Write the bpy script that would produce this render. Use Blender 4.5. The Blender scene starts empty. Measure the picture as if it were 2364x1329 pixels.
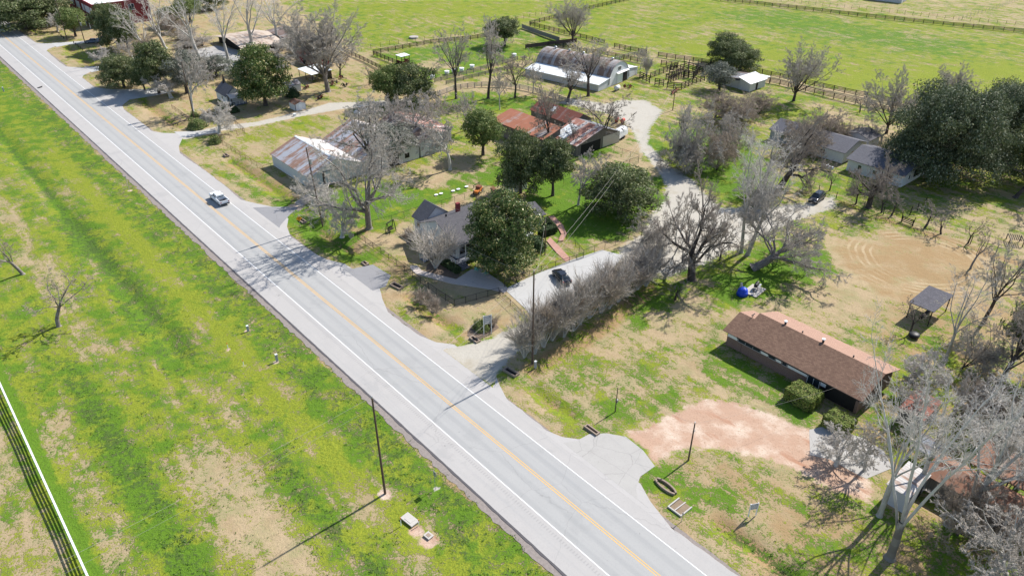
import bpy, math, random
import numpy as np
C = bpy.context.scene.collection
# ---------------- camera, world, sun, exposure ----------------
F = 1746.0; TH = math.atan(1075/1746); CAMH = 64.9
cam_d = bpy.data.cameras.new('camera'); cam = bpy.data.objects.new('camera', cam_d); C.objects.link(cam)
cam_d.sensor_width = 36; cam_d.lens = 36*F/2364; cam_d.clip_end = 6000; cam_d.clip_start = 1
cam.location = (0, 0, CAMH); cam.rotation_euler = (math.pi/2-TH, 0, 0)
bpy.context.scene.camera = cam
SUN_EL = math.radians(44.5); SUN_AZ = math.radians(49.3)     # azimuth measured from +Y towards +X
w = bpy.data.worlds.new('World'); bpy.context.scene.world = w; w.use_nodes = True
nt = w.node_tree; bg = nt.nodes['Background']; sky = nt.nodes.new('ShaderNodeTexSky')
sky.sky_type = 'NISHITA'; sky.sun_disc = False; sky.sun_elevation = SUN_EL; sky.sun_rotation = SUN_AZ
sky.air_density = 1.0; sky.dust_density = 0.6; sky.ozone_density = 1.5
nt.links.new(sky.outputs[0], bg.inputs[0]); bg.inputs[1].default_value = 0.11
sd = bpy.data.lights.new('sun', 'SUN'); sd.energy = 4.6; sd.angle = math.radians(0.6); sd.color = (1, .955, .89)
so = bpy.data.objects.new('sun', sd); C.objects.link(so); so.location = (60, 60, 120)
so.rotation_euler = (math.pi/2-SUN_EL, 0, math.pi-SUN_AZ)
vs = bpy.context.scene.view_settings
vs.view_transform = 'Standard'; vs.look = 'None'; vs.exposure = 0.70; vs.gamma = 1
bpy.context.scene.cycles.max_bounces = 5; bpy.context.scene.cycles.diffuse_bounces = 3
bpy.context.scene.cycles.transparent_max_bounces = 6

# ---------------- frames: u across the road, w along it (away to the upper left) ----------------
ND = (0.75643, 0.65408); WD = (-0.65408, 0.75643); A0 = math.atan2(ND[1], ND[0])
def XY(u, w): return (u*ND[0]+w*WD[0], u*ND[1]+w*WD[1])
def UW(x, y): return (x*ND[0]+y*ND[1], x*WD[0]+y*WD[1])
_s, _c = math.sin(TH), math.cos(TH)
def at(px, py, z=0.0):
    """survey point: world x, y of the point the photo shows at px, py and height z"""
    x = px-1182; y = py-664.5
    d = (x, F*_c-y*_s, -F*_s-y*_c); t = (z-CAMH)/d[2]
    return (d[0]*t, d[1]*t)
def uw(px, py, z=0.0): return UW(*at(px, py, z))
def depth(x, y, z=0): return y*_c-(z-CAMH)*_s
def height(px, py, ty):
    x, y = at(px, py); k = (ty-664.5)/F
    # (-y*s-(z-H)*c) = k*(y*c-(z-H)*s)
    Z = (k*y*_c+y*_s)/(k*_s-_c)
    return Z+CAMH

# ---------------- object helpers ----------------
def nm(name): return name
def thing(name, label, cat, u=0, w=0, z=0, rot=0, group=None, tilt=(0, 0)):
    o = bpy.data.objects.new(name, None); C.objects.link(o); o.empty_display_size = .5
    x, y = XY(u, w); o.location = (x, y, z); o.rotation_euler = (tilt[0], tilt[1], A0+rot)
    o['label'] = label; o['category'] = cat
    if group: o['group'] = group
    return o
def tag(o, label, cat, group=None):
    o['label'] = label; o['category'] = cat
    if group: o['group'] = group
    return o
def place(o, u, w, z=0, rot=0):
    x, y = XY(u, w); o.location = (x, y, z); o.rotation_euler = (0, 0, A0+rot); return o
def dup(root, label=None, group=None):
    r = root.copy(); C.objects.link(r)
    if label: r['label'] = label
    if group: r['group'] = group
    for ch in list(root.children):
        c = ch.copy(); C.objects.link(c); c.parent = r
        for g2 in list(ch.children):
            d = g2.copy(); C.objects.link(d); d.parent = c
    return r
class MB:
    def __init__(s): s.v = []; s.f = []
    def add(s, vs, fs):
        n = len(s.v); s.v += [tuple(p) for p in vs]; s.f += [tuple(i+n for i in f) for f in fs]; return s
    def box(s, x0, x1, y0, y1, z0, z1):
        return s.add([(x0,y0,z0),(x1,y0,z0),(x1,y1,z0),(x0,y1,z0),(x0,y0,z1),(x1,y0,z1),(x1,y1,z1),(x0,y1,z1)],
                     [(3,2,1,0),(4,5,6,7),(0,1,5,4),(1,2,6,5),(2,3,7,6),(3,0,4,7)])
    def hexa(s, b, t):   # two rings of 4 points
        return s.add(list(b)+list(t), [(3,2,1,0),(4,5,6,7),(0,1,5,4),(1,2,6,5),(2,3,7,6),(3,0,4,7)])
    def beam(s, p0, p1, wd, ht):   # bar with rectangular section
        a = np.array(p0, float); b = np.array(p1, float); d = b-a; L = np.linalg.norm(d); d /= max(L, 1e-6)
        up = np.array((0,0,1.)) if abs(d[2]) < .95 else np.array((1.,0,0))
        x = np.cross(d, up); x /= np.linalg.norm(x); y = np.cross(x, d)
        q = [x*i*wd/2+y*j*ht/2 for i, j in ((-1,-1),(1,-1),(1,1),(-1,1))]
        return s.hexa([a+k for k in q], [b+k for k in q])
    def tube(s, p0, p1, r0, r1=None, n=8, caps=True):
        r1 = r0 if r1 is None else r1
        a = np.array(p0, float); b = np.array(p1, float); d = b-a; d /= max(np.linalg.norm(d), 1e-6)
        up = np.array((0,0,1.)) if abs(d[2]) < .9 else np.array((1.,0,0))
        x = np.cross(d, up); x /= np.linalg.norm(x); y = np.cross(d, x)
        vs = []
        for c_, r in ((a, r0), (b, r1)):
            for i in range(n):
                t = 2*math.pi*i/n; vs.append(c_+x*math.cos(t)*r+y*math.sin(t)*r)
        fs = [(i, (i+1) % n, n+(i+1) % n, n+i) for i in range(n)]
        if caps: fs += [tuple(range(n-1, -1, -1)), tuple(range(n, 2*n))]
        return s.add(vs, fs)
    def prism(s, pts, z0, z1):
        n = len(pts)
        return s.add([(x, y, z0) for x, y in pts]+[(x, y, z1) for x, y in pts],
                     [tuple(range(n-1, -1, -1)), tuple(range(n, 2*n))]+[(i, (i+1) % n, n+(i+1) % n, n+i) for i in range(n)])
    def prof_x(s, pts, x0, x1):  # polygon in (y,z) extruded along x
        n = len(pts)
        return s.add([(x0, y, z) for y, z in pts]+[(x1, y, z) for y, z in pts],
                     [tuple(range(n-1, -1, -1)), tuple(range(n, 2*n))]+[(i, (i+1) % n, n+(i+1) % n, n+i) for i in range(n)])
    def prof_y(s, pts, y0, y1):
        n = len(pts)
        return s.add([(x, y0, z) for x, z in pts]+[(x, y1, z) for x, z in pts],
                     [tuple(range(n)), tuple(range(2*n-1, n-1, -1))]+[(i, n+i, n+(i+1) % n, (i+1) % n) for i in range(n)])
    def dome(s, c_, rx, ry, rz, n=12, m=5, z0=0):
        vs = []; fs = []
        for j in range(m+1):
            a = math.pi/2*j/m
            for i in range(n):
                t = 2*math.pi*i/n; vs.append((c_[0]+rx*math.cos(a)*math.cos(t), c_[1]+ry*math.cos(a)*math.sin(t), c_[2]+rz*math.sin(a)))
        for j in range(m):
            for i in range(n): fs.append((j*n+i, j*n+(i+1) % n, (j+1)*n+(i+1) % n, (j+1)*n+i))
        return s.add(vs, fs)
def mesh(name, mb, mat, smooth=False):
    me = bpy.data.meshes.new(name); me.from_pydata([tuple(map(float, p)) for p in mb.v], [], mb.f)
    me.materials.append(mat)
    if smooth: me.polygons.foreach_set('use_smooth', [True]*len(me.polygons))
    me.validate(); me.update(); return me
def mk(name, mb, mat, parent=None, smooth=False, bevel=0, loc=None, rotz=0):
    me = mb if isinstance(mb, bpy.types.Mesh) else mesh(name, mb, mat, smooth)
    o = bpy.data.objects.new(name, me); C.objects.link(o)
    if parent: o.parent = parent
    if loc is not None: o.location = loc
    if rotz: o.rotation_euler = (0, 0, rotz)
    if bevel:
        b = o.modifiers.new('bevel', 'BEVEL'); b.width = bevel; b.segments = 2; b.limit_method = 'ANGLE'
    return o
def fast_mesh(name, V, Q, mat, smooth=False):
    """V (n,3) floats, Q (m,4) ints"""
    V = np.asarray(V, np.float32); Q = np.asarray(Q, np.int32); me = bpy.data.meshes.new(name)
    me.vertices.add(len(V)); me.vertices.foreach_set('co', V.ravel())
    me.loops.add(Q.size); me.loops.foreach_set('vertex_index', Q.ravel())
    me.polygons.add(len(Q)); k = Q.shape[1]
    me.polygons.foreach_set('loop_start', np.arange(0, Q.size, k, dtype=np.int32))
    me.polygons.foreach_set('loop_total', np.full(len(Q), k, np.int32))
    if smooth: me.polygons.foreach_set('use_smooth', np.ones(len(Q), bool))
    me.materials.append(mat); me.update(calc_edges=True); return me

# ---------------- material helpers ----------------
class NT:
    def __init__(s, name, rough=.8, spec=.3):
        s.m = bpy.data.materials.new(name); s.m.use_nodes = True; s.t = s.m.node_tree
        s.b = s.t.nodes['Principled BSDF']; s.b.inputs['Roughness'].default_value = rough
        s.b.inputs['Specular IOR Level'].default_value = spec
    def n(s, ty, **k):
        o = s.t.nodes.new(ty)
        for a, b in k.items(): setattr(o, a, b)
        return o
    def link(s, a, b): s.t.links.new(a, b)
    def val(s, sock, v):
        if isinstance(v, (int, float)): sock.default_value = v
        elif isinstance(v, (tuple, list)): sock.default_value = tuple(v)+((1,) if len(v) == 3 and sock.type == 'RGBA' else ())
        else: s.link(v, sock)
    def pos(s, obj=False):
        if obj: return s.n('ShaderNodeTexCoord').outputs['Object']
        return s.n('ShaderNodeNewGeometry').outputs['Position']
    def mapping(s, vec, scale=(1, 1, 1), rot=(0, 0, 0), loc=(0, 0, 0)):
        m = s.n('ShaderNodeMapping'); s.link(vec, m.inputs[0]); m.inputs['Scale'].default_value = scale
        m.inputs['Rotation'].default_value = rot; m.inputs['Location'].default_value = loc; return m.outputs[0]
    def noise(s, vec, scale, detail=3, rough=.6, out=0):
        m = s.n('ShaderNodeTexNoise'); s.link(vec, m.inputs['Vector']); m.inputs['Scale'].default_value = scale
        m.inputs['Detail'].default_value = detail; m.inputs['Roughness'].default_value = rough; return m.outputs[out]
    def wave(s, vec, scale, axis='X', dist=0, detail=0):
        m = s.n('ShaderNodeTexWave', bands_direction=axis); s.link(vec, m.inputs['Vector']); m.inputs['Scale'].default_value = scale
        m.inputs['Distortion'].default_value = dist; m.inputs['Detail'].default_value = detail; return m.outputs['Fac']
    def math(s, op, a, b=0.0, c=0.0, clamp=False):
        m = s.n('ShaderNodeMath', operation=op); m.use_clamp = clamp
        s.val(m.inputs[0], a); s.val(m.inputs[1], b); s.val(m.inputs[2], c); return m.outputs[0]
    def smooth(s, x, a, b, o0=0, o1=1):
        m = s.n('ShaderNodeMapRange', interpolation_type='SMOOTHSTEP'); s.val(m.inputs[0], x)
        for i, v in enumerate((a, b, o0, o1)): m.inputs[i+1].default_value = v
        return m.outputs[0]
    def mix(s, f, a, b, mode='MIX'):
        m = s.n('ShaderNodeMix', data_type='RGBA', blend_type=mode); s.val(m.inputs[0], f); s.val(m.inputs[6], a); s.val(m.inputs[7], b)
        return m.outputs[2]
    def attr(s, name):
        m = s.n('ShaderNodeAttribute', attribute_name=name); return m
    def sep(s, v):
        m = s.n('ShaderNodeSeparateXYZ'); s.link(v, m.inputs[0]); return m.outputs
    def bump(s, h, strength=.5, dist=.1):
        m = s.n('ShaderNodeBump'); s.link(h, m.inputs['Height']); m.inputs['Strength'].default_value = strength
        m.inputs['Distance'].default_value = dist; s.link(m.outputs[0], s.b.inputs['Normal'])
    def col(s, c): s.val(s.b.inputs['Base Color'], c); return s
def plain(name, c, rough=.7, var=.25, scale=1.5, metal=0, spec=.3, obj=True):
    t = NT(name, rough, spec); p = t.pos(obj); n = t.noise(p, scale, 4)
    d = tuple(x*(1-var) for x in c); e = tuple(min(1, x*(1+var*.7)) for x in c)
    t.col(t.mix(n, d, e)); t.b.inputs['Metallic'].default_value = metal; return t.m
# ---------------- materials ----------------
def m_terrain():
    t = NT('terrain', .95, .1); p = t.pos()
    q = t.mapping(p, rot=(0, 0, -A0))
    st = t.mapping(q, scale=(.55, .13, 1))
    n_big = t.noise(p, .045, 3, .55); n_mid = t.noise(p, .22, 4, .6); n_sm = t.noise(p, 1.1, 4, .65); n_fine = t.noise(p, 4.5, 3, .7)
    n_st = t.noise(st, 1.0, 3, .55); n_hue = t.noise(t.mapping(p, loc=(31, 7, 3)), .3, 3, .6)
    za = t.attr('za'); zb = t.attr('zb'); A = t.n('ShaderNodeSeparateColor'); t.link(za.outputs['Color'], A.inputs[0])
    B = t.n('ShaderNodeSeparateColor'); t.link(zb.outputs['Color'], B.inputs[0])
    dry, lush, bare = A.outputs; gravel = za.outputs['Alpha']; dark, brown, ring = B.outputs
    def combo(base, *ws):
        x = base
        for n_, k in ws: x = t.math('MULTIPLY_ADD', t.math('SUBTRACT', n_, .5), k, x)
        return x
    g1 = t.mix(t.smooth(combo(lush, (n_hue, 2.4), (n_sm, 1.1)), .2, .8), (.235, .262, .026), (.102, .19, .016))
    g1 = t.mix(t.smooth(n_fine, .35, .7), g1, t.mix(.6, g1, (.07, .13, .018)))
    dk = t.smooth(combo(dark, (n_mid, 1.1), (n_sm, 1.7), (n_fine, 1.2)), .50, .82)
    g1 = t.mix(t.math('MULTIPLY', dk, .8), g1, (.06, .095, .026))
    tan = t.mix(n_sm, (.45, .345, .215), (.335, .255, .155))
    tan = t.mix(t.math('MULTIPLY', t.smooth(n_hue, .42, .66), .75), tan, (.27, .255, .12)); tan = t.mix(t.math('MULTIPLY', t.smooth(n_mid, .52, .7), .6), tan, (.30, .215, .12))
    tan = t.mix(t.smooth(n_fine, .4, .75), tan, (.29, .225, .13))
    tan = t.mix(t.smooth(combo(brown, (n_mid, 1.2), (n_sm, .4)), .35, .9), tan, (.30, .205, .105))
    f = t.smooth(combo(dry, (n_big, .8), (n_mid, 1.1), (n_sm, 1.35), (n_st, 1.3), (n_fine, 1.7)), .36, .72)
    c = t.mix(f, g1, tan)
    vm = t.n('ShaderNodeVectorMath', operation='DISTANCE'); t.link(p, vm.inputs[0]); vm.inputs[1].default_value = RING_C
    rr = t.math('SINE', t.math('MULTIPLY_ADD', n_mid, 7.0, t.math('MULTIPLY', vm.outputs['Value'], 5.2)))
    rmask = t.math('MULTIPLY', t.smooth(vm.outputs['Value'], 6.5, 8.5), t.smooth(vm.outputs['Value'], 15, 11)); rmask = t.math('MULTIPLY', rmask, t.smooth(t.noise(p, .13, 2), .38, .58))
    c = t.mix(t.math('MULTIPLY', t.math('MULTIPLY', ring, t.math('MULTIPLY', rmask, .42)), t.smooth(rr, .0, .9)), c, (.52, .43, .29))
    dirt = t.mix(n_sm, (.45, .295, .21), (.37, .25, .18)); dirt = t.mix(t.smooth(n_mid, .42, .65), dirt, (.54, .43, .34)); dirt = t.mix(t.smooth(n_st, .55, .7), dirt, (.36, .20, .13))
    dirt = t.mix(t.smooth(n_fine, .5, .8), dirt, (.27, .17, .11))
    c = t.mix(t.smooth(combo(bare, (n_mid, .6), (n_sm, .7), (n_fine, .4)), .38, .64), c, dirt)
    gr = t.mix(n_sm, (.46, .43, .37), (.36, .335, .29)); gr = t.mix(t.smooth(n_fine, .55, .8), gr, (.25, .235, .2))
    gr = t.mix(t.smooth(n_mid, .5, .8), gr, (.33, .29, .22))
    c = t.mix(t.smooth(combo(gravel, (n_mid, .8), (n_sm, .9), (n_fine, .5)), .36, .66), c, gr)
    t.col(c)
    gf = t.math('SUBTRACT', 1.0, t.math('MAXIMUM', bare, gravel), clamp=True)
    h = t.math('ADD', t.math('MULTIPLY', n_fine, .6), t.math('MULTIPLY', n_sm, 1.0))
    t.bump(t.math('MULTIPLY', h, t.math('MULTIPLY_ADD', t.math('MULTIPLY', gf, t.math('MULTIPLY_ADD', f, -.55, 1.0)), .8, .2)), .9, .26)
    return t.m
def m_asphalt():
    t = NT('road_asphalt', .85, .25); p = t.pos(True); xyz = t.sep(p); u, v = xyz[0], xyz[1]
    n1 = t.noise(p, .35, 4); n2 = t.noise(p, 6, 3, .7); ns = t.noise(t.mapping(p, scale=(1.4, .035, 1)), 1.0, 4, .6)
    lane = t.math('MULTIPLY', t.smooth(u, 39.9, 40.3), t.smooth(u, 47.75, 47.35))
    sh = t.mix(n1, (.405, .385, .365), (.35, .335, .32)); ln = t.mix(n1, (.325, .322, .312), (.36, .355, .342))
    c = t.mix(lane, sh, ln)
    # tyre paths
    w1 = t.math('SINE', t.math('MULTIPLY', t.math('SUBTRACT', u, 40.1), 3.45))
    c = t.mix(t.math('MULTIPLY', t.math('MULTIPLY', lane, t.smooth(w1, -.2, 1)), t.math('MULTIPLY', ns, .55)), c, (.235, .24, .24))
    c = t.mix(t.math('MULTIPLY', t.smooth(ns, .48, .75), .35), c, (.29, .29, .29))
    c = t.mix(t.math('MULTIPLY', t.smooth(n2, .45, .8), .22), c, (.2, .2, .2))
    c = t.mix(t.smooth(t.noise(p, .17, 5, .7), .56, .64, 0, .22), c, (.24, .24, .235)); c = t.mix(t.smooth(t.noise(t.mapping(p, loc=(5, 9, 0)), .9, 3, .6), .70, .74, 0, .4), c, (.16, .155, .15))
    # rumble strip beside the near edge line
    rb = t.math('MULTIPLY', t.math('MULTIPLY', t.smooth(u, 39.15, 39.25), t.smooth(u, 39.65, 39.55)), t.smooth(t.math('SINE', t.math('MULTIPLY', v, 15.7)), .1, .5))
    rb = t.math('MULTIPLY', rb, t.smooth(v, 170, 90))
    c = t.mix(t.math('MULTIPLY', rb, .35), c, (.22, .215, .21))
    # thin cracks across and along
    vo = t.n('ShaderNodeTexVoronoi', feature='DISTANCE_TO_EDGE'); wp = t.mapping(p, scale=(.05, .085, 1))
    mx = t.n('ShaderNodeMix', data_type='VECTOR'); mx.inputs[0].default_value = .05; t.link(wp, mx.inputs[4]); t.link(t.noise(p, .6, 4, .6, 1), mx.inputs[5])
    t.link(mx.outputs[1], vo.inputs['Vector']); vo.inputs['Scale'].default_value = 1.0
    ck = t.smooth(vo.outputs['Distance'], .004, .0005)
    c = t.mix(t.math('MULTIPLY', ck, .22), c, (.17, .165, .16))
    t.col(c); t.bump(n2, .25, .02); return t.m
def m_concrete(name, a, b, cracks=.5, scale=.25):
    t = NT(name, .9, .2); p = t.pos(); n1 = t.noise(p, .5, 4); n2 = t.noise(p, 5, 3, .7)
    c = t.mix(n1, a, b); c = t.mix(t.math('MULTIPLY', t.smooth(n2, .5, .8), .3), c, tuple(x*.6 for x in a))
    vo = t.n('ShaderNodeTexVoronoi', feature='DISTANCE_TO_EDGE')
    mx = t.n('ShaderNodeMix', data_type='VECTOR'); mx.inputs[0].default_value = .12; t.link(t.mapping(p, scale=(scale,)*3), mx.inputs[4]); t.link(t.noise(p, .8, 4, .6, 1), mx.inputs[5])
    t.link(mx.outputs[1], vo.inputs['Vector']); vo.inputs['Scale'].default_value = 1.0
    c = t.mix(t.math('MULTIPLY', t.smooth(vo.outputs['Distance'], .012, .002), cracks), c, (.14, .135, .13))
    c = t.mix(t.smooth(t.noise(p, .3, 3), .55, .8, 0, .35), c, tuple(x*.72 for x in a))
    t.col(c); t.bump(n2, .3, .02); return t.m
def m_paint(name, c, worn=.3):
    t = NT(name, .7, .3); p = t.pos(); n = t.noise(p, 5, 4, .7)
    t.col(t.mix(t.math('MULTIPLY', t.smooth(n, .5, .75), worn), c, (.38, .38, .37))); return t.m
def m_sheetmetal(name, base, rust, amount, axis='X', pitch=2.4, stripes=.25, rough=.72, metal=.0, panel=.9):
    """corrugated roofing in the object's own frame; ribs run down the slope, perpendicular to `axis`"""
    t = NT(name, rough, .18); p = t.pos(True); i = 0 if axis == 'X' else 1
    x = t.sep(p)[i]
    sc = (.9, .10, .10) if axis == 'X' else (.10, .9, .10)
    pan = t.n('ShaderNodeTexWhiteNoise', noise_dimensions='1D'); t.link(t.math('FLOOR', t.math('MULTIPLY', x, panel)), pan.inputs['W'])
    nl = t.noise(t.mapping(p, scale=sc), 1.6, 5, .6); n2 = t.noise(p, .7, 5, .65); n3 = t.noise(p, 4, 3, .6)
    f = t.math('ADD', t.math('ADD', t.math('MULTIPLY', nl, .9), t.math('MULTIPLY', n2, .7)), t.math('MULTIPLY', pan.outputs['Value'], .38))
    f = t.smooth(f, 1.18-amount*.75, 1.42-amount*.6)
    b = t.mix(n3, base, tuple(k*.78 for k in base)); r = t.mix(n2, rust, tuple(k*.55 for k in rust))
    c = t.mix(f, b, r)
    wv = t.math('SINE', t.math('MULTIPLY', x, 2*math.pi*pitch))
    t.link(c, t.b.inputs['Base Color']); t.b.inputs['Metallic'].default_value = metal
    t.bump(wv, stripes, .05); return t.m
def m_boards(name, c, axis='Z', pitch=6.0, dark=.55, var=.25, rough=.75, scuff=.3):
    t = NT(name, rough, .25); p = t.pos(True); i = 'XYZ'.index(axis) if axis != 'H' else 0
    x = t.sep(p)[i] if axis != 'H' else t.math('ADD', t.sep(p)[0], t.sep(p)[1])
    fr = t.math('FRACT', t.math('MULTIPLY', x, pitch)); gap = t.smooth(fr, .86, .98)
    bid = t.n('ShaderNodeTexWhiteNoise', noise_dimensions='1D'); t.link(t.math('FLOOR', t.math('MULTIPLY', x, pitch)), bid.inputs['W'])
    k = t.mix(t.math('MULTIPLY', bid.outputs['Value'], var*2), c, tuple(q*(1-var) for q in c))
    n = t.noise(p, 1.2, 4, .65)
    k = t.mix(t.math('MULTIPLY', t.smooth(n, .5, .8), scuff), k, tuple(q*.5 for q in c))
    t.col(t.mix(t.math('MULTIPLY', gap, dark), k, tuple(q*.3 for q in c))); t.bump(t.math('SUBTRACT', 1.0, gap), .5, .03); return t.m
def m_shingle(name, c1, c2, streak=.4, axis=0):
    t = NT(name, .92, .15); p = t.pos(True); s = t.sep(p)
    br = t.n('ShaderNodeTexBrick'); v = t.n('ShaderNodeCombineXYZ'); t.link(s[axis], v.inputs[0]); t.link(t.math('ADD', s[1-axis], t.math('MULTIPLY', s[2], .5)), v.inputs[1])
    t.link(v.outputs[0], br.inputs['Vector']); br.inputs['Scale'].default_value = 1.0; br.inputs['Brick Width'].default_value = .33; br.inputs['Row Height'].default_value = .2
    br.inputs['Mortar Size'].default_value = .012; br.inputs['Mortar'].default_value = tuple(x*.45 for x in c1)+(1,)
    br.inputs['Color1'].default_value = c1+(1,); br.inputs['Color2'].default_value = c2+(1,); br.inputs['Bias'].default_value = .1
    n = t.noise(p, 1.2, 4, .6); n2 = t.noise(t.mapping(p, scale=(1.1, .3, .3) if axis == 0 else (.3, 1.1, .3)), 1.0, 4, .6)
    k = t.mix(t.math('MULTIPLY', t.smooth(n, .45, .8), .3), br.outputs['Color'], tuple(x*.6 for x in c1))
    k = t.mix(t.math('MULTIPLY', t.smooth(n2, .52, .75), streak), k, tuple(x*.5 for x in c1))
    t.link(k, t.b.inputs['Base Color']); t.bump(n, .2, .03); return t.m
def m_brick(name, c1, c2, mortar):
    t = NT(name, .9, .15); p = t.pos(True); s = t.sep(p); br = t.n('ShaderNodeTexBrick')
    v = t.n('ShaderNodeCombineXYZ'); t.link(t.math('ADD', s[0], s[1]), v.inputs[0]); t.link(s[2], v.inputs[1]); t.link(v.outputs[0], br.inputs['Vector'])
    br.inputs['Scale'].default_value = 1.0; br.inputs['Brick Width'].default_value = .22; br.inputs['Row Height'].default_value = .075; br.inputs['Mortar Size'].default_value = .008
    for k, c in (('Color1', c1), ('Color2', c2), ('Mortar', mortar)): br.inputs[k].default_value = c+(1,)
    t.link(t.mix(t.math('MULTIPLY', t.noise(p, 1.5, 4), .4), br.outputs['Color'], tuple(x*.6 for x in c1)), t.b.inputs['Base Color']); return t.m
def m_bark(name, c1, c2, scale=3.0, base=None):
    t = NT(name, .95, .1); p = t.pos(True); n = t.noise(t.mapping(p, scale=(1, 1, .35)), scale, 5, .65)
    i = t.n('ShaderNodeNewGeometry').outputs['Random Per Island']
    k = t.mix(t.smooth(n, .35, .65), c1, c2)
    if base: k = t.mix(t.smooth(t.math('MULTIPLY_ADD', n, 5.0, t.sep(p)[2]), 12.0, 5.5), k, base)
    t.col(t.mix(t.math('MULTIPLY', i, .5), k, tuple(x*.65 for x in c2))); t.bump(n, .6, .05); return t.m
def m_leaf(name, a, b, hi, hif=.12, rough=.65, transl=.15):
    t = NT(name, rough, .2); g = t.n('ShaderNodeNewGeometry').outputs['Random Per Island']; p = t.pos(True)
    n = t.noise(p, .8, 3); k = t.mix(t.math('ADD', t.math('MULTIPLY', g, .55), t.math('MULTIPLY', n, .45)), a, b)
    k = t.mix(t.smooth(g, 1-hif, 1-hif+.03), k, hi); t.col(k)  # random leaves get a paler colour, painting highlight flecks
    tr = t.n('ShaderNodeBsdfTranslucent'); t.link(k, tr.inputs[0]); mx = t.n('ShaderNodeMixShader'); mx.inputs[0].default_value = transl
    t.link(t.b.outputs[0], mx.inputs[1]); t.link(tr.outputs[0], mx.inputs[2]); t.link(mx.outputs[0], t.t.nodes['Material Output'].inputs[0]); return t.m
def m_glass(name, c=(.03, .04, .05)):
    t = NT(name, .12, .6); t.col(c); return t.m
M = {}
RING_C = tuple(at(2125, 600))+(0.0,)
M['terrain'] = m_terrain(); M['road'] = m_asphalt()
M['apron'] = m_concrete('worn_asphalt', (.34, .325, .305), (.40, .385, .36), .3, .3)
M['darkapron'] = m_concrete('dark_asphalt', (.22, .22, .23), (.27, .265, .265), .4, .3)
M['lot'] = m_concrete('lot_concrete', (.44, .435, .42), (.38, .375, .365), .25, .12)
M['concrete'] = m_concrete('concrete', (.48, .45, .41), (.40, .375, .34), .2, .4)
M['headwall'] = m_concrete('headwall_concrete', (.33, .25, .19), (.24, .19, .15), .2, .5)
M['mulch'] = plain('mulch', (.16, .12, .09), .95, .4, 3)
M['white_line'] = m_paint('white_line', (.70, .70, .69), .45); M['yellow_line'] = m_paint('yellow_line', (.66, .38, .09), .35)
M['verge'] = plain('verge_gravel', (.25, .215, .195), .95, .45, 3.5, obj=False); M['tar'] = plain('tar_edge', (.09, .085, .09), .9, .3, 3, obj=False)
M['tin_blue'] = m_sheetmetal('weathered_tin', (.42, .43, .47), (.36, .22, .16), .42, 'Y')
M['tin_pale'] = m_sheetmetal('pale_tin', (.62, .59, .57), (.42, .28, .22), .18, 'Y')
M['tin_gray'] = m_sheetmetal('gray_tin', (.29, .27, .265), (.21, .15, .125), .6, 'Y')
M['tin_pink'] = m_sheetmetal('pinkish_tin', (.58, .53, .5), (.42, .20, .15), .55, 'Y')
M['tin_rust'] = m_sheetmetal('rusty_tin', (.36, .31, .29), (.42, .17, .10), .74, 'Y')
M['tin_rust2'] = m_sheetmetal('rust_brown_tin', (.30, .25, .23), (.27, .10, .07), .95, 'Y')
M['tin_gray2'] = m_sheetmetal('slate_tin', (.22, .235, .26), (.17, .13, .12), .4, 'X')
M['tin_white'] = m_sheetmetal('white_roof_metal', (.78, .80, .80), (.60, .58, .55), .10, 'X', 1.1)
M['tin_whiteY'] = m_sheetmetal('white_roof_metal_long', (.74, .77, .78), (.55, .54, .52), .12, 'Y', 1.1)
M['arch'] = m_sheetmetal('arched_steel', (.36, .34, .335), (.25, .17, .13), .50, 'Y', .9, .3)
M['tin_dull'] = m_sheetmetal('dull_stained_tin', (.50, .48, .46), (.36, .24, .18), .35, 'X')
M['tin_brown'] = m_sheetmetal('brown_tin', (.27, .215, .18), (.27, .135, .085), .7, 'Y')
M['wall_metal'] = m_boards('wall_metal', (.55, .56, .57), 'H', 1.6, .35, .15, .6, .25)
M['wall_white'] = m_boards('white_siding', (.66, .67, .68), 'Z', 5, .35, .08, .7, .15)
M['wall_gray'] = m_boards('gray_siding', (.42, .43, .46), 'Z', 5, .4, .08, .7, .15)
M['wall_wood'] = m_boards('gray_wood_boards', (.19, .17, .15), 'H', 4, .9, .3, .9, .5)
M['wall_patina'] = m_boards('patchy_white_boards', (.42, .42, .42), 'Z', 4, .4, .25, .9, .8)
M['shingle_brown'] = m_shingle('brown_shingles', (.25, .155, .108), (.165, .10, .072), .6, 1)
M['shingle_gray'] = m_shingle('gray_shingles', (.15, .15, .17), (.12, .12, .135), .3, 1)
M['shingle_gray0'] = m_shingle('gray_shingles_across', (.125, .12, .128), (.095, .092, .10), .3, 0)
M['brick'] = m_brick('brown_brick', (.21, .12, .095), (.16, .095, .08), (.30, .27, .24))
M['redbrick'] = m_brick('red_brick', (.27, .045, .05), (.20, .035, .045), (.24, .09, .08))
M['white'] = plain('white_paint', (.74, .75, .75), .55, .08, 2); M['gray'] = plain('gray_paint', (.34, .35, .37), .6, .12, 2)
M['darkwood'] = plain('dark_wood', (.035, .027, .024), .9, .35, 4); M['graywood'] = plain('weathered_wood', (.24, .215, .20), .9, .35, 4)
M['palewood'] = plain('pale_wood', (.38, .34, .31), .9, .3, 4); M['pole'] = plain('creosote_pole', (.11, .075, .058), .9, .35, 5)
M['black'] = plain('black_metal', (.02, .02, .022), .5, .2, 4); M['steel'] = plain('galvanised_steel', (.42, .43, .44), .45, .2, 4, .4)
M['glass'] = m_glass('window_glass'); M['dark'] = plain('dark_parts_and_shade', (.02, .018, .017), .9, .3, 2)  # near-black for dark parts; also paints the shade inside openings
M['wire'] = plain('wire', (.36, .34, .30), .6, .1, 2); M['fwire'] = plain('fence_wire', (.07, .068, .065), .6, .1, 2)
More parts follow.
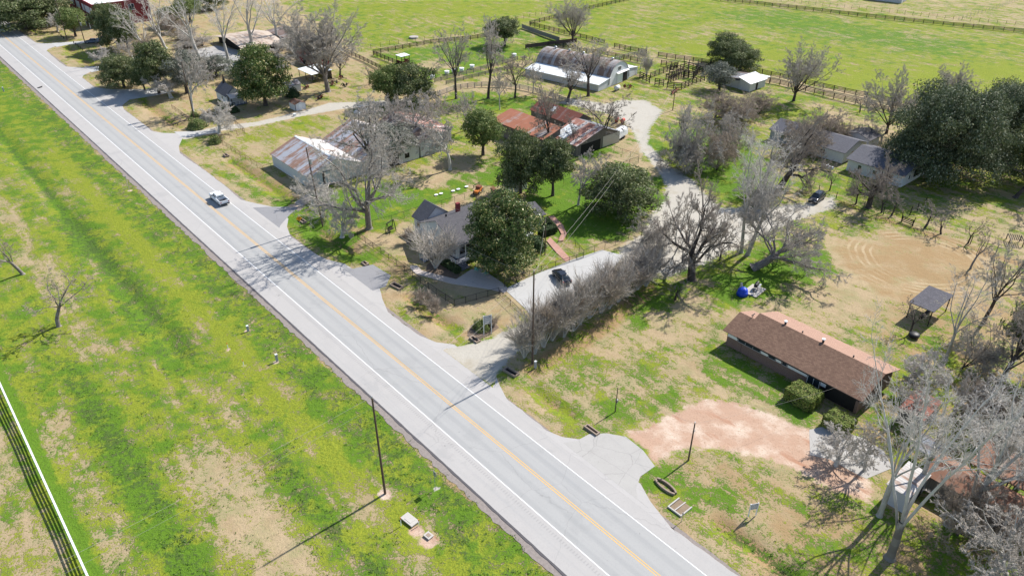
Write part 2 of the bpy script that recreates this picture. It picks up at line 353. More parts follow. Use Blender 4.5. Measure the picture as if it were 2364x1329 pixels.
M['rust'] = plain('rusted_iron', (.20, .075, .045), .85, .4, 4); M['red'] = plain('red_paint', (.42, .07, .045), .5, .2, 3)
M['orange'] = plain('orange_paint', (.62, .20, .04), .5, .2, 4); M['signorange'] = plain('sign_orange', (.85, .33, .02), .5, .05, 3)
M['blue'] = plain('blue_tarp', (.015, .06, .50), .45, .25, 3); M['tyre'] = plain('tyre', (.02, .02, .02), .9, .2, 4)
M['carwhite'] = plain('white_car_paint', (.78, .79, .80), .25, .03, 1, 0, .6); M['carblack'] = plain('black_car_paint', (.012, .012, .016), .15, .1, 1, 0, .7)
M['carblue'] = plain('slate_car_paint', (.09, .12, .18), .25, .1, 1, 0, .6); M['carsilver'] = plain('silver_car_paint', (.50, .53, .57), .25, .05, 1, 0, .6)
M['tail'] = plain('tail_lamp', (.35, .02, .02), .3, .1, 1); M['head'] = plain('head_lamp', (.7, .7, .72), .2, .05, 1)
M['teal'] = plain('teal_plastic', (.16, .42, .36), .5, .1, 3); M['greenbox'] = plain('green_lid', (.05, .30, .16), .5, .1, 3)
M['hay'] = plain('dry_brush', (.24, .18, .12), .95, .4, 3); M['deck'] = m_boards('deck_boards', (.16, .17, .20), 'X', 7, .5, .15)
M['pinkwalk'] = m_brick('brick_paving', (.46, .26, .20), (.40, .23, .18), (.42, .32, .27)); M['paver'] = m_concrete('walk_slabs', (.56, .49, .44), (.44, .39, .36), .4, .9)
M['soil'] = plain('reddish_soil', (.50, .30, .22), .95, .3, 3, obj=False)
# trees
M['bark_gray'] = m_bark('gray_bark', (.15, .13, .12), (.30, .27, .25)); M['bark_dark'] = m_bark('dark_bark', (.055, .045, .04), (.12, .10, .09))
M['bark_white'] = m_bark('white_bark', (.52, .50, .46), (.34, .32, .28), 1.6)
M['bark_pale'] = m_bark('pale_bark', (.44, .42, .38), (.58, .55, .50), 2)
M['bark_syc'] = m_bark('mottled_pale_bark', (.46, .44, .40), (.60, .57, .52), 1.6, (.13, .11, .095))
M['twig_gray'] = m_bark('gray_twigs', (.38, .345, .30), (.52, .47, .415)); M['twig_dark'] = m_bark('dark_twigs', (.27, .23, .195), (.40, .345, .295))
M['twig_pale'] = m_bark('pale_twigs', (.52, .48, .43), (.66, .61, .55)); M['twig_brown'] = m_bark('brown_twigs', (.32, .26, .205), (.44, .37, .30))
M['leaf_oak'] = m_leaf('live_oak_leaves', (.065, .092, .032), (.165, .20, .075), (.32, .32, .18), .2, .6, .25)
M['leaf_liveoak'] = m_leaf('old_live_oak_leaves', (.055, .075, .036), (.135, .165, .08), (.30, .31, .21), .18, .6, .2)
M['leaf_green'] = m_leaf('green_leaves', (.08, .12, .034), (.195, .25, .07), (.33, .34, .14), .18, .6, .25)
M['leaf_magnolia'] = m_leaf('magnolia_leaves', (.05, .09, .026), (.155, .215, .06), (.44, .40, .18), .2, .35, .22)
M['leaf_hedge'] = m_leaf('hedge_leaves', (.10, .145, .03), (.24, .29, .06), (.34, .30, .10), .1)
M['leaf_gray'] = m_leaf('gray_green_leaves', (.10, .115, .085), (.20, .215, .17), (.30, .29, .25), .15)
M['leaf_dark'] = m_leaf('boxwood_leaves', (.028, .055, .02), (.07, .11, .04), (.12, .16, .07), .1)
M['shingle_peach'] = m_shingle('peach_shingles', (.385, .245, .185), (.35, .22, .165), .12, 1)
M['roof_tan'] = m_sheetmetal('tan_roof', (.55, .46, .38), (.45, .33, .25), .35, 'X'); M['redwood'] = plain('dark_red_boards', (.16, .045, .035), .85, .3, 3)
M['flare'] = m_concrete('shoulder_flare', (.42, .40, .38), (.37, .355, .34), .15, .2)
M['shingle_dark'] = m_shingle('dark_shingles', (.13, .125, .14), (.09, .088, .10), .4, 0)
# ---------------- terrain zones ----------------
def puw(pts, z=0): return np.array([uw(x, y, z) for x, y in pts])
def sdist(U, W, poly):
    n = len(poly); d = np.full(U.shape, 1e9); ins = np.zeros(U.shape, bool)
    for i in range(n):
        a = poly[i]; b = poly[(i+1) % n]; e = b-a; L = max(float(e@e), 1e-9)
        t = np.clip(((U-a[0])*e[0]+(W-a[1])*e[1])/L, 0, 1)
        d = np.minimum(d, np.hypot(U-a[0]-t*e[0], W-a[1]-t*e[1]))
        c = ((a[1] > W) != (b[1] > W)); xx = a[0]+(W-a[1])*(b[0]-a[0])/((b[1]-a[1]) if abs(b[1]-a[1]) > 1e-9 else 1e-9)
        ins ^= c & (U < xx)
    return np.where(ins, -d, d)
def ldist(U, W, pts):
    d = np.full(U.shape, 1e9)
    for a, b in zip(pts[:-1], pts[1:]):
        e = b-a; L = max(float(e@e), 1e-9); t = np.clip(((U-a[0])*e[0]+(W-a[1])*e[1])/L, 0, 1)
        d = np.minimum(d, np.hypot(U-a[0]-t*e[0], W-a[1]-t*e[1]))
    return d
CH = {k: i for i, k in enumerate(['dry', 'lush', 'bare', 'gravel', 'dark', 'brown', 'ring'])}
GRAVEL_LOT = [(1040,808),(1085,795),(1140,775),(1172,765),(1200,728),(1235,738),(1290,700),(1400,640),(1480,612),(1540,625),(1600,612),(1700,560),(1800,505),(1900,478),(1930,462),(1900,440),(1780,478),(1700,480),(1650,465),(1600,420),(1545,395),(1480,500),(1430,560),(1385,575),(1345,590),(1180,660),(1195,700),(1168,745),(1120,765),(1060,790)]
GRAVEL_MOUTH = [(1022,806),(1060,800),(1120,786),(1160,768),(1200,750),(1225,745),(1225,795),(1180,825),(1152,858),(1138,895),(1090,860)]
GRAVEL_BACK = [(1535,400),(1600,425),(1665,480),(1760,480),(1850,470),(1925,452),(1935,475),(1850,505),(1760,545),(1690,580),(1600,620),(1540,640),(1470,620),(1420,600),(1420,585),(1480,540),(1500,500),(1540,455)]
GRAVEL_NORTH = [(1432,232),(1490,232),(1530,255),(1500,300),(1497,330),(1530,370),(1600,420),(1570,440),(1530,405),(1480,350),(1465,310),(1440,280),(1400,262),(1330,245),(1290,238),(1320,228),(1400,240)]
GRAVEL_FAR = [(380,316),(430,322),(500,304),(600,290),(700,268),(790,252),(870,246),(960,238),(990,232),(960,226),(870,234),(760,238),(700,256),(600,280),(500,293),(440,306)]
DIRT_DRIVE = [(1438,1000),(1500,985),(1560,950),(1620,922),(1690,925),(1760,950),(1850,985),(1880,1000),(1960,1060),(2005,1110),(2010,1160),(1930,1135),(1830,1080),(1740,1050),(1650,1036),(1590,1035),(1540,1050),(1512,1078),(1490,1040)]
GRAY_PATCH = [(1868,992),(1900,985),(1990,1010),(2040,1040),(2060,1080),(2000,1105),(1965,1088),(1915,1060),(1870,1050)]
ZONES = [  # polygon in survey pixels, soft edge in metres, channel values
 ([(600,-60),(840,112),(1180,60),(1400,92),(1520,112),(1700,160),(2170,250),(2900,420),(2900,100),(1640,-20),(1500,-120)], 3, dict(dry=.36, lush=.34, dark=.25)),
 ([(1400,95),(1560,110),(1800,170),(2000,215),(2160,235),(2364,200),(2364,150),(2000,150),(1700,110),(1500,90)], 6, dict(dry=.22, lush=.05)),
 ([(1640,30),(1800,20),(2000,60),(2250,100),(2200,130),(1900,90)], 8, dict(lush=.75, dry=.30)),
 ([(850,10),(1100,0),(1300,20),(1000,50)], 8, dict(dry=.30, lush=.2)),
 ([(1640,-30),(1664,-4),(2000,30),(2364,68),(2900,120),(2900,-300),(1600,-300)], 2, dict(dry=.62, lush=.4, brown=.3)),
 ([(1530,122),(1700,160),(1800,178),(2160,258),(2150,280),(1800,192),(1700,180)], 1, dict(dry=1.0, brown=.0)),
 ([(0,-60),(0,30),(110,110),(400,318),(520,310),(860,250),(1010,235),(905,165),(820,115),(560,-60)], 2, dict(dry=.80, brown=.45, lush=.4)),
 ([(40,60),(115,110),(180,150),(235,160),(220,110),(150,70)], 2, dict(dry=.62, lush=.3)),
 ([(690,170),(760,150),(900,180),(860,240),(720,236)], 3, dict(dry=.66, lush=.35)),
 ([(868,128),(1040,97),(1215,72),(1290,100),(1200,130),(1030,175),(1000,185),(915,147)], 2, dict(dry=.28, lush=.7)),
 ([(960,150),(1010,135),(1050,150),(1000,170)], 2, dict(dry=.8)),
 ([(1150,75),(1340,110),(1520,150),(1480,170),(1300,105),(1180,110)], 2, dict(dry=.5, lush=.5)),
 ([(1000,200),(1150,180),(1200,195),(1310,225),(1320,240),(1200,215),(1110,205),(1000,230)], 2, dict(dry=.95, brown=.3)),
 ([(1000,225),(1110,208),(1200,222),(1320,245),(1240,262),(1150,250),(1050,250)], 2, dict(dry=.25, lush=.65)),
 ([(1440,170),(1540,175),(1560,210),(1440,232),(1380,225)], 2, dict(dry=.55, lush=.4)),
 ([(430,335),(560,300),(760,262),(860,262),(740,310),(620,352),(626,390),(520,335)], 1.5, dict(dry=.70, lush=.2, brown=.15)),
 ([(700,265),(770,260),(720,300),(640,318),(560,330),(600,300)], 2, dict(dry=.5, lush=.25)),
 ([(500,335),(625,392),(730,450),(830,535),(960,630),(900,650),(790,560),(640,455),(500,350)], 1.2, dict(dry=.66, brown=.6)),
 ([(620,440),(700,470),(840,560),(860,600),(820,620),(720,570),(640,510),(600,470)], 1.2, dict(dry=.2, lush=.85)),
 ([(500,400),(560,410),(660,470),(600,475)], 1.5, dict(dry=.45, lush=.7)),
 ([(720,450),(860,430),(1000,400),(1100,370),(1180,385),(1180,415),(990,475),(880,515),(840,535),(760,490)], 1.8, dict(dry=.14, lush=.8)),
 ([(900,405),(1060,360),(1130,385),(1020,430),(930,440)], 2, dict(dry=.75)),
 ([(870,520),(990,480),(1180,420),(1180,450),(1080,470),(980,500),(960,560),(880,575)], 1.5, dict(dry=.3, lush=.5)),
 ([(1010,470),(1130,425),(1180,430),(1120,465),(1030,490)], 1.2, dict(dry=.95, brown=.3)),
 ([(850,545),(960,520),(965,640),(1050,695),(1160,670),(1150,640),(1010,640),(940,600)], 1, dict(dry=.92, brown=.25)),
 ([(1260,480),(1150,400),(1200,330),(1340,330),(1420,300),(1490,320),(1540,410),(1490,520),(1350,572),(1290,540)], 2, dict(dry=.08, lush=.95)),
 ([(1290,400),(1420,330),(1470,350),(1350,420)], 2, dict(dry=.75)),
 ([(1410,300),(1450,290),(1500,360),(1540,400),(1500,430),(1440,370)], 1.5, dict(dry=.95, brown=.4)),
 ([(1340,585),(1500,525),(1490,545),(1345,600)], .7, dict(dry=.8, brown=.3)),
 ([(1540,290),(1640,290),(1760,330),(1800,440),(1680,470),(1590,400)], 3, dict(dry=.2, lush=.8)),
 ([(1700,220),(1900,215),(2100,290),(2050,330),(1800,290)], 3, dict(dry=.38, lush=.5)),
 ([(1850,230),(2120,300),(2060,330),(1950,290)], 3, dict(dry=.85, brown=.2)),
 ([(1800,400),(1960,395),(2100,450),(2060,500),(1900,450)], 3, dict(dry=.4, lush=.6)),
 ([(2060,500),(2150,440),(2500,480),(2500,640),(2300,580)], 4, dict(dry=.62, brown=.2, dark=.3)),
 ([(1180,600),(1250,575),(1350,600),(1200,650)], 1, dict(dry=.6, lush=.5)),
 ([(900,640),(1050,705),(1165,680),(1200,725),(1160,765),(1070,790),(1010,790),(870,670)], 1, dict(dry=.9, brown=.4)),
 ([(1225,840),(1300,760),(1500,690),(1560,640),(1700,620),(1960,540),(2364,600),(2500,800),(2400,1000),(2060,840),(1760,730),(1680,790),(1870,990),(1600,920),(1430,1000),(1300,960)], 3, dict(dry=.73, lush=.5, brown=.2)),
 ([(1250,840),(1350,810),(1450,800),(1600,800),(1560,900),(1430,960),(1330,930)], 3, dict(dry=.66, lush=.6)),
 ([(1440,740),(1500,690),(1560,640),(1600,650),(1560,690),(1500,760)], 1.5, dict(dry=.3, lush=.95)),
 ([(1640,650),(1720,600),(1800,560),(1900,570),(1920,610),(1880,660),(1780,670),(1700,720),(1640,700)], 2.5, dict(dry=.18, lush=.85)),
 ([(1630,800),(1690,800),(1870,930),(1860,985),(1760,940),(1660,880)], 1.5, dict(dry=.34, lush=.9)),
 ([(1470,880),(1540,900),(1500,960),(1420,985),(1380,960),(1440,930)], 2, dict(dry=.40, lush=.9)),
 ([(1930,560),(2060,530),(2250,560),(2300,640),(2240,720),(2080,700),(1960,650)], 2.5, dict(dry=1.1, brown=.75, ring=1)),
 ([(1960,640),(2080,700),(2240,720),(2200,780),(2050,760),(1880,700)], 3, dict(dry=.9, brown=.3)),
 ([(1510,1080),(1600,1040),(1700,1055),(1840,1090),(2000,1160),(2100,1200),(2050,1260),(1850,1250),(1700,1280),(1590,1190),(1480,1150)], 2, dict(dry=.60, lush=.6, brown=.5, dark=.3)),
 ([(1470,1110),(1530,1085),(1580,1090),(1680,1160),(1620,1180),(1540,1160),(1490,1150)], 1.2, dict(dry=.36, lush=.9)),
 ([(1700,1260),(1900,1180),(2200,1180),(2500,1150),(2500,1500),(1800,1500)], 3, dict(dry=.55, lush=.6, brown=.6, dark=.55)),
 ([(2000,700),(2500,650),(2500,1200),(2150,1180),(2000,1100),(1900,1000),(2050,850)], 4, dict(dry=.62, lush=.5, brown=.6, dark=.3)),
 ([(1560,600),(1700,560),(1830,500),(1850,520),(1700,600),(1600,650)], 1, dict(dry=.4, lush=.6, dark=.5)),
]
def ditchline(uc, a, b, dep, wid): return (uc, a, b, dep, wid)
DITCHES = [(54.2, -10, 30, .55, 1.7), (54.2, 38, 46.5, .5, 1.7), (54.2, 48, 61, .55, 1.8), (54.8, 73, 91, .6, 2.0), (55.2, 103, 124, .6, 2.0), (57.2, 128, 165, .6, 2.2),
           (56.5, 190, 240, .5, 2.5), (56.5, 250, 300, .5, 2.5), (21.2, 95, 400, .45, 3.0)]
BEVELS = {}
def zones(U, W):
    Z = np.zeros((len(CH),)+U.shape); Z[0] = .55; Z[1] = .45; Z[5] = .2
    def put(wt, **k):
        for n_, v in k.items(): i = CH[n_]; Z[i] = Z[i]*(1-wt)+v*wt
    U0, W0 = U, W
    U = U0+1.3*np.sin(W0*.37+U0*.21)+.9*np.sin(W0*.93-U0*.55+2)+.5*np.sin(U0*2.1+W0*1.7); W = W0+1.4*np.sin(U0*.41-W0*.17+1)+.9*np.sin(U0*1.03+W0*.6)+.5*np.sin(W0*2.3-U0*1.9)
    for poly, soft, k in ZONES:
        d = sdist(U, W, puw(poly)); wt = np.clip(.5-d/(2*soft), 0, 1); wt = wt*wt*(3-2*wt); put(wt, **k)
    U, W = U0, W0
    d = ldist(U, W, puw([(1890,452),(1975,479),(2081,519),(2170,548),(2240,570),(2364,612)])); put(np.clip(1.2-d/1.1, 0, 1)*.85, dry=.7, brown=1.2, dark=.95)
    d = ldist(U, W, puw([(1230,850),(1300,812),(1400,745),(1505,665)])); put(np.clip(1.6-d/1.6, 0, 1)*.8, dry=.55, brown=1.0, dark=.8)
    # the big field on the near side of the road
    wl = np.clip((36.7-U)/.6, 0, 1)
    put(wl, dry=.30, lush=.45, bare=0, dark=.42, brown=0, ring=0)
    far = wl*np.clip((W-190)/60, 0, 1); put(far, dry=.10, lush=.62, dark=.32)
    def band(u0, u1, soft, w0=-1e3, w1=1e4): return wl*np.clip((U-u0)/soft, 0, 1)*np.clip((u1-U)/soft, 0, 1)*np.clip((W-w0)/8, 0, 1)*np.clip((w1-W)/8, 0, 1)
    put(band(29.5, 37.2, 1.5), dry=.20, dark=.58, lush=.6)
    put(band(34.8, 37.2, .6)*.8, dry=.55, brown=.8, dark=.65)
    put(band(25.5, 29.5, 1.5, 40, 200), dry=.15, dark=.05, lush=.05)
    put(band(17.5, 24.5, 2.0, 90, 160), dry=.18, dark=.62, lush=.75)
    put(band(20.3, 22.3, .8, 120, 400), dry=.0, dark=.72, lush=1)
    put(band(11, 20, 2.5, -50, 80), dry=.70, brown=.0)
    put(band(20, 24, 1.5, -50, 75), dry=.18, dark=.62, lush=.7)
    put(band(24, 29, 1.8, 30, 62), dry=.55, dark=.45)
    put(band(6, 10.5, 1.2, 20, 110), dry=.1, dark=.6, lush=.8)
    put(band(1.5, 6, 1.2, 20, 100), dry=.60)
    put(band(9, 16, 2.5, 100, 190), dry=.60)
    put(band(-.2, 1.6, .5), dry=.05, lush=1, dark=0)
    put(band(-80, -.2, .6), dry=.55, lush=.5, dark=.35)
    put(band(32, 37, 1.5, -100, 52)*.7, dry=.35, brown=.5, dark=.5)
    # verge on the far side of the road
    wr = np.clip((U-49.5)/.3, 0, 1)*np.clip((52.2-U)/1.2, 0, 1); put(wr*.7, dry=.75, brown=.5)
    for uc, a, b, dep, wid in DITCHES:
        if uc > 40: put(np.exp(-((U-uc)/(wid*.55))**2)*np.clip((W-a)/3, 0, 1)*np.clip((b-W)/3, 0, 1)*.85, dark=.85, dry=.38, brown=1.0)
    for poly, soft, ch in ((GRAVEL_MOUTH, .9, 'gravel'), (GRAVEL_BACK, 2.0, 'gravel'), (GRAVEL_NORTH, 1.6, 'gravel'), (GRAVEL_FAR, .9, 'gravel'), (DIRT_DRIVE, 1.4, 'bare')):
        d = sdist(U, W, puw(poly)); wt = np.clip(.5-d/(2*soft), 0, 1); put(wt, **{ch: 1.0})
    for poly, k in (([(690,490),(650,476),(672,470),(725,440),(735,452)], dict(bare=.6)),):
        d = sdist(U, W, puw(poly)); put(np.clip(.5-d/1.0, 0, 1), **k)
    for px, py, r, k in ((889,1138,.9,dict(bare=1)),(960,1222,1.0,dict(bare=1)),(990,1248,1.1,dict(bare=1)),(570,762,.5,dict(bare=.8)),(527,806,.5,dict(bare=.9)),(562,845,.5,dict(bare=.9)),(638,833,.6,dict(bare=.9)),(299,440,.8,dict(bare=.8)),(1008,1128,.5,dict(gravel=.9)),
                         (1655,710,1.2,dict(bare=.5)),(1600,690,1.2,dict(bare=.5)),(940,850,4,dict(dry=.55))):
        a = uw(px, py); put(np.exp(-((U-a[0])**2+(W-a[1])**2)/r**2), **k)
    return Z
PAVED = []      # (polygon) kept level
def relief(U, W):
    z = np.zeros(U.shape)
    for uc, a, b, dep, wid in DITCHES:
        m = np.clip((W-a)/2.5, 0, 1)*np.clip((b-W)/2.5, 0, 1); m = m*m*(3-2*m)
        z -= dep*np.exp(-((U-uc)/(wid*.62))**2)*m
    z -= .16*(np.sin(U*.31+1.3*np.sin(W*.11))*np.sin(W*.23+U*.07)*.5+.5)*np.clip((np.abs(U-43.2)-7)/3, 0, 1)
    for p in PAVED:
        d = sdist(U, W, p); z *= np.clip((d-2.5)/2, 0, 1)
    rd = np.abs(U-43.2); z = np.where(rd < 7.2, -.04, z)
    return z
def set_attrs(me, U, W):
    Z = zones(U, W); n = len(U)
    a = me.attributes.new('za', 'FLOAT_COLOR', 'POINT'); b = me.attributes.new('zb', 'FLOAT_COLOR', 'POINT')
    a.data.foreach_set('color', np.stack([Z[0], Z[1], Z[2], Z[3]], 1).astype(np.float32).ravel())
    b.data.foreach_set('color', np.stack([Z[4], Z[5], Z[6], np.ones(n)], 1).astype(np.float32).ravel())
def poly_sheet(name, poly, z, mat, res=None, label_kind='structure', th=.0):
    """flat sheet following a surveyed outline"""
    P = puw(poly) if not isinstance(poly, np.ndarray) else poly
    mb = MB(); pts = [XY(u, v) for u, v in P]
    n = len(pts); mb.add([(x, y, z) for x, y in pts]+[(x, y, z-.3) for x, y in pts], [tuple(range(n))]+[(i, n+i, n+(i+1) % n, (i+1) % n) for i in range(n)])
    me = mesh(name, mb, mat); o = bpy.data.objects.new(name, me); C.objects.link(o); o['kind'] = label_kind
    if me.polygons[0].normal.z < 0: me.flip_normals()
    return o
def grid_sheet(name, poly, z, res, ext=2.2):
    P = puw(poly); u0, w0 = P.min(0)-2.4; u1, w1 = P.max(0)+2.4
    us = np.arange(u0, u1, res); ws = np.arange(w0, w1, res); U, W = np.meshgrid(us, ws, indexing='ij')
    cu = (U[:-1, :-1]+U[1:, 1:])/2; cw = (W[:-1, :-1]+W[1:, 1:])/2; keep = (sdist(cu, cw, P) < ext) & (cu > 50.3)
    idx = np.arange(U.size).reshape(U.shape); Q = np.stack([idx[:-1, :-1], idx[1:, :-1], idx[1:, 1:], idx[:-1, 1:]], -1)[keep]
    used, inv = np.unique(Q.ravel(), return_inverse=True); Uf = U.ravel()[used]; Wf = W.ravel()[used]
    V = np.stack([Uf*ND[0]+Wf*WD[0], Uf*ND[1]+Wf*WD[1], z-.18*np.clip((sdist(Uf, Wf, P)-.9*ext*.6)/(.35*ext), 0, 1)], 1)
    me = fast_mesh(name, V, inv.reshape(-1, 4), M['terrain']); set_attrs(me, Uf, Wf)
    o = bpy.data.objects.new(name, me); C.objects.link(o); o['kind'] = 'structure'; return o

LOT = [(1165,668),(1180,660),(1240,632),(1320,600),(1390,577),(1408,582),(1440,590),(1400,640),(1290,712),(1235,740),(1212,712)]
APRON_S = [(1300,1022),(1330,1018),(1360,1002),(1400,1000),(1445,1008),(1485,1040),(1512,1076),(1478,1100),(1468,1128),(1472,1150),(1500,1175)]
APRON_M = [(812,625),(850,615),(868,620),(905,638),(885,655),(862,668),(870,690),(840,668)]
APRON_N = [(612,478),(672,472),(688,482),(660,497),(640,510),(648,522),(620,497)]
DRIVE_1 = [(352,302),(385,318),(450,318),(500,304),(440,306),(400,300)]
DRIVE_2 = [(236,206),(290,208),(330,206),(352,212),(300,228),(265,232),(290,262)]
DRIVE_3 = [(178,158),(235,153),(250,160),(205,172),(218,205)]
DRIVE_4 = [(90,104),(150,98),(170,102),(118,112),(128,124)]
LOT_FAR = [(418,150),(428,118),(500,106),(560,118),(592,150),(565,168),(500,162),(440,178)]
FLARES = [[(49.3,142),(51.5,137),(53,134),(53,127),(51.2,124),(49.3,118)],[(49.3,115),(50.7,108),(52.3,104.5),(52.6,94),(51,90.6),(49.3,86)],[(49.3,80),(50.6,75.5),(52.2,73.4),(52.8,65),(51.4,62.2),(49.3,57)],
 [(49.3,195),(51.4,190.5),(54,188),(54,184),(51.2,179),(49.3,173)],[(49.3,243),(51.7,238),(54,235),(54,223),(50.8,219),(49.3,211)],[(49.3,270.5),(52,267),(54,265),(54,259),(51,256),(49.3,252)],[(49.3,311),(51.3,307),(54,304.5),(54,299.5),(51,297),(49.3,293)],[(49.3,53),(50.6,49),(52,47.2),(52,37.5),(50.8,35),(49.3,30)]]
DRIVES = [[(53.9,189.4),(58,186.4),(62,184.2),(62,181.8),(57,183),(53.9,184)],[(53.9,235),(60.4,230),(66,226),(66,222),(60,222),(53.9,223)],[(53.9,266),(58.4,263.3),(66,259),(66,256),(58,259),(53.9,258)],[(53.9,305),(58.4,303),(68,299),(68,296),(58,299),(53.9,298)]]
for p in FLARES+DRIVES: PAVED.append(np.array(p, float))
for p in (LOT, APRON_S, APRON_M, APRON_N, DRIVE_1, DRIVE_2, DRIVE_3, DRIVE_4, GRAVEL_MOUTH, GRAVEL_BACK, GRAVEL_NORTH, GRAVEL_FAR, DIRT_DRIVE, GRAY_PATCH): PAVED.append(puw(p))

def build_ground():
    ys = []; y = 22.0
    while y < 620: ys.append(y); y += .30+.0052*y
    while y < 6000: ys.append(y); y *= 1.35
    ys = [-600, -200, -60, -20, 5]+ys; ys = np.array(ys); s = np.linspace(-1, 1, 420); s = np.concatenate([[-12, -4], s, [4, 12]])
    wx = (np.maximum(ys, 0)*.72+50)
    X = s[None, :]*wx[:, None]; Y = np.repeat(ys[:, None], len(s), 1)
    U = (X*ND[0]+Y*ND[1]).ravel(); W = (X*WD[0]+Y*WD[1]).ravel(); Zz = relief(U, W)
    V = np.stack([X.ravel(), Y.ravel(), Zz], 1); idx = np.arange(X.size).reshape(X.shape)
    Q = np.stack([idx[:-1, :-1], idx[:-1, 1:], idx[1:, 1:], idx[1:, :-1]], -1).reshape(-1, 4)
    me = fast_mesh('ground', V, Q, M['terrain'], True); set_attrs(me, U, W)
    o = bpy.data.objects.new('ground', me); C.objects.link(o); o['kind'] = 'structure'
build_ground()
# road in its own frame: x = u, y = w
def strip(name, pairs, w0, w1, z, mat, step=4.0, wob=0.0, seed=1):
    mb = MB(); rnd = random.Random(seed)
    for a, b in pairs:
        n = int((w1-w0)/step)+1; L = []; R = []
        for i in range(n+1):
            ww = min(w0+i*step, w1); k = rnd.uniform(-wob, wob); L.append((a+k, ww, z)); R.append((b+rnd.uniform(-wob, wob)*.3, ww, z))
        m = len(L); mb.add(L+R, [(i, m+i, m+i+1, i+1) for i in range(m-1)])
    me = mesh(name, mb, mat); o = bpy.data.objects.new(name, me); C.objects.link(o); o.rotation_euler = (0, 0, A0); o['kind'] = 'structure'; return o
rb = MB(); rnd = random.Random(5); Lp = []; Rp = []
for i in range(0, 1200):
    ww = -60+i*.9; Lp.append((36.75+rnd.uniform(-.06, .06), ww)); Rp.append((49.85+.25*math.sin(ww*.13)+rnd.uniform(-.09, .09), ww))
n = len(Lp)
rb.add([(a, b, .045) for a, b in Lp]+[(a, b, .045) for a, b in Rp]+[(a-.25, b, -.2) for a, b in Lp]+[(a+.3, b, -.2) for a, b in Rp],
       [(i, n+i, n+i+1, i+1) for i in range(n-1)]+[(2*n+i, i, i+1, 2*n+i+1) for i in range(n-1)]+[(n+i, 3*n+i, 3*n+i+1, n+i+1) for i in range(n-1)])
ro = mk('road', rb, M['road']); ro.rotation_euler = (0, 0, A0); ro['kind'] = 'structure'
strip('edge_line', [(40.0, 40.12), (47.45, 47.56)], -60, 900, .050, M['white_line'])
strip('centre_line', [(43.64, 43.74), (43.93, 44.03)], -60, 900, .050, M['yellow_line'])
strip('tar_edge', [(36.60, 36.86)], -60, 900, .047, M['tar'], .8, .07, 3)
strip('gravel_verge', [(35.75, 36.80)], -60, 900, .012, M['verge'], .7, .22, 4)
strip('gravel_verge', [(49.7, 50.25)], -60, 900, .012, M['verge'], .7, .16, 7)
poly_sheet('parking_lot', LOT, .045, M['lot'])
for fl in FLARES: poly_sheet('driveway_flare', np.array(fl, float), .050, M['flare'])
poly_sheet('driveway_apron', APRON_S, .054, M['apron'])
poly_sheet('driveway_apron', np.array([(51.2,105),(52.4,102.2),(55.8,101.2),(56.1,96),(53.5,93.6),(51.2,93.8)], float), .054, M['darkapron'])
poly_sheet('driveway_apron', np.array([(49.9,136),(52.2,134.6),(57,130.4),(54,128.4),(50.6,125.4),(49.9,124.5)], float), .054, M['darkapron'])
for fl in DRIVES: poly_sheet('driveway', np.array(fl, float), .054, M['lot'])
poly_sheet('far_parking_lot', LOT_FAR, .03, M['apron'])
poly_sheet('asphalt_patch', GRAY_PATCH, .05, M['apron'])
grid_sheet('gravel_drive', GRAVEL_MOUTH, .058, .35, .25); grid_sheet('gravel_drive', GRAVEL_BACK, .03, .5); grid_sheet('gravel_drive', GRAVEL_NORTH, .026, .5)
grid_sheet('farm_track', GRAVEL_FAR, .03, .5); grid_sheet('dirt_drive', DIRT_DRIVE, .034, .4)
# ---------------- trees ----------------
def segs_to_arrays(S, sides):
    S = np.asarray(S, float); P0 = S[:, 0:3]; P1 = S[:, 3:6]; R0 = S[:, 6:7]; R1 = S[:, 7:8]
    d = P1-P0; d /= np.maximum(np.linalg.norm(d, axis=1, keepdims=True), 1e-9)
    up = np.where(np.abs(d[:, 2:3]) < .9, np.array([[0, 0, 1.]]), np.array([[1., 0, 0]]))
    x = np.cross(d, up); x /= np.linalg.norm(x, axis=1, keepdims=True); y = np.cross(d, x)
    n = len(S); V = np.zeros((n, 2, sides, 3))
    for i in range(sides):
        t = 2*math.pi*i/sides; q = x*math.cos(t)+y*math.sin(t); V[:, 0, i] = P0+q*R0; V[:, 1, i] = P1+q*R1
    base = (np.arange(n)*2*sides)[:, None]; Q = []
    for i in range(sides):
        j = (i+1) % sides; Q.append(np.concatenate([base+i, base+j, base+sides+j, base+sides+i], 1))
    return V.reshape(-1, 3), np.concatenate(Q, 0)
def norm(v):
    l = math.sqrt(v[0]**2+v[1]**2+v[2]**2) or 1; return (v[0]/l, v[1]/l, v[2]/l)
def turn(d, ang, az):
    up = (0, 0, 1) if abs(d[2]) < .9 else (1, 0, 0)
    x = norm((d[1]*up[2]-d[2]*up[1], d[2]*up[0]-d[0]*up[2], d[0]*up[1]-d[1]*up[0]))
    y = (d[1]*x[2]-d[2]*x[1], d[2]*x[0]-d[0]*x[2], d[0]*x[1]-d[1]*x[0])
    c, s = math.cos(ang), math.sin(ang); ca, sa = math.cos(az), math.sin(az)
    return norm(tuple(d[i]*c+(x[i]*ca+y[i]*sa)*s for i in range(3)))
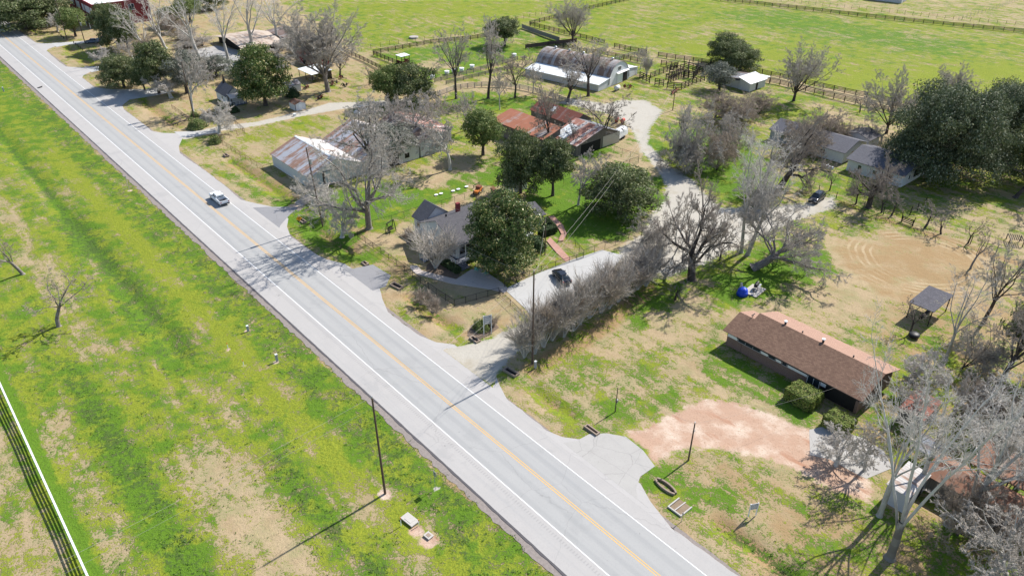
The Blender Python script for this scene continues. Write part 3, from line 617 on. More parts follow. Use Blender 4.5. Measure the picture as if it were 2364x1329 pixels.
STY = {  # clear trunk, limbs, limb angle range, child ratios, wobble, upward pull per level, leader
 'oak':   dict(tr=.22, nl=8, ang=(.55, 1.35), rat=(1.0, .55, .52, .50), kids=(7, 6, 5), wob=(.10, .24, .32, .36), trop=(.0, .04, .02, .02), leader=.6, r=.045, cs=.28),
 'round': dict(tr=.20, nl=10, ang=(.25, .95), rat=(1.05, .50, .48, .45), kids=(8, 7, 6), wob=(.06, .13, .20, .26), trop=(.0, .10, .10, .06), leader=.8, r=.035, cs=.22),
 'vase':  dict(tr=.17, nl=9, ang=(.22, .85), rat=(1.1, .52, .48, .45), kids=(7, 6, 5), wob=(.05, .08, .14, .2), trop=(.0, .06, .08, .05), leader=.6, r=.028, cs=.25),
 'syc':   dict(tr=.28, nl=4, ang=(.2, .75), rat=(1.0, .40, .50, .48), kids=(6, 5, 4), wob=(.07, .12, .22, .28), trop=(.05, .10, .03, .02), leader=.75, r=.019, cs=.25),
 'sycbig': dict(tr=.20, nl=3, ang=(.15, .5), rat=(1.15, .36, .50, .48), kids=(7, 5, 5), wob=(.05, .09, .22, .28), trop=(.05, .06, .03, .02), leader=.9, r=.022, cs=.38),
 'pecan': dict(tr=.28, nl=7, ang=(.35, 1.1), rat=(.85, .45, .48, .45), kids=(6, 5, 5), wob=(.08, .16, .24, .28), trop=(.03, .05, .02, .0), leader=.6, r=.022, cs=.25),
 'scrub': dict(tr=.10, nl=9, ang=(.2, 1.1), rat=(.9, .55, .52, .48), kids=(7, 6, 5), wob=(.15, .28, .34, .4), trop=(.0, .04, .02, .0), leader=.5, r=.020, cs=.12),
 'sparse': dict(tr=.28, nl=5, ang=(.35, .9), rat=(.85, .45, .45, .45), kids=(4, 4, 4), wob=(.10, .20, .28, .3), trop=(.02, .06, .04, .02), leader=.6, r=.022, cs=.3),
}
def bare_arrays(style, H, R, seed, twigs=4, twr=.011, lean=(0, 0), r0=None):
    st = STY[style]; rnd = random.Random(seed); big = []; med = []; ends = []
    def grow(p, d, L, r, lev, rend=None):
        ns = (5, 6, 4, 3)[lev]; wob = st['wob'][lev]; tp = st['trop'][lev]; rend = rend if rend is not None else r*.35; pts = [(p, d, r)]
        for i in range(ns):
            d = norm((d[0]+rnd.gauss(0, wob), d[1]+rnd.gauss(0, wob), d[2]+rnd.gauss(0, wob*.8)+tp))
            q = tuple(p[k]+d[k]*L/ns for k in range(3)); r2 = r+(rend-r)/(ns-i)
            (big if lev <= 1 else med).append(p+q+(r, r2)); p, r = q, r2; pts.append((p, d, r))
        return pts
    def kids(pts, L, lev):
        nk = st['kids'][lev-1]; rat = st['rat'][lev]; n = len(pts)
        for k in range(nk):
            f = st['cs']+(1-st['cs'])*(k+rnd.random())/nk; i = min(int(f*(n-1)), n-2); g = f*(n-1)-i; a, b = pts[i], pts[i+1]
            p = tuple(a[0][j]+(b[0][j]-a[0][j])*g for j in range(3)); d = turn(a[1], rnd.uniform(.35, .95), rnd.uniform(0, 6.283))
            l = L*rat*(1.15-.55*f)*rnd.uniform(.75, 1.2); r = a[2]*rnd.uniform(.45, .65)
            if lev == 3: ends.append((p, d, l)); med.append(p+tuple(p[j]+d[j]*l for j in range(3))+(max(r, twr*1.1), twr*.7)); continue
            kids(grow(p, d, l, r, lev+1), l, lev+1)
        p, d, r = pts[-1]
        if lev < 3: kids(grow(p, d, L*rat*.8, r, lev+1), L*rat*.8, lev+1)
    rr = r0/H if r0 else st['r']; tl = st['tr']*H
    d0 = norm((lean[0], lean[1], 1)); t = grow((0, 0, -.1), d0, tl, rr*H, 0, rr*H*.72)
    top, dd, r = t[-1]; L1 = (H-tl)*.72
    for k in range(st['nl']):
        az = 6.283*(k+rnd.uniform(-.3, .3))/st['nl']; a = rnd.uniform(*st['ang']); f = rnd.uniform(.55, 1.0) if st['tr'] > .15 else rnd.uniform(.1, .6)
        i = min(int(f*5), 4); p0 = t[i+1][0]; L = L1*st['rat'][0]*rnd.uniform(.8, 1.1)*(1-.12*a)
        kids(grow(p0, turn(dd, a, az), L, r*rnd.uniform(.42, .66), 1), L, 1)
    kids(grow(top, dd, L1*st['leader']*1.2, r*.6, 1), L1*st['leader'], 1)
    # fine twigs, all at once
    rs = np.random.RandomState(seed); E = np.array([e[0]+e[1]+(e[2],) for e in ends]); n = len(E)
    tw = []
    for k in range(twigs):
        f = rs.uniform(.15, 1, (n, 1)); p = E[:, :3]+E[:, 3:6]*E[:, 6:7]*f; d = E[:, 3:6]+rs.normal(0, .7, (n, 3)); d /= np.linalg.norm(d, axis=1, keepdims=True)
        l = E[:, 6:7]*rs.uniform(.3, .65, (n, 1)); tw.append(np.concatenate([p, p+d*l, np.full((n, 1), twr), np.full((n, 1), twr*.45)], 1))
    nb = len(t)-1; tr = np.array(big[:nb]); bg = np.array(big[nb:]); md = np.array(med); tw = np.concatenate(tw, 0)
    allp = np.concatenate([bg[:, 3:6], md[:, 3:6], tw[:, 3:6]], 0); zmax = np.percentile(allp[:, 2], 99.3); rad = np.percentile(np.hypot(allp[:, 0], allp[:, 1]), 93)
    sz = H/zmax; sr = R/rad
    for A in (bg, md, tw, tr):
        for o in (0, 3):
            k = np.clip(A[:, o+2]/max(tl, .1), .0, 1); sc = 1+(sr-1)*k; A[:, o] *= sc; A[:, o+1] *= sc; A[:, o+2] *= sz
    fl = tr[0]; flare = np.concatenate([fl[:3]-[0, 0, .15], fl[:3]+(fl[3:6]-fl[:3])*.35, [fl[6]*1.55, fl[6]*1.0]])[None]
    return tr, bg, md, tw, flare
def join_arr(parts):
    Vs, Qs, o = [], [], 0
    for V, Q in parts: Vs.append(V); Qs.append(Q+o); o += len(V)
    return np.concatenate(Vs), np.concatenate(Qs)
def bare_meshes(style, H, R, seed, bark, twig, twigs=4, twr=.011, lean=(0, 0), r0=None):
    tr, bg, md, tw, fl = bare_arrays(style, H, R, seed, twigs, twr, lean, r0)
    V, Q = join_arr([segs_to_arrays(fl, 9), segs_to_arrays(tr, 9)]); a = fast_mesh('trunk', V, Q, M[bark], True)
    V, Q = segs_to_arrays(bg, 6); b = fast_mesh('limbs', V, Q, M[bark], True)
    V, Q = join_arr([segs_to_arrays(md, 4), segs_to_arrays(tw, 3)]); c = fast_mesh('crown', V, Q, M[twig])
    return a, b, c
def stems_meshes(H, R, n, seed, bark, twig, dens=9, twr=.008):
    """many-stemmed bare shrub: stems fan out of one base"""
    rnd = random.Random(seed); rs = np.random.RandomState(seed); st = []; md = []; tw = []
    for k in range(n):
        az = 6.283*(k+rnd.random()*.7)/n; a = rnd.uniform(.08, .55); d = (math.sin(a)*math.cos(az), math.sin(a)*math.sin(az), math.cos(a)); p = (rnd.uniform(-.12, .12), rnd.uniform(-.12, .12), -.1); r = rnd.uniform(.05, .085)
        L = H*rnd.uniform(.62, .8); ns = 6
        for i in range(ns):
            d = norm((d[0]+rnd.gauss(0, .07), d[1]+rnd.gauss(0, .07), d[2]+.03)); q = tuple(p[j]+d[j]*L/ns for j in range(3)); st.append(p+q+(r, r*.82)); r *= .82
            if i >= 2:
                for m in range(4):
                    e = turn(d, rnd.uniform(.2, .6), rnd.uniform(0, 6.28)); l = H*rnd.uniform(.15, .32); q2 = tuple(q[j]+e[j]*l for j in range(3)); md.append(q+q2+(r*.5, .008))
                    P = np.array([q])+np.array([e])*l*rs.uniform(.2, 1, (dens, 1)); D = np.array([e])+rs.normal(0, .33, (dens, 3)); D[:, 2] += .15; D /= np.linalg.norm(D, axis=1, keepdims=True)
                    tw.append(np.concatenate([P, P+D*l*rs.uniform(.35, .9, (dens, 1)), np.full((dens, 1), twr), np.full((dens, 1), twr*.5)], 1))
            p = q
    st = np.array(st); md = np.array(md); tw = np.concatenate(tw, 0); zm = np.percentile(tw[:, 5], 99.5); rr = np.percentile(np.hypot(tw[:, 3], tw[:, 4]), 95)
    for A in (st, md, tw):
        for o in (0, 3): A[:, o] *= R/rr; A[:, o+1] *= R/rr; A[:, o+2] *= H/zm
    V, Q = segs_to_arrays(st, 6); a = fast_mesh('stems', V, Q, M[bark], True); V, Q = join_arr([segs_to_arrays(md, 3), segs_to_arrays(tw, 3)]); return a, fast_mesh('crown', V, Q, M[twig])
def leaf_mesh(name, P, Nn, size, rs, mat, asp=.55):
    n = len(P); r = rs.normal(0, 1, (n, 3)); x = np.cross(Nn, r); x /= np.linalg.norm(x, axis=1, keepdims=True)+1e-9; y = np.cross(Nn, x)
    s = size*rs.uniform(.6, 1.35, (n, 1)); V = np.stack([P-x*s, P-y*s*asp, P+x*s+Nn*s*.15, P+y*s*asp], 1).reshape(-1, 3)
    return fast_mesh(name, V, np.arange(4*n).reshape(-1, 4), mat)
def evergreen_meshes(H, R, seed, leaf, bark='bark_dark', nleaf=9000, size=.2, base=.22, lobes=22, shape=1.0, lob=.36, skirt=0):
    """crown of many lobes, each a shell of small leaves, gaps between them"""
    rnd = random.Random(seed); rs = np.random.RandomState(seed); zc = H*(base+(1-base)*.5); hz = H*(1-base)*.5; L = []
    for k in range(lobes):
        zz = 1-2*(k+.5)/lobes; a = k*2.39996+rnd.uniform(-.4, .4); q = math.sqrt(max(0, 1-zz*zz))**.8
        rr = rnd.uniform(.42, .82); wd = 1.0 if zz > 0 else (1.0-.08*abs(zz)); zz *= .92; lr = R*lob*rnd.uniform(.62, 1.3)
        L.append((R*rr*q*math.cos(a)*wd, R*rr*q*math.sin(a)*wd, zc+hz*rnd.uniform(.55, .82)*zz*shape, lr))
    L += [(rnd.uniform(-.2, .2)*R, rnd.uniform(-.2, .2)*R, zc+hz*.1, R*.5)]
    for k in range(skirt): a = 6.283*k/skirt+rnd.uniform(-.2, .2); L.append((R*.66*math.cos(a), R*.66*math.sin(a), H*rnd.uniform(.13, .24), R*rnd.uniform(.24, .34)))
    P = []; N = []; w = np.array([l[3]**2 for l in L]); cnt = (nleaf*w/w.sum()).astype(int)
    for (x, y, z, r), c in zip(L, cnt):
        c = max(c, 20); d = rs.normal(0, 1, (c, 3)); d[:, 2] = np.where(d[:, 2] < -.3, -d[:, 2]*.6, d[:, 2]); d /= np.linalg.norm(d, axis=1, keepdims=True)
        wv = 1+.16*np.sin(d[:, 0]*7+x)+.14*np.sin(d[:, 1]*8+y)+.12*np.sin(d[:, 2]*9+z)
        f = (rs.uniform(.30, 1.0, (c,))**.5)*wv; f += (rs.rand(c) < .06)*rs.uniform(0, .25, c)
        P.append(np.stack([x+d[:, 0]*r*f, y+d[:, 1]*r*f, z+d[:, 2]*r*.78*f], 1)); nn = d+rs.normal(0, .65, (c, 3)); N.append(nn/np.linalg.norm(nn, axis=1, keepdims=True))
    P = np.concatenate(P); N = np.concatenate(N); P[:, 2] = np.maximum(P[:, 2], .15); sz = H/np.percentile(P[:, 2], 99.5); P[:, 2] *= sz
    rad = np.percentile(np.hypot(P[:, 0], P[:, 1]), 96); P[:, :2] *= R/rad
    crown = leaf_mesh('crown', P, N, size, rs, M[leaf])
    sg = [(0, 0, -.2, 0, 0, H*.12, H*.042+.06, H*.03+.05), (0, 0, H*.12, rnd.uniform(-.3, .3), rnd.uniform(-.3, .3), H*.3, H*.03+.05, H*.024+.04)]
    for k, (x, y, z, r) in enumerate(L):
        if k % 2 == 0: sg.append((0, 0, H*rnd.uniform(.16, .32), x*.5, y*.5, z*.72+.1, H*.014+.03, H*.008+.02)); sg.append((x*.5, y*.5, z*.72+.1, x*.95, y*.95, z, H*.008+.02, .02))
    V, Q = segs_to_arrays(sg, 7); return fast_mesh('trunk', V, Q, M[bark], True), crown
def hedge_meshes(lx, ly, h, seed, leaf, n=5000, size=.09, rnd_=.25):
    rs = np.random.RandomState(seed); P = rs.uniform(-1, 1, (n, 3)); f = rs.randint(0, 5, n); 
    P[f == 0, 0] = 1; P[f == 1, 0] = -1; P[f == 2, 1] = 1; P[f == 3, 1] = -1; P[f == 4, 2] = 1
    top = rs.rand(n) < .3; P[top, 2] = 1
    N = np.zeros_like(P); N[f == 0, 0] = 1; N[f == 1, 0] = -1; N[f == 2, 1] = 1; N[f == 3, 1] = -1; N[(f == 4) | top, 2] = 1
    k = np.maximum(1, (np.abs(P)**6).sum(1)**(1/6.))[:, None]; P = P/k**(rnd_*4)
    P *= (1+.05*np.sin(P[:, 1:2]*9+seed)+.05*np.sin(P[:, :1]*8)+rs.normal(0, .03, (n, 1)))
    P[:, 0] *= lx/2; P[:, 1] *= ly/2; P[:, 2] = (P[:, 2]+1)*h/2
    nn = N+rs.normal(0, .5, (n, 3)); nn /= np.linalg.norm(nn, axis=1, keepdims=True); leaves = leaf_mesh('foliage', P, nn, size, rs, M[leaf], .6)
    mb = MB().box(-lx*.43, lx*.43, -ly*.43, ly*.43, .02, h*.9); core = mesh('core', mb, M['dark']); return leaves, core
def bush_meshes(R, h, seed, leaf, n=2600, size=.1):
    rs = np.random.RandomState(seed); d = rs.normal(0, 1, (n, 3)); d[:, 2] = np.abs(d[:, 2]); d /= np.linalg.norm(d, axis=1, keepdims=True)
    f = (1+.12*np.sin(d[:, :1]*6+seed)+.12*np.sin(d[:, 1:2]*7+2*seed)+.1*np.sin(d[:, 2:]*9))*rs.uniform(.7, 1.02, (n, 1))
    P = d*f*np.array([[R, R, h]]); nn = d+rs.normal(0, .5, (n, 3)); nn /= np.linalg.norm(nn, axis=1, keepdims=True)
    lv = leaf_mesh('foliage', P, nn, size, rs, M[leaf], .6)
    sg = []; 
    for i in range(9): a = i*.7; sg.append((0, 0, 0, .75*R*math.cos(a)*.8, .75*R*math.sin(a)*.8, h*.7, .035, .01))
    V, Q = segs_to_arrays(sg, 5); return lv, fast_mesh('stems', V, Q, M['bark_dark'])
# prototypes (unit: real metres, later copies are scaled)
PB = {}
def proto(kind, *a):
    if kind not in PB: PB[kind] = BUILD[kind]()
    return PB[kind]
BUILD = {
 'bigoak': lambda: (18, 12, bare_meshes('oak', 18, 12, 17, 'bark_gray', 'twig_gray', 6, .016, (.05, 0), .62)),
 'oak1': lambda: (16, 9, bare_meshes('oak', 16, 9, 11, 'bark_gray', 'twig_gray', 15, 0.0162)),
 'oak2': lambda: (14, 7, bare_meshes('oak', 14, 7, 23, 'bark_dark', 'twig_dark', 12, 0.0142)),
 'round1': lambda: (20, 11, bare_meshes('round', 20, 11, 31, 'bark_gray', 'twig_gray', 15, 0.0190)),
 'vase1': lambda: (14, 7, bare_meshes('vase', 14, 7, 41, 'bark_dark', 'twig_gray', 15, 0.0162)),
 'vase2': lambda: (13, 6.5, bare_meshes('vase', 13, 6.5, 42, 'bark_dark', 'twig_gray', 15, 0.0162)),
 'syc1': lambda: (22, 7, bare_meshes('syc', 22, 7, 51, 'bark_white', 'twig_pale', 3, 0.0171)),
 'syc2': lambda: (20, 6, bare_meshes('syc', 20, 6, 52, 'bark_white', 'twig_pale', 3, 0.0171)),
 'pecan1': lambda: (15, 5, bare_meshes('pecan', 15, 5, 61, 'bark_dark', 'twig_gray', 12, 0.0152)),
 'pecan2': lambda: (13, 5, bare_meshes('pecan', 13, 5, 62, 'bark_dark', 'twig_dark', 12, 0.0142)),
 'pale1': lambda: (9, 4, bare_meshes('pecan', 9, 4, 63, 'bark_pale', 'twig_gray', 15, 0.0123)),
 'pale2': lambda: (8, 4, bare_meshes('oak', 8, 4, 64, 'bark_pale', 'twig_pale', 15, 0.0114)),
 'scrub1': lambda: (9, 6, bare_meshes('scrub', 9, 6, 71, 'bark_dark', 'twig_gray', 15, 0.0142)),
 'scrub2': lambda: (8, 6, bare_meshes('scrub', 8, 6, 72, 'bark_dark', 'twig_brown', 15, 0.0142)),
 'sparse1': lambda: (8, 3.5, bare_meshes('sparse', 8, 3.5, 81, 'bark_gray', 'twig_brown', 9, 0.0114)),
 'sapling': lambda: (6, 1.8, bare_meshes('sparse', 6, 1.8, 82, 'bark_dark', 'twig_dark', 9, 0.0114)),
 'stems1': lambda: (6, 2.6, stems_meshes(6, 2.6, 15, 91, 'bark_pale', 'twig_gray', 8, .014)),
 'stems2': lambda: (6.5, 2.4, stems_meshes(6.5, 2.4, 14, 92, 'bark_pale', 'twig_gray', 6, .014)),
 'stems3': lambda: (5.5, 2.3, stems_meshes(5.5, 2.3, 12, 93, 'bark_pale', 'twig_brown', 6, .014)),
 'ever1': lambda: (11, 6.5, evergreen_meshes(11, 6.5, 101, 'leaf_oak', nleaf=24000, size=.19, lobes=26, base=.06, lob=.31, skirt=5)),
 'ever2': lambda: (9, 4.5, evergreen_meshes(9, 4.5, 102, 'leaf_oak', nleaf=15000, size=.18, lobes=22, lob=.38, base=.10)),
 'ever3': lambda: (10, 5, evergreen_meshes(10, 5, 103, 'leaf_green', nleaf=14000, size=.19, lobes=22, base=.16)),
 'sycbig': lambda: (27, 9, bare_meshes('sycbig', 27, 9, 57, 'bark_syc', 'twig_pale', 4, 0.0146, (0, 0), .55)),
 'liveoak': lambda: (15, 13, evergreen_meshes(15, 13, 104, 'leaf_liveoak', nleaf=90000, size=.20, lobes=54, lob=.24, base=.0, skirt=14)),
 'ever4': lambda: (10, 5, evergreen_meshes(10, 5, 105, 'leaf_gray', nleaf=12000, size=.16, lobes=22, lob=.32, base=.05)),
 'magnolia': lambda: (13.5, 6.2, evergreen_meshes(13.5, 6.2, 106, 'leaf_magnolia', nleaf=46000, size=.17, lobes=38, base=.0, lob=.28, skirt=9)),
 'mag2': lambda: (12, 6, evergreen_meshes(12, 6, 107, 'leaf_magnolia', nleaf=26000, size=.2, lobes=28, base=.0, lob=.31, skirt=8)),
 'dbush': lambda: (1.3, 1.3, bush_meshes(1.3, 1.3, 7, 'leaf_dark')),
 'gbush': lambda: (1.5, 1.5, bush_meshes(1.5, 1.5, 9, 'leaf_green')),
 'tbush': lambda: (1.6, 1.6, stems_meshes(1.6, 1.6, 12, 95, 'bark_gray', 'twig_brown', 7, .010)),
}
PART = {3: ('trunk', 'limbs', 'crown'), 2: ('trunk', 'crown')}
def tree(kind, bx, by, ty, wpx, label, cat='tree', group=None, rot=None, lean=(0, 0), H=None):
    """bx, by foot of the trunk as surveyed; ty top; wpx crown width in pixels"""
    h0, r0, ms = proto(kind); u, w_ = uw(bx, by); x, y = at(bx, by)
    h = H or max(.5, height(bx, by, ty)); sc = F/depth(x, y, h*.6); r = wpx/2/sc*(1.14 if len(ms) == 3 else 1)
    rnd = random.Random(int(bx*7+by*13)); rot = rnd.uniform(0, 6.28) if rot is None else rot
    nmk = {'stems': 'bare_shrub', 'dbush': 'round_bush', 'gbush': 'green_bush', 'tbush': 'bare_bush', 'scrub': 'scrub_tree', 'ever': 'evergreen_tree', 'liveo': 'live_oak_tree', 'magno': 'magnolia_tree', 'mag2': 'magnolia_tree', 'syc1': 'sycamore_tree', 'sycb': 'sycamore_tree', 'syc2': 'sycamore_tree', 'sapli': 'sapling'}
    n_ = next((v for k, v in nmk.items() if kind.startswith(k)), 'bare_tree')
    t = thing(n_, label, cat, u, w_, 0, rot, group); t.scale = (r/r0, r/r0, h/h0)
    if lean != (0, 0):
        # lean[0] to the right in the photo, lean[1] towards the camera
        a = math.hypot(*lean); ax = (-lean[1]*0+0, 0)
        from mathutils import Matrix, Vector
        axis = Vector((-lean[1]*-1, lean[0], 0)).normalized()
        t.rotation_mode = 'XYZ'; R_ = Matrix.Rotation(a, 4, axis) @ Matrix.Rotation(A0+rot, 4, 'Z'); t.rotation_euler = R_.to_euler()
    if len(ms) == 3:
        a = mk('trunk', ms[0], None, t); mk('limbs', ms[1], None, a); mk('crown', ms[2], None, t)
    else:
        nn = ('stems', 'crown') if n_ == 'bare_shrub' or kind == 'tbush' else (('foliage', 'stems') if n_ in ('round_bush', 'green_bush') else ('trunk', 'crown'))
        mk(nn[0], ms[0], None, t); mk(nn[1], ms[1], None, t)
    return t
T = tree
# --- nearest bare trees
T('bigoak', 852, 527, 280, 270, 'largest bare oak with thick gray trunk between rusty barn and gray house', rot=1.0)
T('oak2', 1597, 645, 415, 205, 'big dark bare oak at the end of the shrub row beside the gravel lot', rot=2.1)
T('syc2', 1711, 583, 295, 130, 'left stem of the pale barked pair behind the gravel lot fence', group='pale barked pair by the lot', lean=(-.04, 0))
T('syc2', 1726, 588, 320, 150, 'right leaning one of the pale barked pair behind the gravel lot fence', group='pale barked pair by the lot', lean=(.16, 0), rot=4)
T('oak1', 1742, 618, 500, 230, 'low dark bare tree leaning right over the lawn below the gravel lot', lean=(.85, .1), rot=.4, H=13)
T('sycbig', 2055, 1285, 560, 330, 'tallest pale sycamore with forked trunk in front of the white roofed shed', rot=2.6, H=27)
T('syc2', 2030, 1190, 820, 190, 'slimmer pale tree just behind the tallest forked sycamore', lean=(.02, 0), H=19)
T('syc1', 2190, 1210, 700, 300, 'pale leaning sycamore right of the white roofed shed', lean=(.22, 0), rot=5, H=20)
T('pale1', 1995, 1085, 880, 130, 'pale twiggy small tree over the end of the brown roof', rot=2, H=8.5, lean=(-.15, 0))
T('syc2', 2183, 830, 560, 120, 'tall thin bare tree beside the dark roofed pavilion', H=15)
T('pecan1', 2270, 745, 560, 120, 'bare multi stemmed tree right of the pavilion')
T('pecan2', 2300, 900, 640, 210, 'bare gray tree at the right margin below the pavilion')
T('pale1', 2290, 1330, 1120, 300, 'tangled bare tree at the bottom right over the long rusty roof', H=11)
T('scrub2', 2210, 1235, 1060, 190, 'brushy bare tree in front of the long rusty shed', H=8)
T('pale1', 2350, 1120, 900, 220, 'tangled bare tree beside the rusty carport roof', H=11)
T('scrub1', 2360, 1480, 1250, 300, 'tangled bare tree in the bottom right corner', H=11)
T('pale2', 2140, 900, 790, 130, 'pale brushy tree between the brown house and the pavilion', H=6)
T('scrub1', 2220, 850, 730, 160, 'gray brushy tree below the pavilion', H=8)
T('scrub2', 2300, 1010, 850, 190, 'brown brushy tree above the rusty carport', H=8)
T('pale2', 1930, 1075, 975, 120, 'low pale twiggy shrub beside the smaller box hedge', 'shrub', H=4)
T('pale1', 2100, 960, 870, 120, 'gray twiggy tree behind the end of the brown house', H=7)
T('sapling', 2100, 770, 690, 60, 'thin bare sapling left of the pavilion')
T('pecan2', 2345, 455, 330, 150, 'low bare tree at the right edge below the live oaks', lean=(.3, 0))
T('sparse1', 2240, 620, 520, 90, 'small bare tree at the edge of the mowed circle')
# --- left field
T('sparse1', 52, 632, 505, 150, 'leaning bare sapling at the left edge of the green field', lean=(-.42, 0), H=9)
T('sparse1', 135, 752, 622, 185, 'small reddish bare tree with twisted trunk in the green field', lean=(-.12, 0), H=9.5)
# --- by the lot and the lane
T('pale1', 1335, 472, 345, 110, 'pale bare tree casting a long shadow on the bright lawn')
T('scrub1', 1480, 560, 480, 110, 'gray scrubby tree at the corner of the gravel lot', H=6)
T('sapling', 1662, 600, 525, 60, 'thin dark sapling by the lot fence, left of the pale pair')
T('sapling', 1560, 690, 640, 50, 'short bare sapling behind the end of the shrub row')
T('sapling', 1300, 700, 660, 30, 'tiny bare sapling') if False else None
# --- thicket right of the lane
T('scrub1', 1614, 388, 215, 150, 'tallest gray thicket tree right of the farm lane, thick dark trunk', H=13)
T('scrub1', 1573, 378, 235, 110, 'gray thicket tree nearest the farm lane', rot=2, H=11)
T('scrub2', 1655, 392, 270, 110, 'brownish thicket tree right of the thick dark trunk', H=9)
T('scrub1', 1700, 350, 240, 130, 'gray thicket tree above the brown ones', H=9)
T('scrub2', 1700, 290, 205, 110, 'brown thicket tree nearest the small white roofed shed', H=7)
T('scrub2', 1755, 262, 190, 90, 'brown brush at the foot of the small white roofed shed', H=5.5)
T('scrub2', 1650, 275, 195, 120, 'brown thicket tree below the round evergreen', H=7)
T('syc2', 1765, 430, 290, 110, 'pale bare tree between the thicket and the brownish leaning tree', lean=(.05, 0))
T('scrub1', 1720, 470, 380, 130, 'gray scrub above the gravel lot arm', H=7)
T('oak2', 1800, 432, 255, 150, 'brownish leaning tree in front of the far gray roofed house', lean=(.45, 0), H=17)
T('scrub2', 1905, 330, 225, 130, 'brown bare tree over the far gray roofed house', H=8)
T('scrub2', 1840, 350, 250, 110, 'brown brush between the two far houses', H=8)
T('scrub1', 1990, 330, 268, 70, 'gray bush like tree behind the white house', H=6)
T('oak2', 2005, 478, 360, 130, 'dark bare tree at the fence in front of the white house', rot=1)
T('sapling', 1976, 470, 400, 50, 'thin bare tree left of the dark one at the rustic fence')
T('sapling', 2035, 490, 425, 50, 'thin bare tree right of the dark one at the rustic fence')
T('sapling', 2058, 497, 440, 50, 'second thin bare tree right of the dark one at the rustic fence')
T('sapling', 1915, 440, 380, 40, 'thin sapling by the white tank')
T('sapling', 2135, 525, 470, 70, 'bare sapling on the rustic fence line, right of the wood gate')
T('sapling', 2172, 540, 490, 60, 'bare sapling on the rustic fence line, fourth post from the gate')
T('sapling', 2235, 560, 500, 50, 'bare sapling on the rustic fence line, far right')
T('vase1', 1832, 233, 103, 118, 'vase shaped bare tree standing in its own shadow beside the board fence')
T('vase2', 2046, 308, 163, 118, 'vase shaped bare tree right of the bare track between the board fences', rot=3)
T('vase2', 2190, 240, 148, 92, 'vase shaped bare tree in the pasture beside the live oaks', rot=5)
T('sapling', 1985, 258, 215, 40, 'thin bare sapling between the two board fences')
T('scrub2', 1935, 330, 270, 70, 'dense brown bush at the corner of the white house', H=5)
# --- around the rusty sheds
T('pecan2', 1268, 345, 192, 90, 'dark bare tree between the two rusty roofed sheds')
T('pecan2', 1392, 332, 214, 120, 'dark bare tree beside the white stock trailer')
T('sapling', 1318, 350, 270, 70, 'thin bare tree in front of the collapsing white roof')
T('pecan1', 1310, 236, 148, 100, 'dark bare tree by the curving fence before the arched barn')
T('pecan1', 1358, 222, 90, 105, 'tall bare tree in front of the arched barn, brush at its foot')
T('pecan2', 1189, 225, 122, 80, 'thick stemmed bare tree at the left end of the curving fence')
T('pale1', 1154, 253, 165, 50, 'slim pale bare tree above the rusty roof')
T('pecan1', 1127, 226, 38, 90, 'tall bare tree standing in the curving fence line')
T('pecan1', 1053, 228, 62, 85, 'tall bare tree left of the one in the curving fence line', rot=4)
T('vase1', 1322, 98, 0, 95, 'vase shaped bare tree where the solid wood fences meet')
T('pale1', 1478, 160, 105, 40, 'bare sprouting bush beside the cattle pens')
T('stems2', 1492, 175, 130, 45, 'bare stems sprouting at the pen gate', 'shrub')
T('round1', 757, 211, 12, 168, 'big rounded gray bare tree above the open sided shed', rot=3)
T('pecan2', 785, 178, 110, 70, 'smaller bare tree right of the big rounded gray tree')
T('sapling', 852, 196, 150, 40, 'pale bare sapling left of the shelter tower lane')
# --- over the barns
T('pecan1', 872, 408, 222, 150, 'bare gray tree rising over the middle of the second barn', lean=(-.08, 0))
T('pale1', 950, 335, 212, 120, 'bare tree over the third barn roof')
T('pale1', 1039, 390, 222, 130, 'bare tree with gray trunk beside the third barn gable', H=12)
T('pale1', 985, 300, 205, 90, 'bare tree behind the third barn')
T('pale2', 850, 305, 235, 90, 'pale brushy tree beside the pale van')
T('pale2', 722, 470, 405, 90, 'pale brushy shrub at the foot of the roadside power pole', 'shrub', H=5)
T('pale2', 790, 545, 440, 90, 'pale roadside scrub tree in front of the largest oak', H=7)
T('pale2', 745, 500, 440, 70, 'pale scrub between the power pole and the largest oak', 'shrub', H=5)
T('stems1', 1006, 618, 500, 150, 'bare pinkish crepe myrtle before the porch of the gray house', 'shrub', H=8)
T('tbush', 945, 560, 525, 50, 'small bare bush at the left corner of the gray house', 'shrub')
# --- top left cluster
T('syc1', 382, 112, 10, 110, 'white barked tree nearest the red brick building', lean=(-.35, 0), H=19)
T('syc1', 352, 128, 30, 100, 'white barked tree leaning left in front of the red brick building', lean=(-.45, 0), H=18)
T('syc1', 463, 140, -60, 120, 'white barked tree left of the tan roofed pavilion', lean=(-.1, 0), H=25, rot=2)
T('syc2', 531, 155, -60, 110, 'white barked tree standing in the far parking lot', H=24, rot=1)
T('syc1', 583, 116, -70, 130, 'white barked tree at the corner of the tan roofed pavilion', H=24, rot=4)
T('syc2', 640, 100, -40, 110, 'white barked tree right of the tan roofed pavilion', H=18, rot=3)
T('pale1', 448, 266, 133, 110, 'gray bare tree behind the roadside power pole, top left', H=16)
T('pale2', 506, 308, 250, 85, 'low rounded bare tree at the gated entrance', H=7)
T('pale2', 236, 152, 110, 55, 'pale bare shrub by the two parked vehicles', 'shrub', H=5)
T('pale2', 133, 72, 32, 50, 'pale bare tree among the top left evergreens', H=7)
T('pale1', 312, 150, 100, 60, 'gray bare tree before the red brick building', H=9)
T('sparse1', 325, 168, 128, 45, 'forked bare tree in the tan yard', H=7)
T('scrub1', 455, 190, 130, 110, 'gray bare tree mixed into the evergreens by the road', H=12)
T('scrub2', 700, 120, 80, 90, 'brown brush behind the red shed', H=8)
T('scrub1', 420, 95, 60, 90, 'brown brush across the tan yard', H=5)
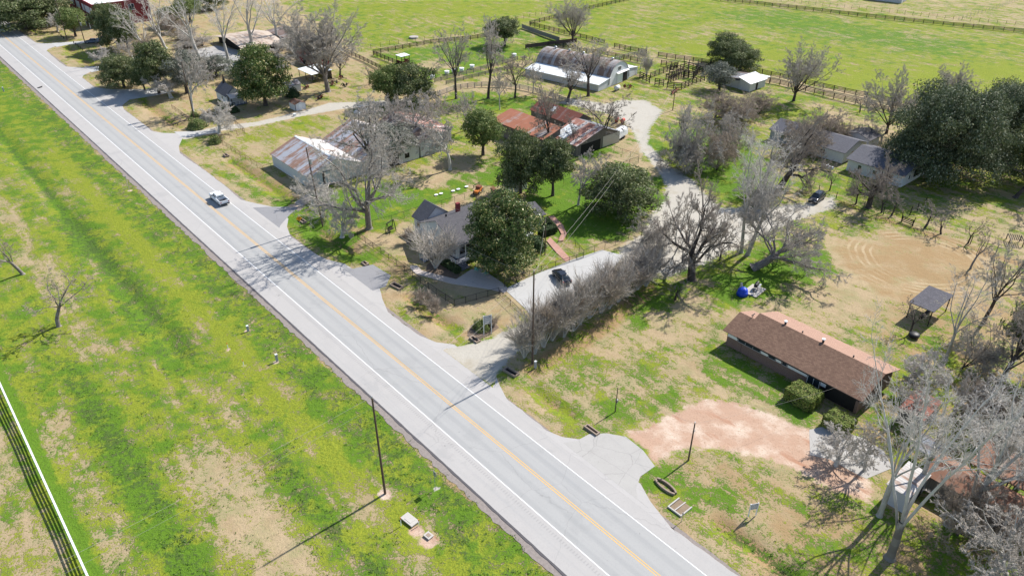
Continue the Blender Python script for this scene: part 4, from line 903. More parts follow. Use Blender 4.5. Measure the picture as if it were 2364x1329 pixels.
T('scrub2', 390, 75, 40, 80, 'brown thicket behind the white barked trees', H=7)
T('pale2', 395, 225, 180, 90, 'pale scrub at the road edge shadow', H=6)
# --- evergreens
T('ever1', 62, 66, -20, 165, 'dark evergreen nearest the top left corner')
T('ever1', 118, 50, -25, 120, 'dark evergreen behind the top left roadside')
T('ever3', 175, 84, 20, 72, 'yellow green tree between the two roadside poles, top left')
T('ever2', 255, 95, 10, 70, 'dark evergreen against the red brick wall')
T('ever1', 278, 112, 12, 85, 'broad evergreen in front of the red brick building')
T('ever2', 298, 122, 35, 60, 'lower evergreen right of the red brick building')
T('ever1', 287, 202, 128, 100, 'rounded evergreen at the mouth of the second driveway')
T('ever2', 368, 216, 100, 88, 'dense evergreen over the road shadow')
T('ever4', 432, 215, 120, 95, 'gray green tree beside the dense evergreen')
T('ever4', 500, 175, 145, 80, 'gray green shrubby tree before the far parking lot', H=6)
T('ever2', 335, 210, 165, 60, 'low evergreen filling the gap over the road shadow', H=7)
T('ever3', 440, 50, 5, 70, 'evergreen behind the white barked trees', H=9)
T('ever1', 480, 20, -30, 90, 'evergreen at the top margin above the tan yard', H=9)
T('mag2', 614, 243, 104, 122, 'broad dark magnolia beside the little porch house')
T('ever3', 898, 240, 152, 92, 'small evergreen at the edge of the gravel track')
T('ever1', 950, 238, 146, 118, 'dark evergreen right of the small one by the gravel track')
T('ever2', 1165, 105, 42, 82, 'round evergreen at the paddock corner')
T('ever1', 1675, 148, 78, 92, 'left one of the twin evergreens beside the pens')
T('ever1', 1708, 165, 103, 96, 'right one of the twin evergreens beside the pens', rot=2)
T('ever4', 1660, 208, 147, 84, 'round olive evergreen left of the small white roofed shed')
T('liveoak', 2176, 402, 205, 268, 'biggest dark live oak beside the white house')
T('liveoak', 2325, 335, 168, 200, 'dark live oak right behind the biggest one', rot=2, H=14)
T('ever1', 2385, 420, 260, 150, 'dark evergreen at the right edge below the live oaks')
T('ever3', 1115, 358, 256, 100, 'olive evergreen between the third barn and the rusty shed')
T('ever1', 1202, 445, 308, 110, 'left one of the two evergreens in front of the rusty shed', rot=1)
T('ever2', 1276, 450, 325, 92, 'right one of the two evergreens in front of the rusty shed')
T('ever1', 1430, 492, 385, 175, 'wide low live oak casting dark shade on the bright lawn', rot=3)
T('magnolia', 1160, 622, 452, 165, 'big glossy magnolia hiding the middle of the gray house')
T('ever2', 2380, 880, 700, 170, 'dark evergreen at the right margin under the bare trees', H=13)
T('ever3', 1870, 432, 395, 60, 'low green bush like tree at the lane end', H=4) if False else None
T('ever4', 905, 372, 295, 120, 'dark cedar growing through the middle of the second barn front', H=9)
T('ever3', 1000, 385, 345, 60, 'small green tree at the third barn gable', H=4) if False else None
# --- bushes
B = tree
B('gbush', 1112, 757, 738, 42, 'rounded clipped bush beside the roadside sign', 'bush')
B('tbush', 1138, 752, 728, 40, 'gray bare bush behind the roadside sign', 'bush')
B('gbush', 1168, 600, 570, 45, 'green bush under the magnolia edge', 'bush') if False else None
B('dbush', 1232, 572, 548, 55, 'round bush at the foot of the magnolia by the brick walk', 'bush')
B('tbush', 975, 700, 668, 60, 'dark dead bush on the roadside bank below the black fence', 'bush')
B('tbush', 1002, 722, 690, 60, 'second dark dead bush on the roadside bank, lower right', 'bush')
B('gbush', 455, 295, 275, 45, 'low dark green bush left of the gated entrance', 'bush')
B('dbush', 676, 222, 205, 34, 'dark green bush beside the white hut with the magnolia', 'bush')
B('gbush', 497, 330, 315, 30, 'green bush in front of the gated entrance', 'bush')
B('dbush', 540, 258, 244, 24, 'small bush before the little porch house', 'bush')
B('gbush', 449, 269, 258, 20, 'fern like bush at the foot of the roadside pole', 'bush')
B('dbush', 1262, 520, 505, 34, 'small dark bush at the right wing corner', 'bush')
# --- shrub row along the lot
rr = random.Random(4)
pos = ['nearest the road', 'second from the road', 'third from the road', 'fourth from the road', 'fifth from the road', 'sixth from the road', 'seventh from the road', 'eighth from the road', 'ninth from the road', 'tenth from the road', 'eleventh from the road', 'twelfth from the road', 'thirteenth from the road', 'farthest from the road']
for i in range(14):
    f = i/13; px = 1214+(1492-1214)*f; py = 826+(655-826)*f
    kind = ('stems1', 'stems2', 'stems3')[i % 3]; hh = 7.2+rr.uniform(-1.2, 1.1)+(.9 if i < 8 else 0)
    T(kind, px+rr.uniform(-4, 4), py+rr.uniform(-4, 4), 0, 112+rr.uniform(-8, 14), 'bare crepe myrtle of the lot shrub row, '+pos[i], 'shrub', 'bare crepe myrtles in a row beside the parking lot', H=hh)
for i in range(13):
    f = (i+.5)/13; px = 1232+(1505-1232)*f; py = 818+(640-818)*f
    T(('stems2', 'stems3', 'stems1')[i % 3], px+14, py-20, 0, 80, 'lot side crepe myrtle behind the one '+pos[i], 'shrub', 'bare crepe myrtles in a row beside the parking lot', H=6.4+rr.uniform(-.6, .6))
# clipped hedges
def hedge(cu, cw, lu, lw, h, leaf, label, n, size=.1, rot=0, seed=1):
    t = thing('clipped_hedge', label, 'hedge', cu, cw, 0, rot); a, b = hedge_meshes(lu, lw, h, seed, leaf, n, size); mk('foliage', a, None, t); mk('core', b, None, t); return t
hedge(79.2, 33.2, 3.4, 4.0, 1.9, 'leaf_hedge', 'larger box clipped hedge before the brown brick house', 9000)
hedge(78.0, 27.6, 2.8, 3.4, 1.7, 'leaf_hedge', 'smaller box clipped hedge beside the larger one, half under twigs', 6500, seed=2)
hedge(86.4, 90.0, 3.6, 1.5, 1.3, 'leaf_dark', 'dark clipped hedge along the brick walk at the right wing', 5000, rot=-.15, seed=3)
hedge(65.2, 91.6, 1.3, 4.6, 1.0, 'leaf_dark', 'dark hedge under the porch rail beside the ramp', 5000, seed=4)

T('scrub1', 470, 108, 70, 110, 'brown thicket edge right of the white barked trees', H=4.5)
T('scrub2', 340, 130, 95, 70, 'brown scrub tree under the white barked leaning trees', H=7)
T('ever2', 405, 60, 25, 70, 'dark evergreen at the back of the tan yard', H=7)
T('ever4', 545, 190, 160, 60, 'gray green bush like tree left of the broad magnolia', H=4)
T('ever1', 20, 40, -30, 100, 'dark evergreen in the very corner, top left', H=10)
T('pale2', 640, 130, 95, 90, 'pale brushy tree in front of the tan roofed pavilion', H=6)
T('scrub1', 240, 40, -5, 90, 'brown scrub tree behind the evergreen by the red wall', H=6) if False else None

T('pale1', 905, 318, 222, 80, 'pale bare tree between the pale van and the third barn', H=10)
T('pale1', 1075, 300, 215, 80, 'pale bare tree behind the white and pink barn slope', H=10)
T('pale1', 1230, 215, 150, 60, 'slim pale bare tree before the left lean-to of the arched barn', H=8)
T('syc2', 2250, 1150, 760, 220, 'pale tree with bright limbs left of the rusted carport', lean=(.1, 0), rot=3, H=16)
T('syc2', 2120, 1130, 800, 190, 'pale tree rising behind the white roofed shed', rot=5, H=15)
T('syc2', 2345, 1230, 860, 220, 'pale tree with bright limbs at the bottom right margin', rot=2, H=16)
T('pale1', 2180, 990, 870, 130, 'pale bare tree between the low red brown shed and the camper', H=9)
T('pecan1', 1568, 335, 225, 80, 'gray bare tree at the near edge of the thicket beside the gravel turnaround', H=10)
# ---------------- buildings (local x = u, y = w) ----------------
def gable(t, x0, x1, y0, y1, eave, ridge, ax, wall, roofs, oh=.35, rx=None, th=.1, eave2=None):
    """walls with gable ends and two roof slopes; ax: direction of the ridge; rx: ridge position; roofs: material names low side, high side"""
    e2 = eave2 or eave; mb = MB()
    if ax == 'y':
        rx = rx if rx is not None else (x0+x1)/2; mb.prof_y([(x0, 0), (x0, eave), (rx, ridge), (x1, e2), (x1, 0)], y0, y1)
        s1 = (ridge-eave)/(rx-x0); s2 = (ridge-e2)/(x1-rx); a = (x0-oh, eave-s1*oh); b = (rx, ridge); c = (x1+oh, e2-s2*oh); o = [MB(), MB()]
        o[0].prof_y([(a[0], a[1]+.004), (b[0], b[1]+.004), (b[0], b[1]+th), (a[0], a[1]+th)], y0-oh, y1+oh)
        o[1].prof_y([(b[0], b[1]+.004), (c[0], c[1]+.004), (c[0], c[1]+th), (b[0], b[1]+th)], y0-oh, y1+oh)
    else:
        rx = rx if rx is not None else (y0+y1)/2; mb.prof_x([(y0, 0), (y0, eave), (rx, ridge), (y1, e2), (y1, 0)][::-1], x0, x1)
        s1 = (ridge-eave)/(rx-y0); s2 = (ridge-e2)/(y1-rx); a = (y0-oh, eave-s1*oh); b = (rx, ridge); c = (y1+oh, e2-s2*oh); o = [MB(), MB()]
        o[0].prof_x([(a[0], a[1]+.004), (b[0], b[1]+.004), (b[0], b[1]+th), (a[0], a[1]+th)][::-1], x0-oh, x1+oh)
        o[1].prof_x([(b[0], b[1]+.004), (c[0], c[1]+.004), (c[0], c[1]+th), (b[0], b[1]+th)][::-1], x0-oh, x1+oh)
    w_ = mk('wall', mb, M[wall], t); r = [mk('roof_slope', o[0], M[roofs[0]], t), mk('roof_slope', o[1], M[roofs[1]], t)]
    return w_, r
def shedroof(t, x0, x1, y0, y1, zlo, zhi, low, wall, roof, oh=.3, posts=False, th=.1, roof_name='roof'):
    """mono-pitch; low = 'x0','x1','y0','y1' side that is lowest"""
    def z(x, y):
        f = {'x0': (x-x0)/(x1-x0), 'x1': (x1-x)/(x1-x0), 'y0': (y-y0)/(y1-y0), 'y1': (y1-y)/(y1-y0)}[low]; return zlo+(zhi-zlo)*f
    if wall:
        mb = MB(); p = [(x0, y0), (x1, y0), (x1, y1), (x0, y1)]; mb.hexa([(x, y, 0) for x, y in p], [(x, y, z(x, y)) for x, y in p]); mk('wall', mb, M[wall], t)
    p = [(x0-oh, y0-oh), (x1+oh, y0-oh), (x1+oh, y1+oh), (x0-oh, y1+oh)]
    rf = mk(roof_name, MB().hexa([(x, y, z(x, y)+.004) for x, y in p], [(x, y, z(x, y)+th) for x, y in p]), M[roof], t)
    if posts:
        n = posts if isinstance(posts, int) and posts > 1 else 3
        for i in range(n):
            for x in (x0, x1):
                y = y0+(y1-y0)*i/(n-1); mk('post', MB().beam((x, y, 0), (x, y, z(x, y)), .14, .14), M['darkwood'], t)
    return rf
def window(t, c, w_, h, face, name='window', pane='glass', frame='white', mull=1, th=.05):
    """face: '-x','-y','+x','+y'; c centre of the opening on the wall"""
    x, y, z = c; f = MB(); g = MB(); a = w_/2; b = h/2; e = .07
    s = {'-x': (-1, 0), '+x': (1, 0), '-y': (0, -1), '+y': (0, 1)}[face]
    def bx(m, p0, p1, z0, z1, d0, d1):
        if s[0]: m.box(*(sorted((x+s[0]*d0, x+s[0]*d1))), y+p0, y+p1, z+z0, z+z1)
        else: m.box(x+p0, x+p1, *(sorted((y+s[1]*d0, y+s[1]*d1))), z+z0, z+z1)
    bx(f, -a, a, b-e, b, -.01, th); bx(f, -a, a, -b, -b+e, -.01, th); bx(f, -a, -a+e, -b+e, b-e, -.01, th); bx(f, a-e, a, -b+e, b-e, -.01, th)
    for k in range(1, mull): q = -a+2*a*k/mull; bx(f, q-.03, q+.03, -b+e, b-e, -.01, th)
    bx(g, -a+e, a-e, -b+e, b-e, .0, .02)
    fo = mk(name, f, M[frame], t); mk('pane', g, M[pane], fo); return fo
def door(t, c, w_, h, face, mat='dark', name='door', th=.05):
    x, y, z = c; s = {'-x': (-1, 0), '+x': (1, 0), '-y': (0, -1), '+y': (0, 1)}[face]; m = MB()
    if s[0]: m.box(*sorted((x-s[0]*.01, x+s[0]*th)), y-w_/2, y+w_/2, z, z+h)
    else: m.box(x-w_/2, x+w_/2, *sorted((y-s[1]*.01, y+s[1]*th)), z, z+h)
    return mk(name, m, M[mat], t)
# barn one
t = thing('barn', 'white walled barn with rusty blue gray tin roof nearest the road', 'barn', 62.8, 136.3)
gable(t, 0, 12.6, 0, 17.3, 2.75, 5.15, 'y', 'wall_metal', ('tin_blue', 'tin_pale'), .3)
mk('ridge_cap', MB().prof_y([(6.0, 5.19), (6.3, 5.32), (6.6, 5.19), (6.3, 5.26)], -.3, 17.6), M['white'], t)
door(t, (3.2, 0, .05), .5, 2.9, '-y', 'dark', 'door_gap_shade'); door(t, (5.2, -.05, .1), 3.2, 2.9, '-y', 'wall_metal', 'sliding_door'); mk('door_track', MB().box(2.9, 7.6, -.16, -.06, 3.0, 3.12), M['darkwood'], t)  # door gap is a dark strip painting the shade behind the slider
# barn two
t = thing('barn', 'second barn in the row, long gray and rust tin roof, mostly behind bare trees', 'barn', 75.6, 136.0)
gable(t, 0, 14.2, 0, 17.6, 3.0, 6.0, 'y', 'wall_metal', ('tin_blue', 'tin_pale'), .3, rx=7.6); door(t, (7.2, 0, .05), 3.2, 3.0, '-y', 'dark'); door(t, (11, 0, .9), 1.2, 1.1, '-y', 'dark', 'vent_opening_shade')  # vent hole is a near-black panel, its shade put into the colour
for y in (3, 8.5, 14): mk('roof_vent', MB().tube((7.6, y, 6.0), (7.6, y, 6.5), .16, .2), M['steel'], t)
# barn three
t = thing('barn', 'third barn with brown gray slope and wide white and pink slope', 'barn', 90.4, 136.2)
gable(t, 0, 7.6, 0, 17.6, 3.35, 5.15, 'y', 'wall_metal', ('tin_gray', 'tin_pink'), .3, rx=4.0, eave2=4.2); shedroof(t, 7.65, 11.8, 4.2, 17.6, 2.95, 4.05, 'x1', 'wall_metal', 'tin_pink', .2, roof_name='lean_to_roof'); door(t, (3.6, 0, .05), 2.4, 2.2, '-y', 'wall_gray', 'door')
for y in (4, 13): mk('roof_vent', MB().tube((4.0, y, 5.1), (4.0, y, 5.6), .15, .2), M['steel'], t)
mk('ridge_cap', MB().prof_y([(3.75, 5.14), (4.0, 5.32), (4.25, 5.14), (4.0, 5.26)], -.3, 17.9), M['tin_pale'], t)
# rusty sheds
t = thing('wood_shed', 'long open gray wood shed under a rusty red tin roof', 'shed', 113.0, 120.0)
shedroof(t, 0, 5.6, 0, 17.6, 3.3, 4.6, 'x0', 'wall_wood', 'tin_rust', .4)
mk('skirting', MB().box(-.06, -.02, .5, 17, 0, .9), M['graywood'], t)
mk('roof_patch', MB().hexa([(.2, .4, 3.47), (3.4, .4, 4.21), (3.4, 3.2, 4.21), (.2, 3.2, 3.47)], [(.2, .4, 3.50), (3.4, .4, 4.24), (3.4, 3.2, 4.24), (.2, 3.2, 3.50)]), M['tin_gray'], t)
t = thing('rusty_shed', 'swaybacked shed with patched rust and white roof behind the rusty red one', 'shed', 125.9, 123.4)
gable(t, 0, 6.6, 0, 14.8, 2.9, 4.7, 'y', 'wall_wood', ('tin_rust2', 'tin_rust'), .3, rx=3.4)
mk('skylight_panel', MB().hexa([(1.2, 8.2, 3.67), (2.8, 8.2, 4.50), (2.8, 9.2, 4.50), (1.2, 9.2, 3.67)], [(1.2, 8.2, 3.72), (2.8, 8.2, 4.55), (2.8, 9.2, 4.55), (1.2, 9.2, 3.72)]), M['tin_white'], t)
mk('roof_patch', MB().hexa([(3.7, .2, 4.64), (5.6, .2, 3.64), (4.6, 6.5, 4.17), (3.7, 6.5, 4.64)], [(3.7, .2, 4.70), (5.6, .2, 3.72), (4.6, 6.5, 4.25), (3.7, 6.5, 4.70)]), M['tin_whiteY'], t)
mk('chimney', MB().box(3.2, 3.9, 13.2, 13.9, 3.5, 5.6), M['rust'], t)
t = thing('old_barn', 'slumped barn with slate tin slope and torn whitish slope beside the stock trailer', 'barn', 117.2, 113.2)
gable(t, 0, 14.4, 0, 8.6, 2.6, 4.9, 'y', 'wall_wood', ('tin_pink', 'tin_gray2'), .3, rx=8.4)
mk('metal_siding', MB().box(8.6, 14.35, -.08, -.03, .1, 2.7), M['steel'], t); door(t, (4.6, 0, .02), 6.4, 2.4, '-y', 'dark', 'open_bay_shade')  # open bay is a flat dark panel painting the shade inside
mk('roof_patch', MB().hexa([(.5, 4.6, 2.82), (5.8, 5.0, 4.25), (6.2, 8.3, 4.35), (.8, 8.1, 2.90)], [(.5, 4.6, 2.88), (5.8, 5.0, 4.31), (6.2, 8.3, 4.41), (.8, 8.1, 2.96)]), M['tin_whiteY'], t)
# arched barn
t = thing('arched_barn', 'long arched steel barn with white lean-tos and open sliding door', 'barn', 156.4, 143.8, rot=math.radians(10))
L = 26.6; xc, zc, R = 10.9, .7, 5.55
def arc(r, n=20): return [(xc-r*math.cos(math.pi*i/n), zc+r*math.sin(math.pi*i/n)) for i in range(n+1)]
o = arc(R); i_ = arc(R-.12); mb = MB(); n = len(o)
mb.add([(x, y, z) for y in (-.15, L) for x, z in o]+[(x, y, z) for y in (-.15, L) for x, z in i_],
       [(k, n+k, n+k+1, k+1) for k in range(n-1)]+[(2*n+k+1, 3*n+k+1, 3*n+k, 2*n+k) for k in range(n-1)]+[(k, k+1, 2*n+k+1, 2*n+k) for k in range(n-1)]+[(n+k+1, n+k, 3*n+k, 3*n+k+1) for k in range(n-1)])
mk('arched_roof', mb, M['arch'], t)
p = [(xc-R+.2, 0)]+[(a, b) for a, b in arc(R-.14)]+[(xc+R-.2, 0)]
mk('end_wall', MB().prof_y(p, 0, .15), M['wall_white'], t); mk('back_wall', MB().prof_y(p, L-.2, L-.05), M['wall_white'], t)
shedroof(t, .2, xc-R+.75, 0, L-.3, 1.85, 2.6, 'x0', 'wall_metal', 'tin_whiteY', .2, roof_name='left_lean_to_roof')
shedroof(t, xc+R-.6, 22.3, .6, 12, 2.1, 3.1, 'x1', 'wall_white', 'tin_whiteY', .15, roof_name='right_lean_to_roof')
door(t, (14.2, 0, .05), 2.5, 2.9, '-y', 'dark', 'doorway_shade'); door(t, (11.3, -.06, .05), 3.0, 2.9, '-y', 'white', 'sliding_door')  # dark panel on the end wall paints the shade of the open door
mk('door_hood', MB().hexa([(9.4, -.6, 2.95), (15.7, -.6, 2.95), (15.7, 0, 3.2), (9.4, 0, 3.2)], [(9.4, -.6, 3.03), (15.7, -.6, 3.03), (15.7, 0, 3.28), (9.4, 0, 3.28)]), M['white'], t)
window(t, (10.9, 0, 4.3), 1.7, 1.2, '-y', mull=3)
for k in range(5):
    y = 2.6+k*5.1; v = mk('roof_vent', MB().tube((xc, y, zc+R-.1), (xc, y, zc+R+.45), .22, .28), M['steel'], t); mk('vent_cap', MB().dome((xc, y, zc+R+.45), .45, .45, .3), M['steel'], v, True)
# small shed with white roof at right
t = thing('small_shed', 'small shed with white ribbed roof beside the round olive evergreen', 'shed', 188.6, 115.7)
shedroof(t, 0, 7.6, 0, 3.6, 2.3, 3.3, 'y0', 'wall_metal', 'tin_white', .35); door(t, (3.4, 0, .05), .9, 1.9, '-y', 'dark')
mk('back_lean_to', MB().box(.2, 7.4, 3.75, 9.5, 0, 2.2), M['wall_metal'], t); mk('back_roof', MB().hexa([(-.1, 3.98, 2.9), (7.7, 3.98, 2.9), (7.7, 9.8, 2.22), (-.1, 9.8, 2.22)], [(-.1, 3.98, 2.98), (7.7, 3.98, 2.98), (7.7, 9.8, 2.3), (-.1, 9.8, 2.3)]), M['tin_gray2'], t)
mk('side_canopy', MB().box(8.0, 10.5, .3, 3.4, 2.25, 2.33), M['tin_white'], t)
for x, y in ((10.4, .4), (10.4, 3.3)): mk('post', MB().beam((x, y, 0), (x, y, 2.25), .1, .1), M['darkwood'], t)
# brown brick house
t = thing('brick_house', 'low brown brick house with long brown shingle roof and peach far slope', 'house', 82.2, 27.4)
gable(t, 0, 9.0, 0, 17.5, 2.8, 4.45, 'y', 'brick', ('shingle_brown', 'shingle_peach'), .6)
gable(t, .0, 6.6, 17.55, 20.0, 2.72, 3.95, 'y', 'brick', ('shingle_brown', 'shingle_peach'), .56, rx=3.3)
mk('fascia', MB().box(-.66, -.61, -.6, 18.1, 2.50, 2.70), M['darkwood'], t)
mk('porch_recess_shade', MB().box(-.05, -.01, .4, 5.2, .1, 2.2), M['dark'], t)  # thin dark sheet on the wall paints the shade of the recessed porch
for y0, y1 in ((18.3, 19.9), (13.3, 14.4), (11.2, 12.0), (7.3, 10.2)): mk('wall_panel', MB().box(-.06, -.01, y0, y1, 1.65, 2.3), M['white'], t)
for y0, y1, m_ in ((14.5, 18.2, 3), (12.1, 13.2, 1), (10.3, 11.1, 1)): window(t, (0, (y0+y1)/2, 1.95), y1-y0, .75, '-x', mull=m_, frame='gray')
window(t, (0, 6.3, 1.45), 1.8, 1.35, '-x', mull=2); mk('wall_panel', MB().box(-.06, -.01, 4.55, 5.3, 1.5, 2.1), M['white'], t)
for y, h, r in ((14.2, .55, .16), (11.5, .38, .10), (8.4, .6, .17), (4.0, .42, .10)):
    v = mk('roof_vent', MB().tube((4.9, y, 4.1), (4.9, y, 4.3+h), r, r), M['black'], t)
    if h > .5: mk('vent_cap', MB().tube((4.9, y, 4.3+h), (4.9, y, 4.45+h), r*1.5, r*1.5), M['white'], v)
mk('ridge_vent', MB().beam((3.6, 18.6, 3.7), (3.6, 18.6, 4.4), .08, .08).beam((3.2, 18.6, 4.4), (4.0, 18.6, 4.4), .1, .1), M['black'], t)
# white house and neighbours
t = thing('white_house', 'white house with gray roof between the leafless fence trees and the big live oak', 'house', 156.4, 56.9)
gable(t, 0, 11.4, 0, 12.2, 2.7, 4.3, 'y', 'wall_white', ('shingle_gray', 'shingle_gray'), .4)
for y in (2.6, 9.4): window(t, (0, y, 1.5), .9, 1.1, '-x', pane='glass')
window(t, (0, 6.0, 1.4), 1.0, 1.0, '-x'); window(t, (3.0, 0, 1.5), .9, 1.1, '-y'); mk('screened_porch', MB().box(5, 11.3, -.06, -.02, .9, 2.5), M['dark'], t)
t = thing('gray_house', 'gray house left of the white one, roof under brown bare trees', 'house', 159.2, 71.6)
gable(t, 0, 10, 0, 9.6, 2.6, 4.2, 'y', 'wall_white', ('shingle_gray', 'shingle_gray'), .4); window(t, (0, 5, 1.5), 1.2, 1.1, '-x', mull=2); window(t, (4, 0, 1.5), 1.0, 1.0, '-y')
t = thing('gray_house', 'farthest gray roofed house behind the brown thicket', 'house', 160.2, 83.4)
gable(t, 0, 8.4, 0, 7.4, 2.6, 4.2, 'y', 'wall_gray', ('shingle_gray', 'shingle_gray'), .4); window(t, (0, 4, 1.5), 1.2, 1.1, '-x', mull=2)
t = thing('gray_shed', 'pale gray hipped roof between the gray house and the vase shaped tree', 'shed', 171.5, 72.0)
gable(t, 0, 5, 0, 6, 2.3, 3.4, 'x', 'wall_gray', ('shingle_gray0', 'shingle_gray0'), .3); door(t, (0, 3, .05), .9, 1.9, '-x', 'white')
# center house
t = thing('porch_house', 'gray clapboard house with screened porch behind the big magnolia', 'house', 67.4, 92.3)
gable(t, 0, 12.4, 0, 11.2, 3.35, 5.9, 'x', 'wall_white', ('shingle_gray0', 'shingle_gray0'), .4)
w2, r2 = gable(t, 1.0, 6.6, 11.25, 14.4, 3.3, 5.5, 'y', 'wall_white', ('shingle_gray', 'shingle_gray'), .35)
gable(t, 12.8, 20.4, .3, 5.9, 2.7, 4.0, 'x', 'wall_gray', ('shingle_gray0', 'shingle_gray0'), .4)
mk('porch_screen', MB().box(.5, 3.9, -.05, -.01, 1.35, 2.75), M['dark'], t); mk('porch_screen', MB().box(-.05, -.01, .5, 3.9, 1.35, 2.75), M['dark'], t)
for x in (.12, 1.7, 4.0): mk('porch_post', MB().box(x-.1, x+.1, -.12, -.052, .8, 3.0), M['white'], t)
for y in (.12, 1.6, 2.8, 4.0): mk('porch_post', MB().box(-.12, -.052, y-.1, y+.1, .8, 3.0), M['white'], t)
mk('knee_wall', MB().box(.22, 3.9, -.09, -.052, .8, 1.3), M['wall_gray'], t)
mk('chimney', MB().box(5.2, 5.9, 6.6, 7.2, 5.0, 7.1), M['redbrick'], t)
for x, y, z in ((2.2, 5.9, 5.7), (8.6, 6.0, 5.7)): mk('roof_vent', MB().tube((x, y, z), (x, y, z+.6), .14, .2), M['black'], t)
for x in (16.2, 18.4): mk('roof_vent', MB().tube((x, 2.1, 3.5), (x, 2.1, 4.1), .1, .12), M['steel'], t)
window(t, (18.4, .3, 1.6), 1.5, 1.0, '-y', frame='black'); window(t, (0, 7.5, 2.0), 1.0, 1.3, '-x'); window(t, (1.0, 13, 2.0), 1.0, 1.3, '-x')
mk('door_step', MB().box(15.2, 16.8, -1.0, -.05, 0, .35), M['white'], t)
# deck, ramp, rails (fixed to the house)
mk('deck', MB().box(-1.7, -.13, -.0, 5.8, .55, .72).box(-1.7, 4.6, -1.6, -.13, .55, .72), M['deck'], t)
mk('ramp', MB().hexa([(-4.4, 3.6, .02), (-1.72, 3.6, .52), (-1.72, 5.2, .52), (-4.4, 5.2, .02)], [(-4.4, 3.6, .1), (-1.72, 3.6, .70), (-1.72, 5.2, .70), (-4.4, 5.2, .1)]), M['deck'], t)
def rail(p0, p1, n, parent=None, h=.9, mat='white', name='railing'):
    mb = MB(); a = np.array(p0, float); b = np.array(p1, float)
    for k in range(n+1):
        q = a+(b-a)*k/n; mb.beam(q, q+[0, 0, h], .09, .09)
    for hh in (.25, .55, h): mb.beam(a+[0, 0, hh], b+[0, 0, hh], .05, .07)
    return mk(name, mb, M[mat], parent or t)
rail((-1.6, -1.5, .72), (-1.6, 3.5, .72), 4); rail((.6, -1.52, .72), (4.5, -1.52, .72), 3); rail((-4.3, 3.65, .1), (-1.65, 3.65, .7), 2); rail((-4.3, 5.15, .1), (-1.65, 5.15, .7), 2)
st = MB()
for k in range(4): st.box(-1.3, .4, -1.62-.3*(k+1), -1.62-.3*k, 0, .58-.14*k)
mk('steps', st, M['deck'], t)
# back yard outbuilding behind the evergreens
t = thing('garden_shed', 'white garden shed half hidden by the evergreens behind the gray house', 'shed', 93.6, 107.6); gable(t, 0, 3.6, 0, 3.4, 2.6, 3.4, 'x', 'wall_white', ('shingle_gray0', 'shingle_gray0'), .25); door(t, (1.4, 0, .05), .9, 1.9, '-y', 'gray')
# bottom right sheds
t = thing('flat_shed', 'small shed with bright white roof under the tallest sycamore', 'shed', 70.6, 15.7); shedroof(t, 0, 5.1, 0, 2.4, 2.35, 2.55, 'y0', 'wall_gray', 'tin_dull', .12); door(t, (1.2, 0, .05), .8, 1.9, '-y', 'gray'); door(t, (3.6, 0, .05), .8, 1.9, '-y', 'dark', 'gap')  # gap is a near-black panel painted as shade on a closed wall
t = thing('long_shed', 'long rusty roofed shed under tangled branches, bottom right', 'shed', 75.8, .5); gable(t, 0, 4.4, 0, 15.6, 2.3, 3.0, 'y', 'wall_wood', ('tin_brown', 'tin_brown'), .3, rx=2.4)
t = thing('carport', 'square brown rusted carport roof on dark posts, right margin', 'carport', 81.0, 5.6); shedroof(t, 0, 4.8, 0, 7.8, 2.6, 2.9, 'x0', None, 'tin_brown', .15, posts=3)
t = thing('low_shed', 'low red brown shed above the sheet of gray asphalt', 'shed', 84.8, 20.4); shedroof(t, 0, 4.4, 0, 3.0, 2.1, 2.6, 'x0', 'wall_wood', 'tin_rust2', .15)
t = thing('scrap_lean_to', 'small lean-to with pale frame beside the sycamore limbs', 'shed', 79.4, 16.4); shedroof(t, 0, 2.6, 0, 3.0, 1.9, 2.3, 'x0', None, 'tin_gray2', .05, posts=2)
# pavilion
t = thing('pavilion', 'open pavilion with dark shingle roof on thin posts beside the mowed circle', 'pavilion', 109.3, 30.3); shedroof(t, 0, 6.2, 0, 3.2, 2.7, 2.9, 'x0', None, 'shingle_dark', .3, posts=2)
mk('bench', MB().box(1, 4.6, 1.3, 1.8, .42, .5).box(1.1, 1.2, 1.35, 1.75, 0, .42).box(4.4, 4.5, 1.35, 1.75, 0, .42), M['darkwood'], t)
# top left
t = thing('brick_building', 'two storey red brick building with white flat roof, top left', 'building', 72.7, 318.0)
mb = MB().box(0, 20, 0, 34, 0, 7.6); mk('wall', mb, M['redbrick'], t)
mk('parapet', MB().box(-.12, 20.12, -.12, .3, 7.6, 8.3).box(-.12, .3, .3, 34, 7.6, 8.3).box(19.7, 20.12, .3, 34, 7.6, 8.3).box(.3, 19.7, 33.6, 34, 7.6, 8.3), M['redbrick'], t)
mk('roof', MB().box(.3, 19.7, .3, 33.6, 7.6, 7.66), M['tin_white'], t)
for y, w_ in ((2.2, 2.4), (7.4, 6.4), (13.0, 2.6), (20, 5), (28, 5)): window(t, (0, y, 5.6), w_, 2.4, '-x', mull=3 if w_ > 3 else 2, pane='tin_white')
for x in (4.5, 13.5): window(t, (x, 0, 5.8), 2.0, 2.2, '-y', mull=2)
mk('awning', MB().box(-2.2, -.05, 1, 16, 3.2, 3.4), M['redbrick'], t)
for y in (1.2, 6, 11, 15.8): mk('post', MB().beam((-2.1, y, 0), (-2.1, y, 3.2), .2, .2), M['white'], t)
t = thing('open_pavilion', 'big open sided building with tan metal roof by the far parking lot', 'pavilion', 97.5, 247.0)
gable(t, 1.0, 13.4, .6, 22, 2.0, 3.4, 'x', 'dark', ('roof_tan', 'roof_tan'), 1.2)  # solid near-black walls paint the shade under the open sided roof
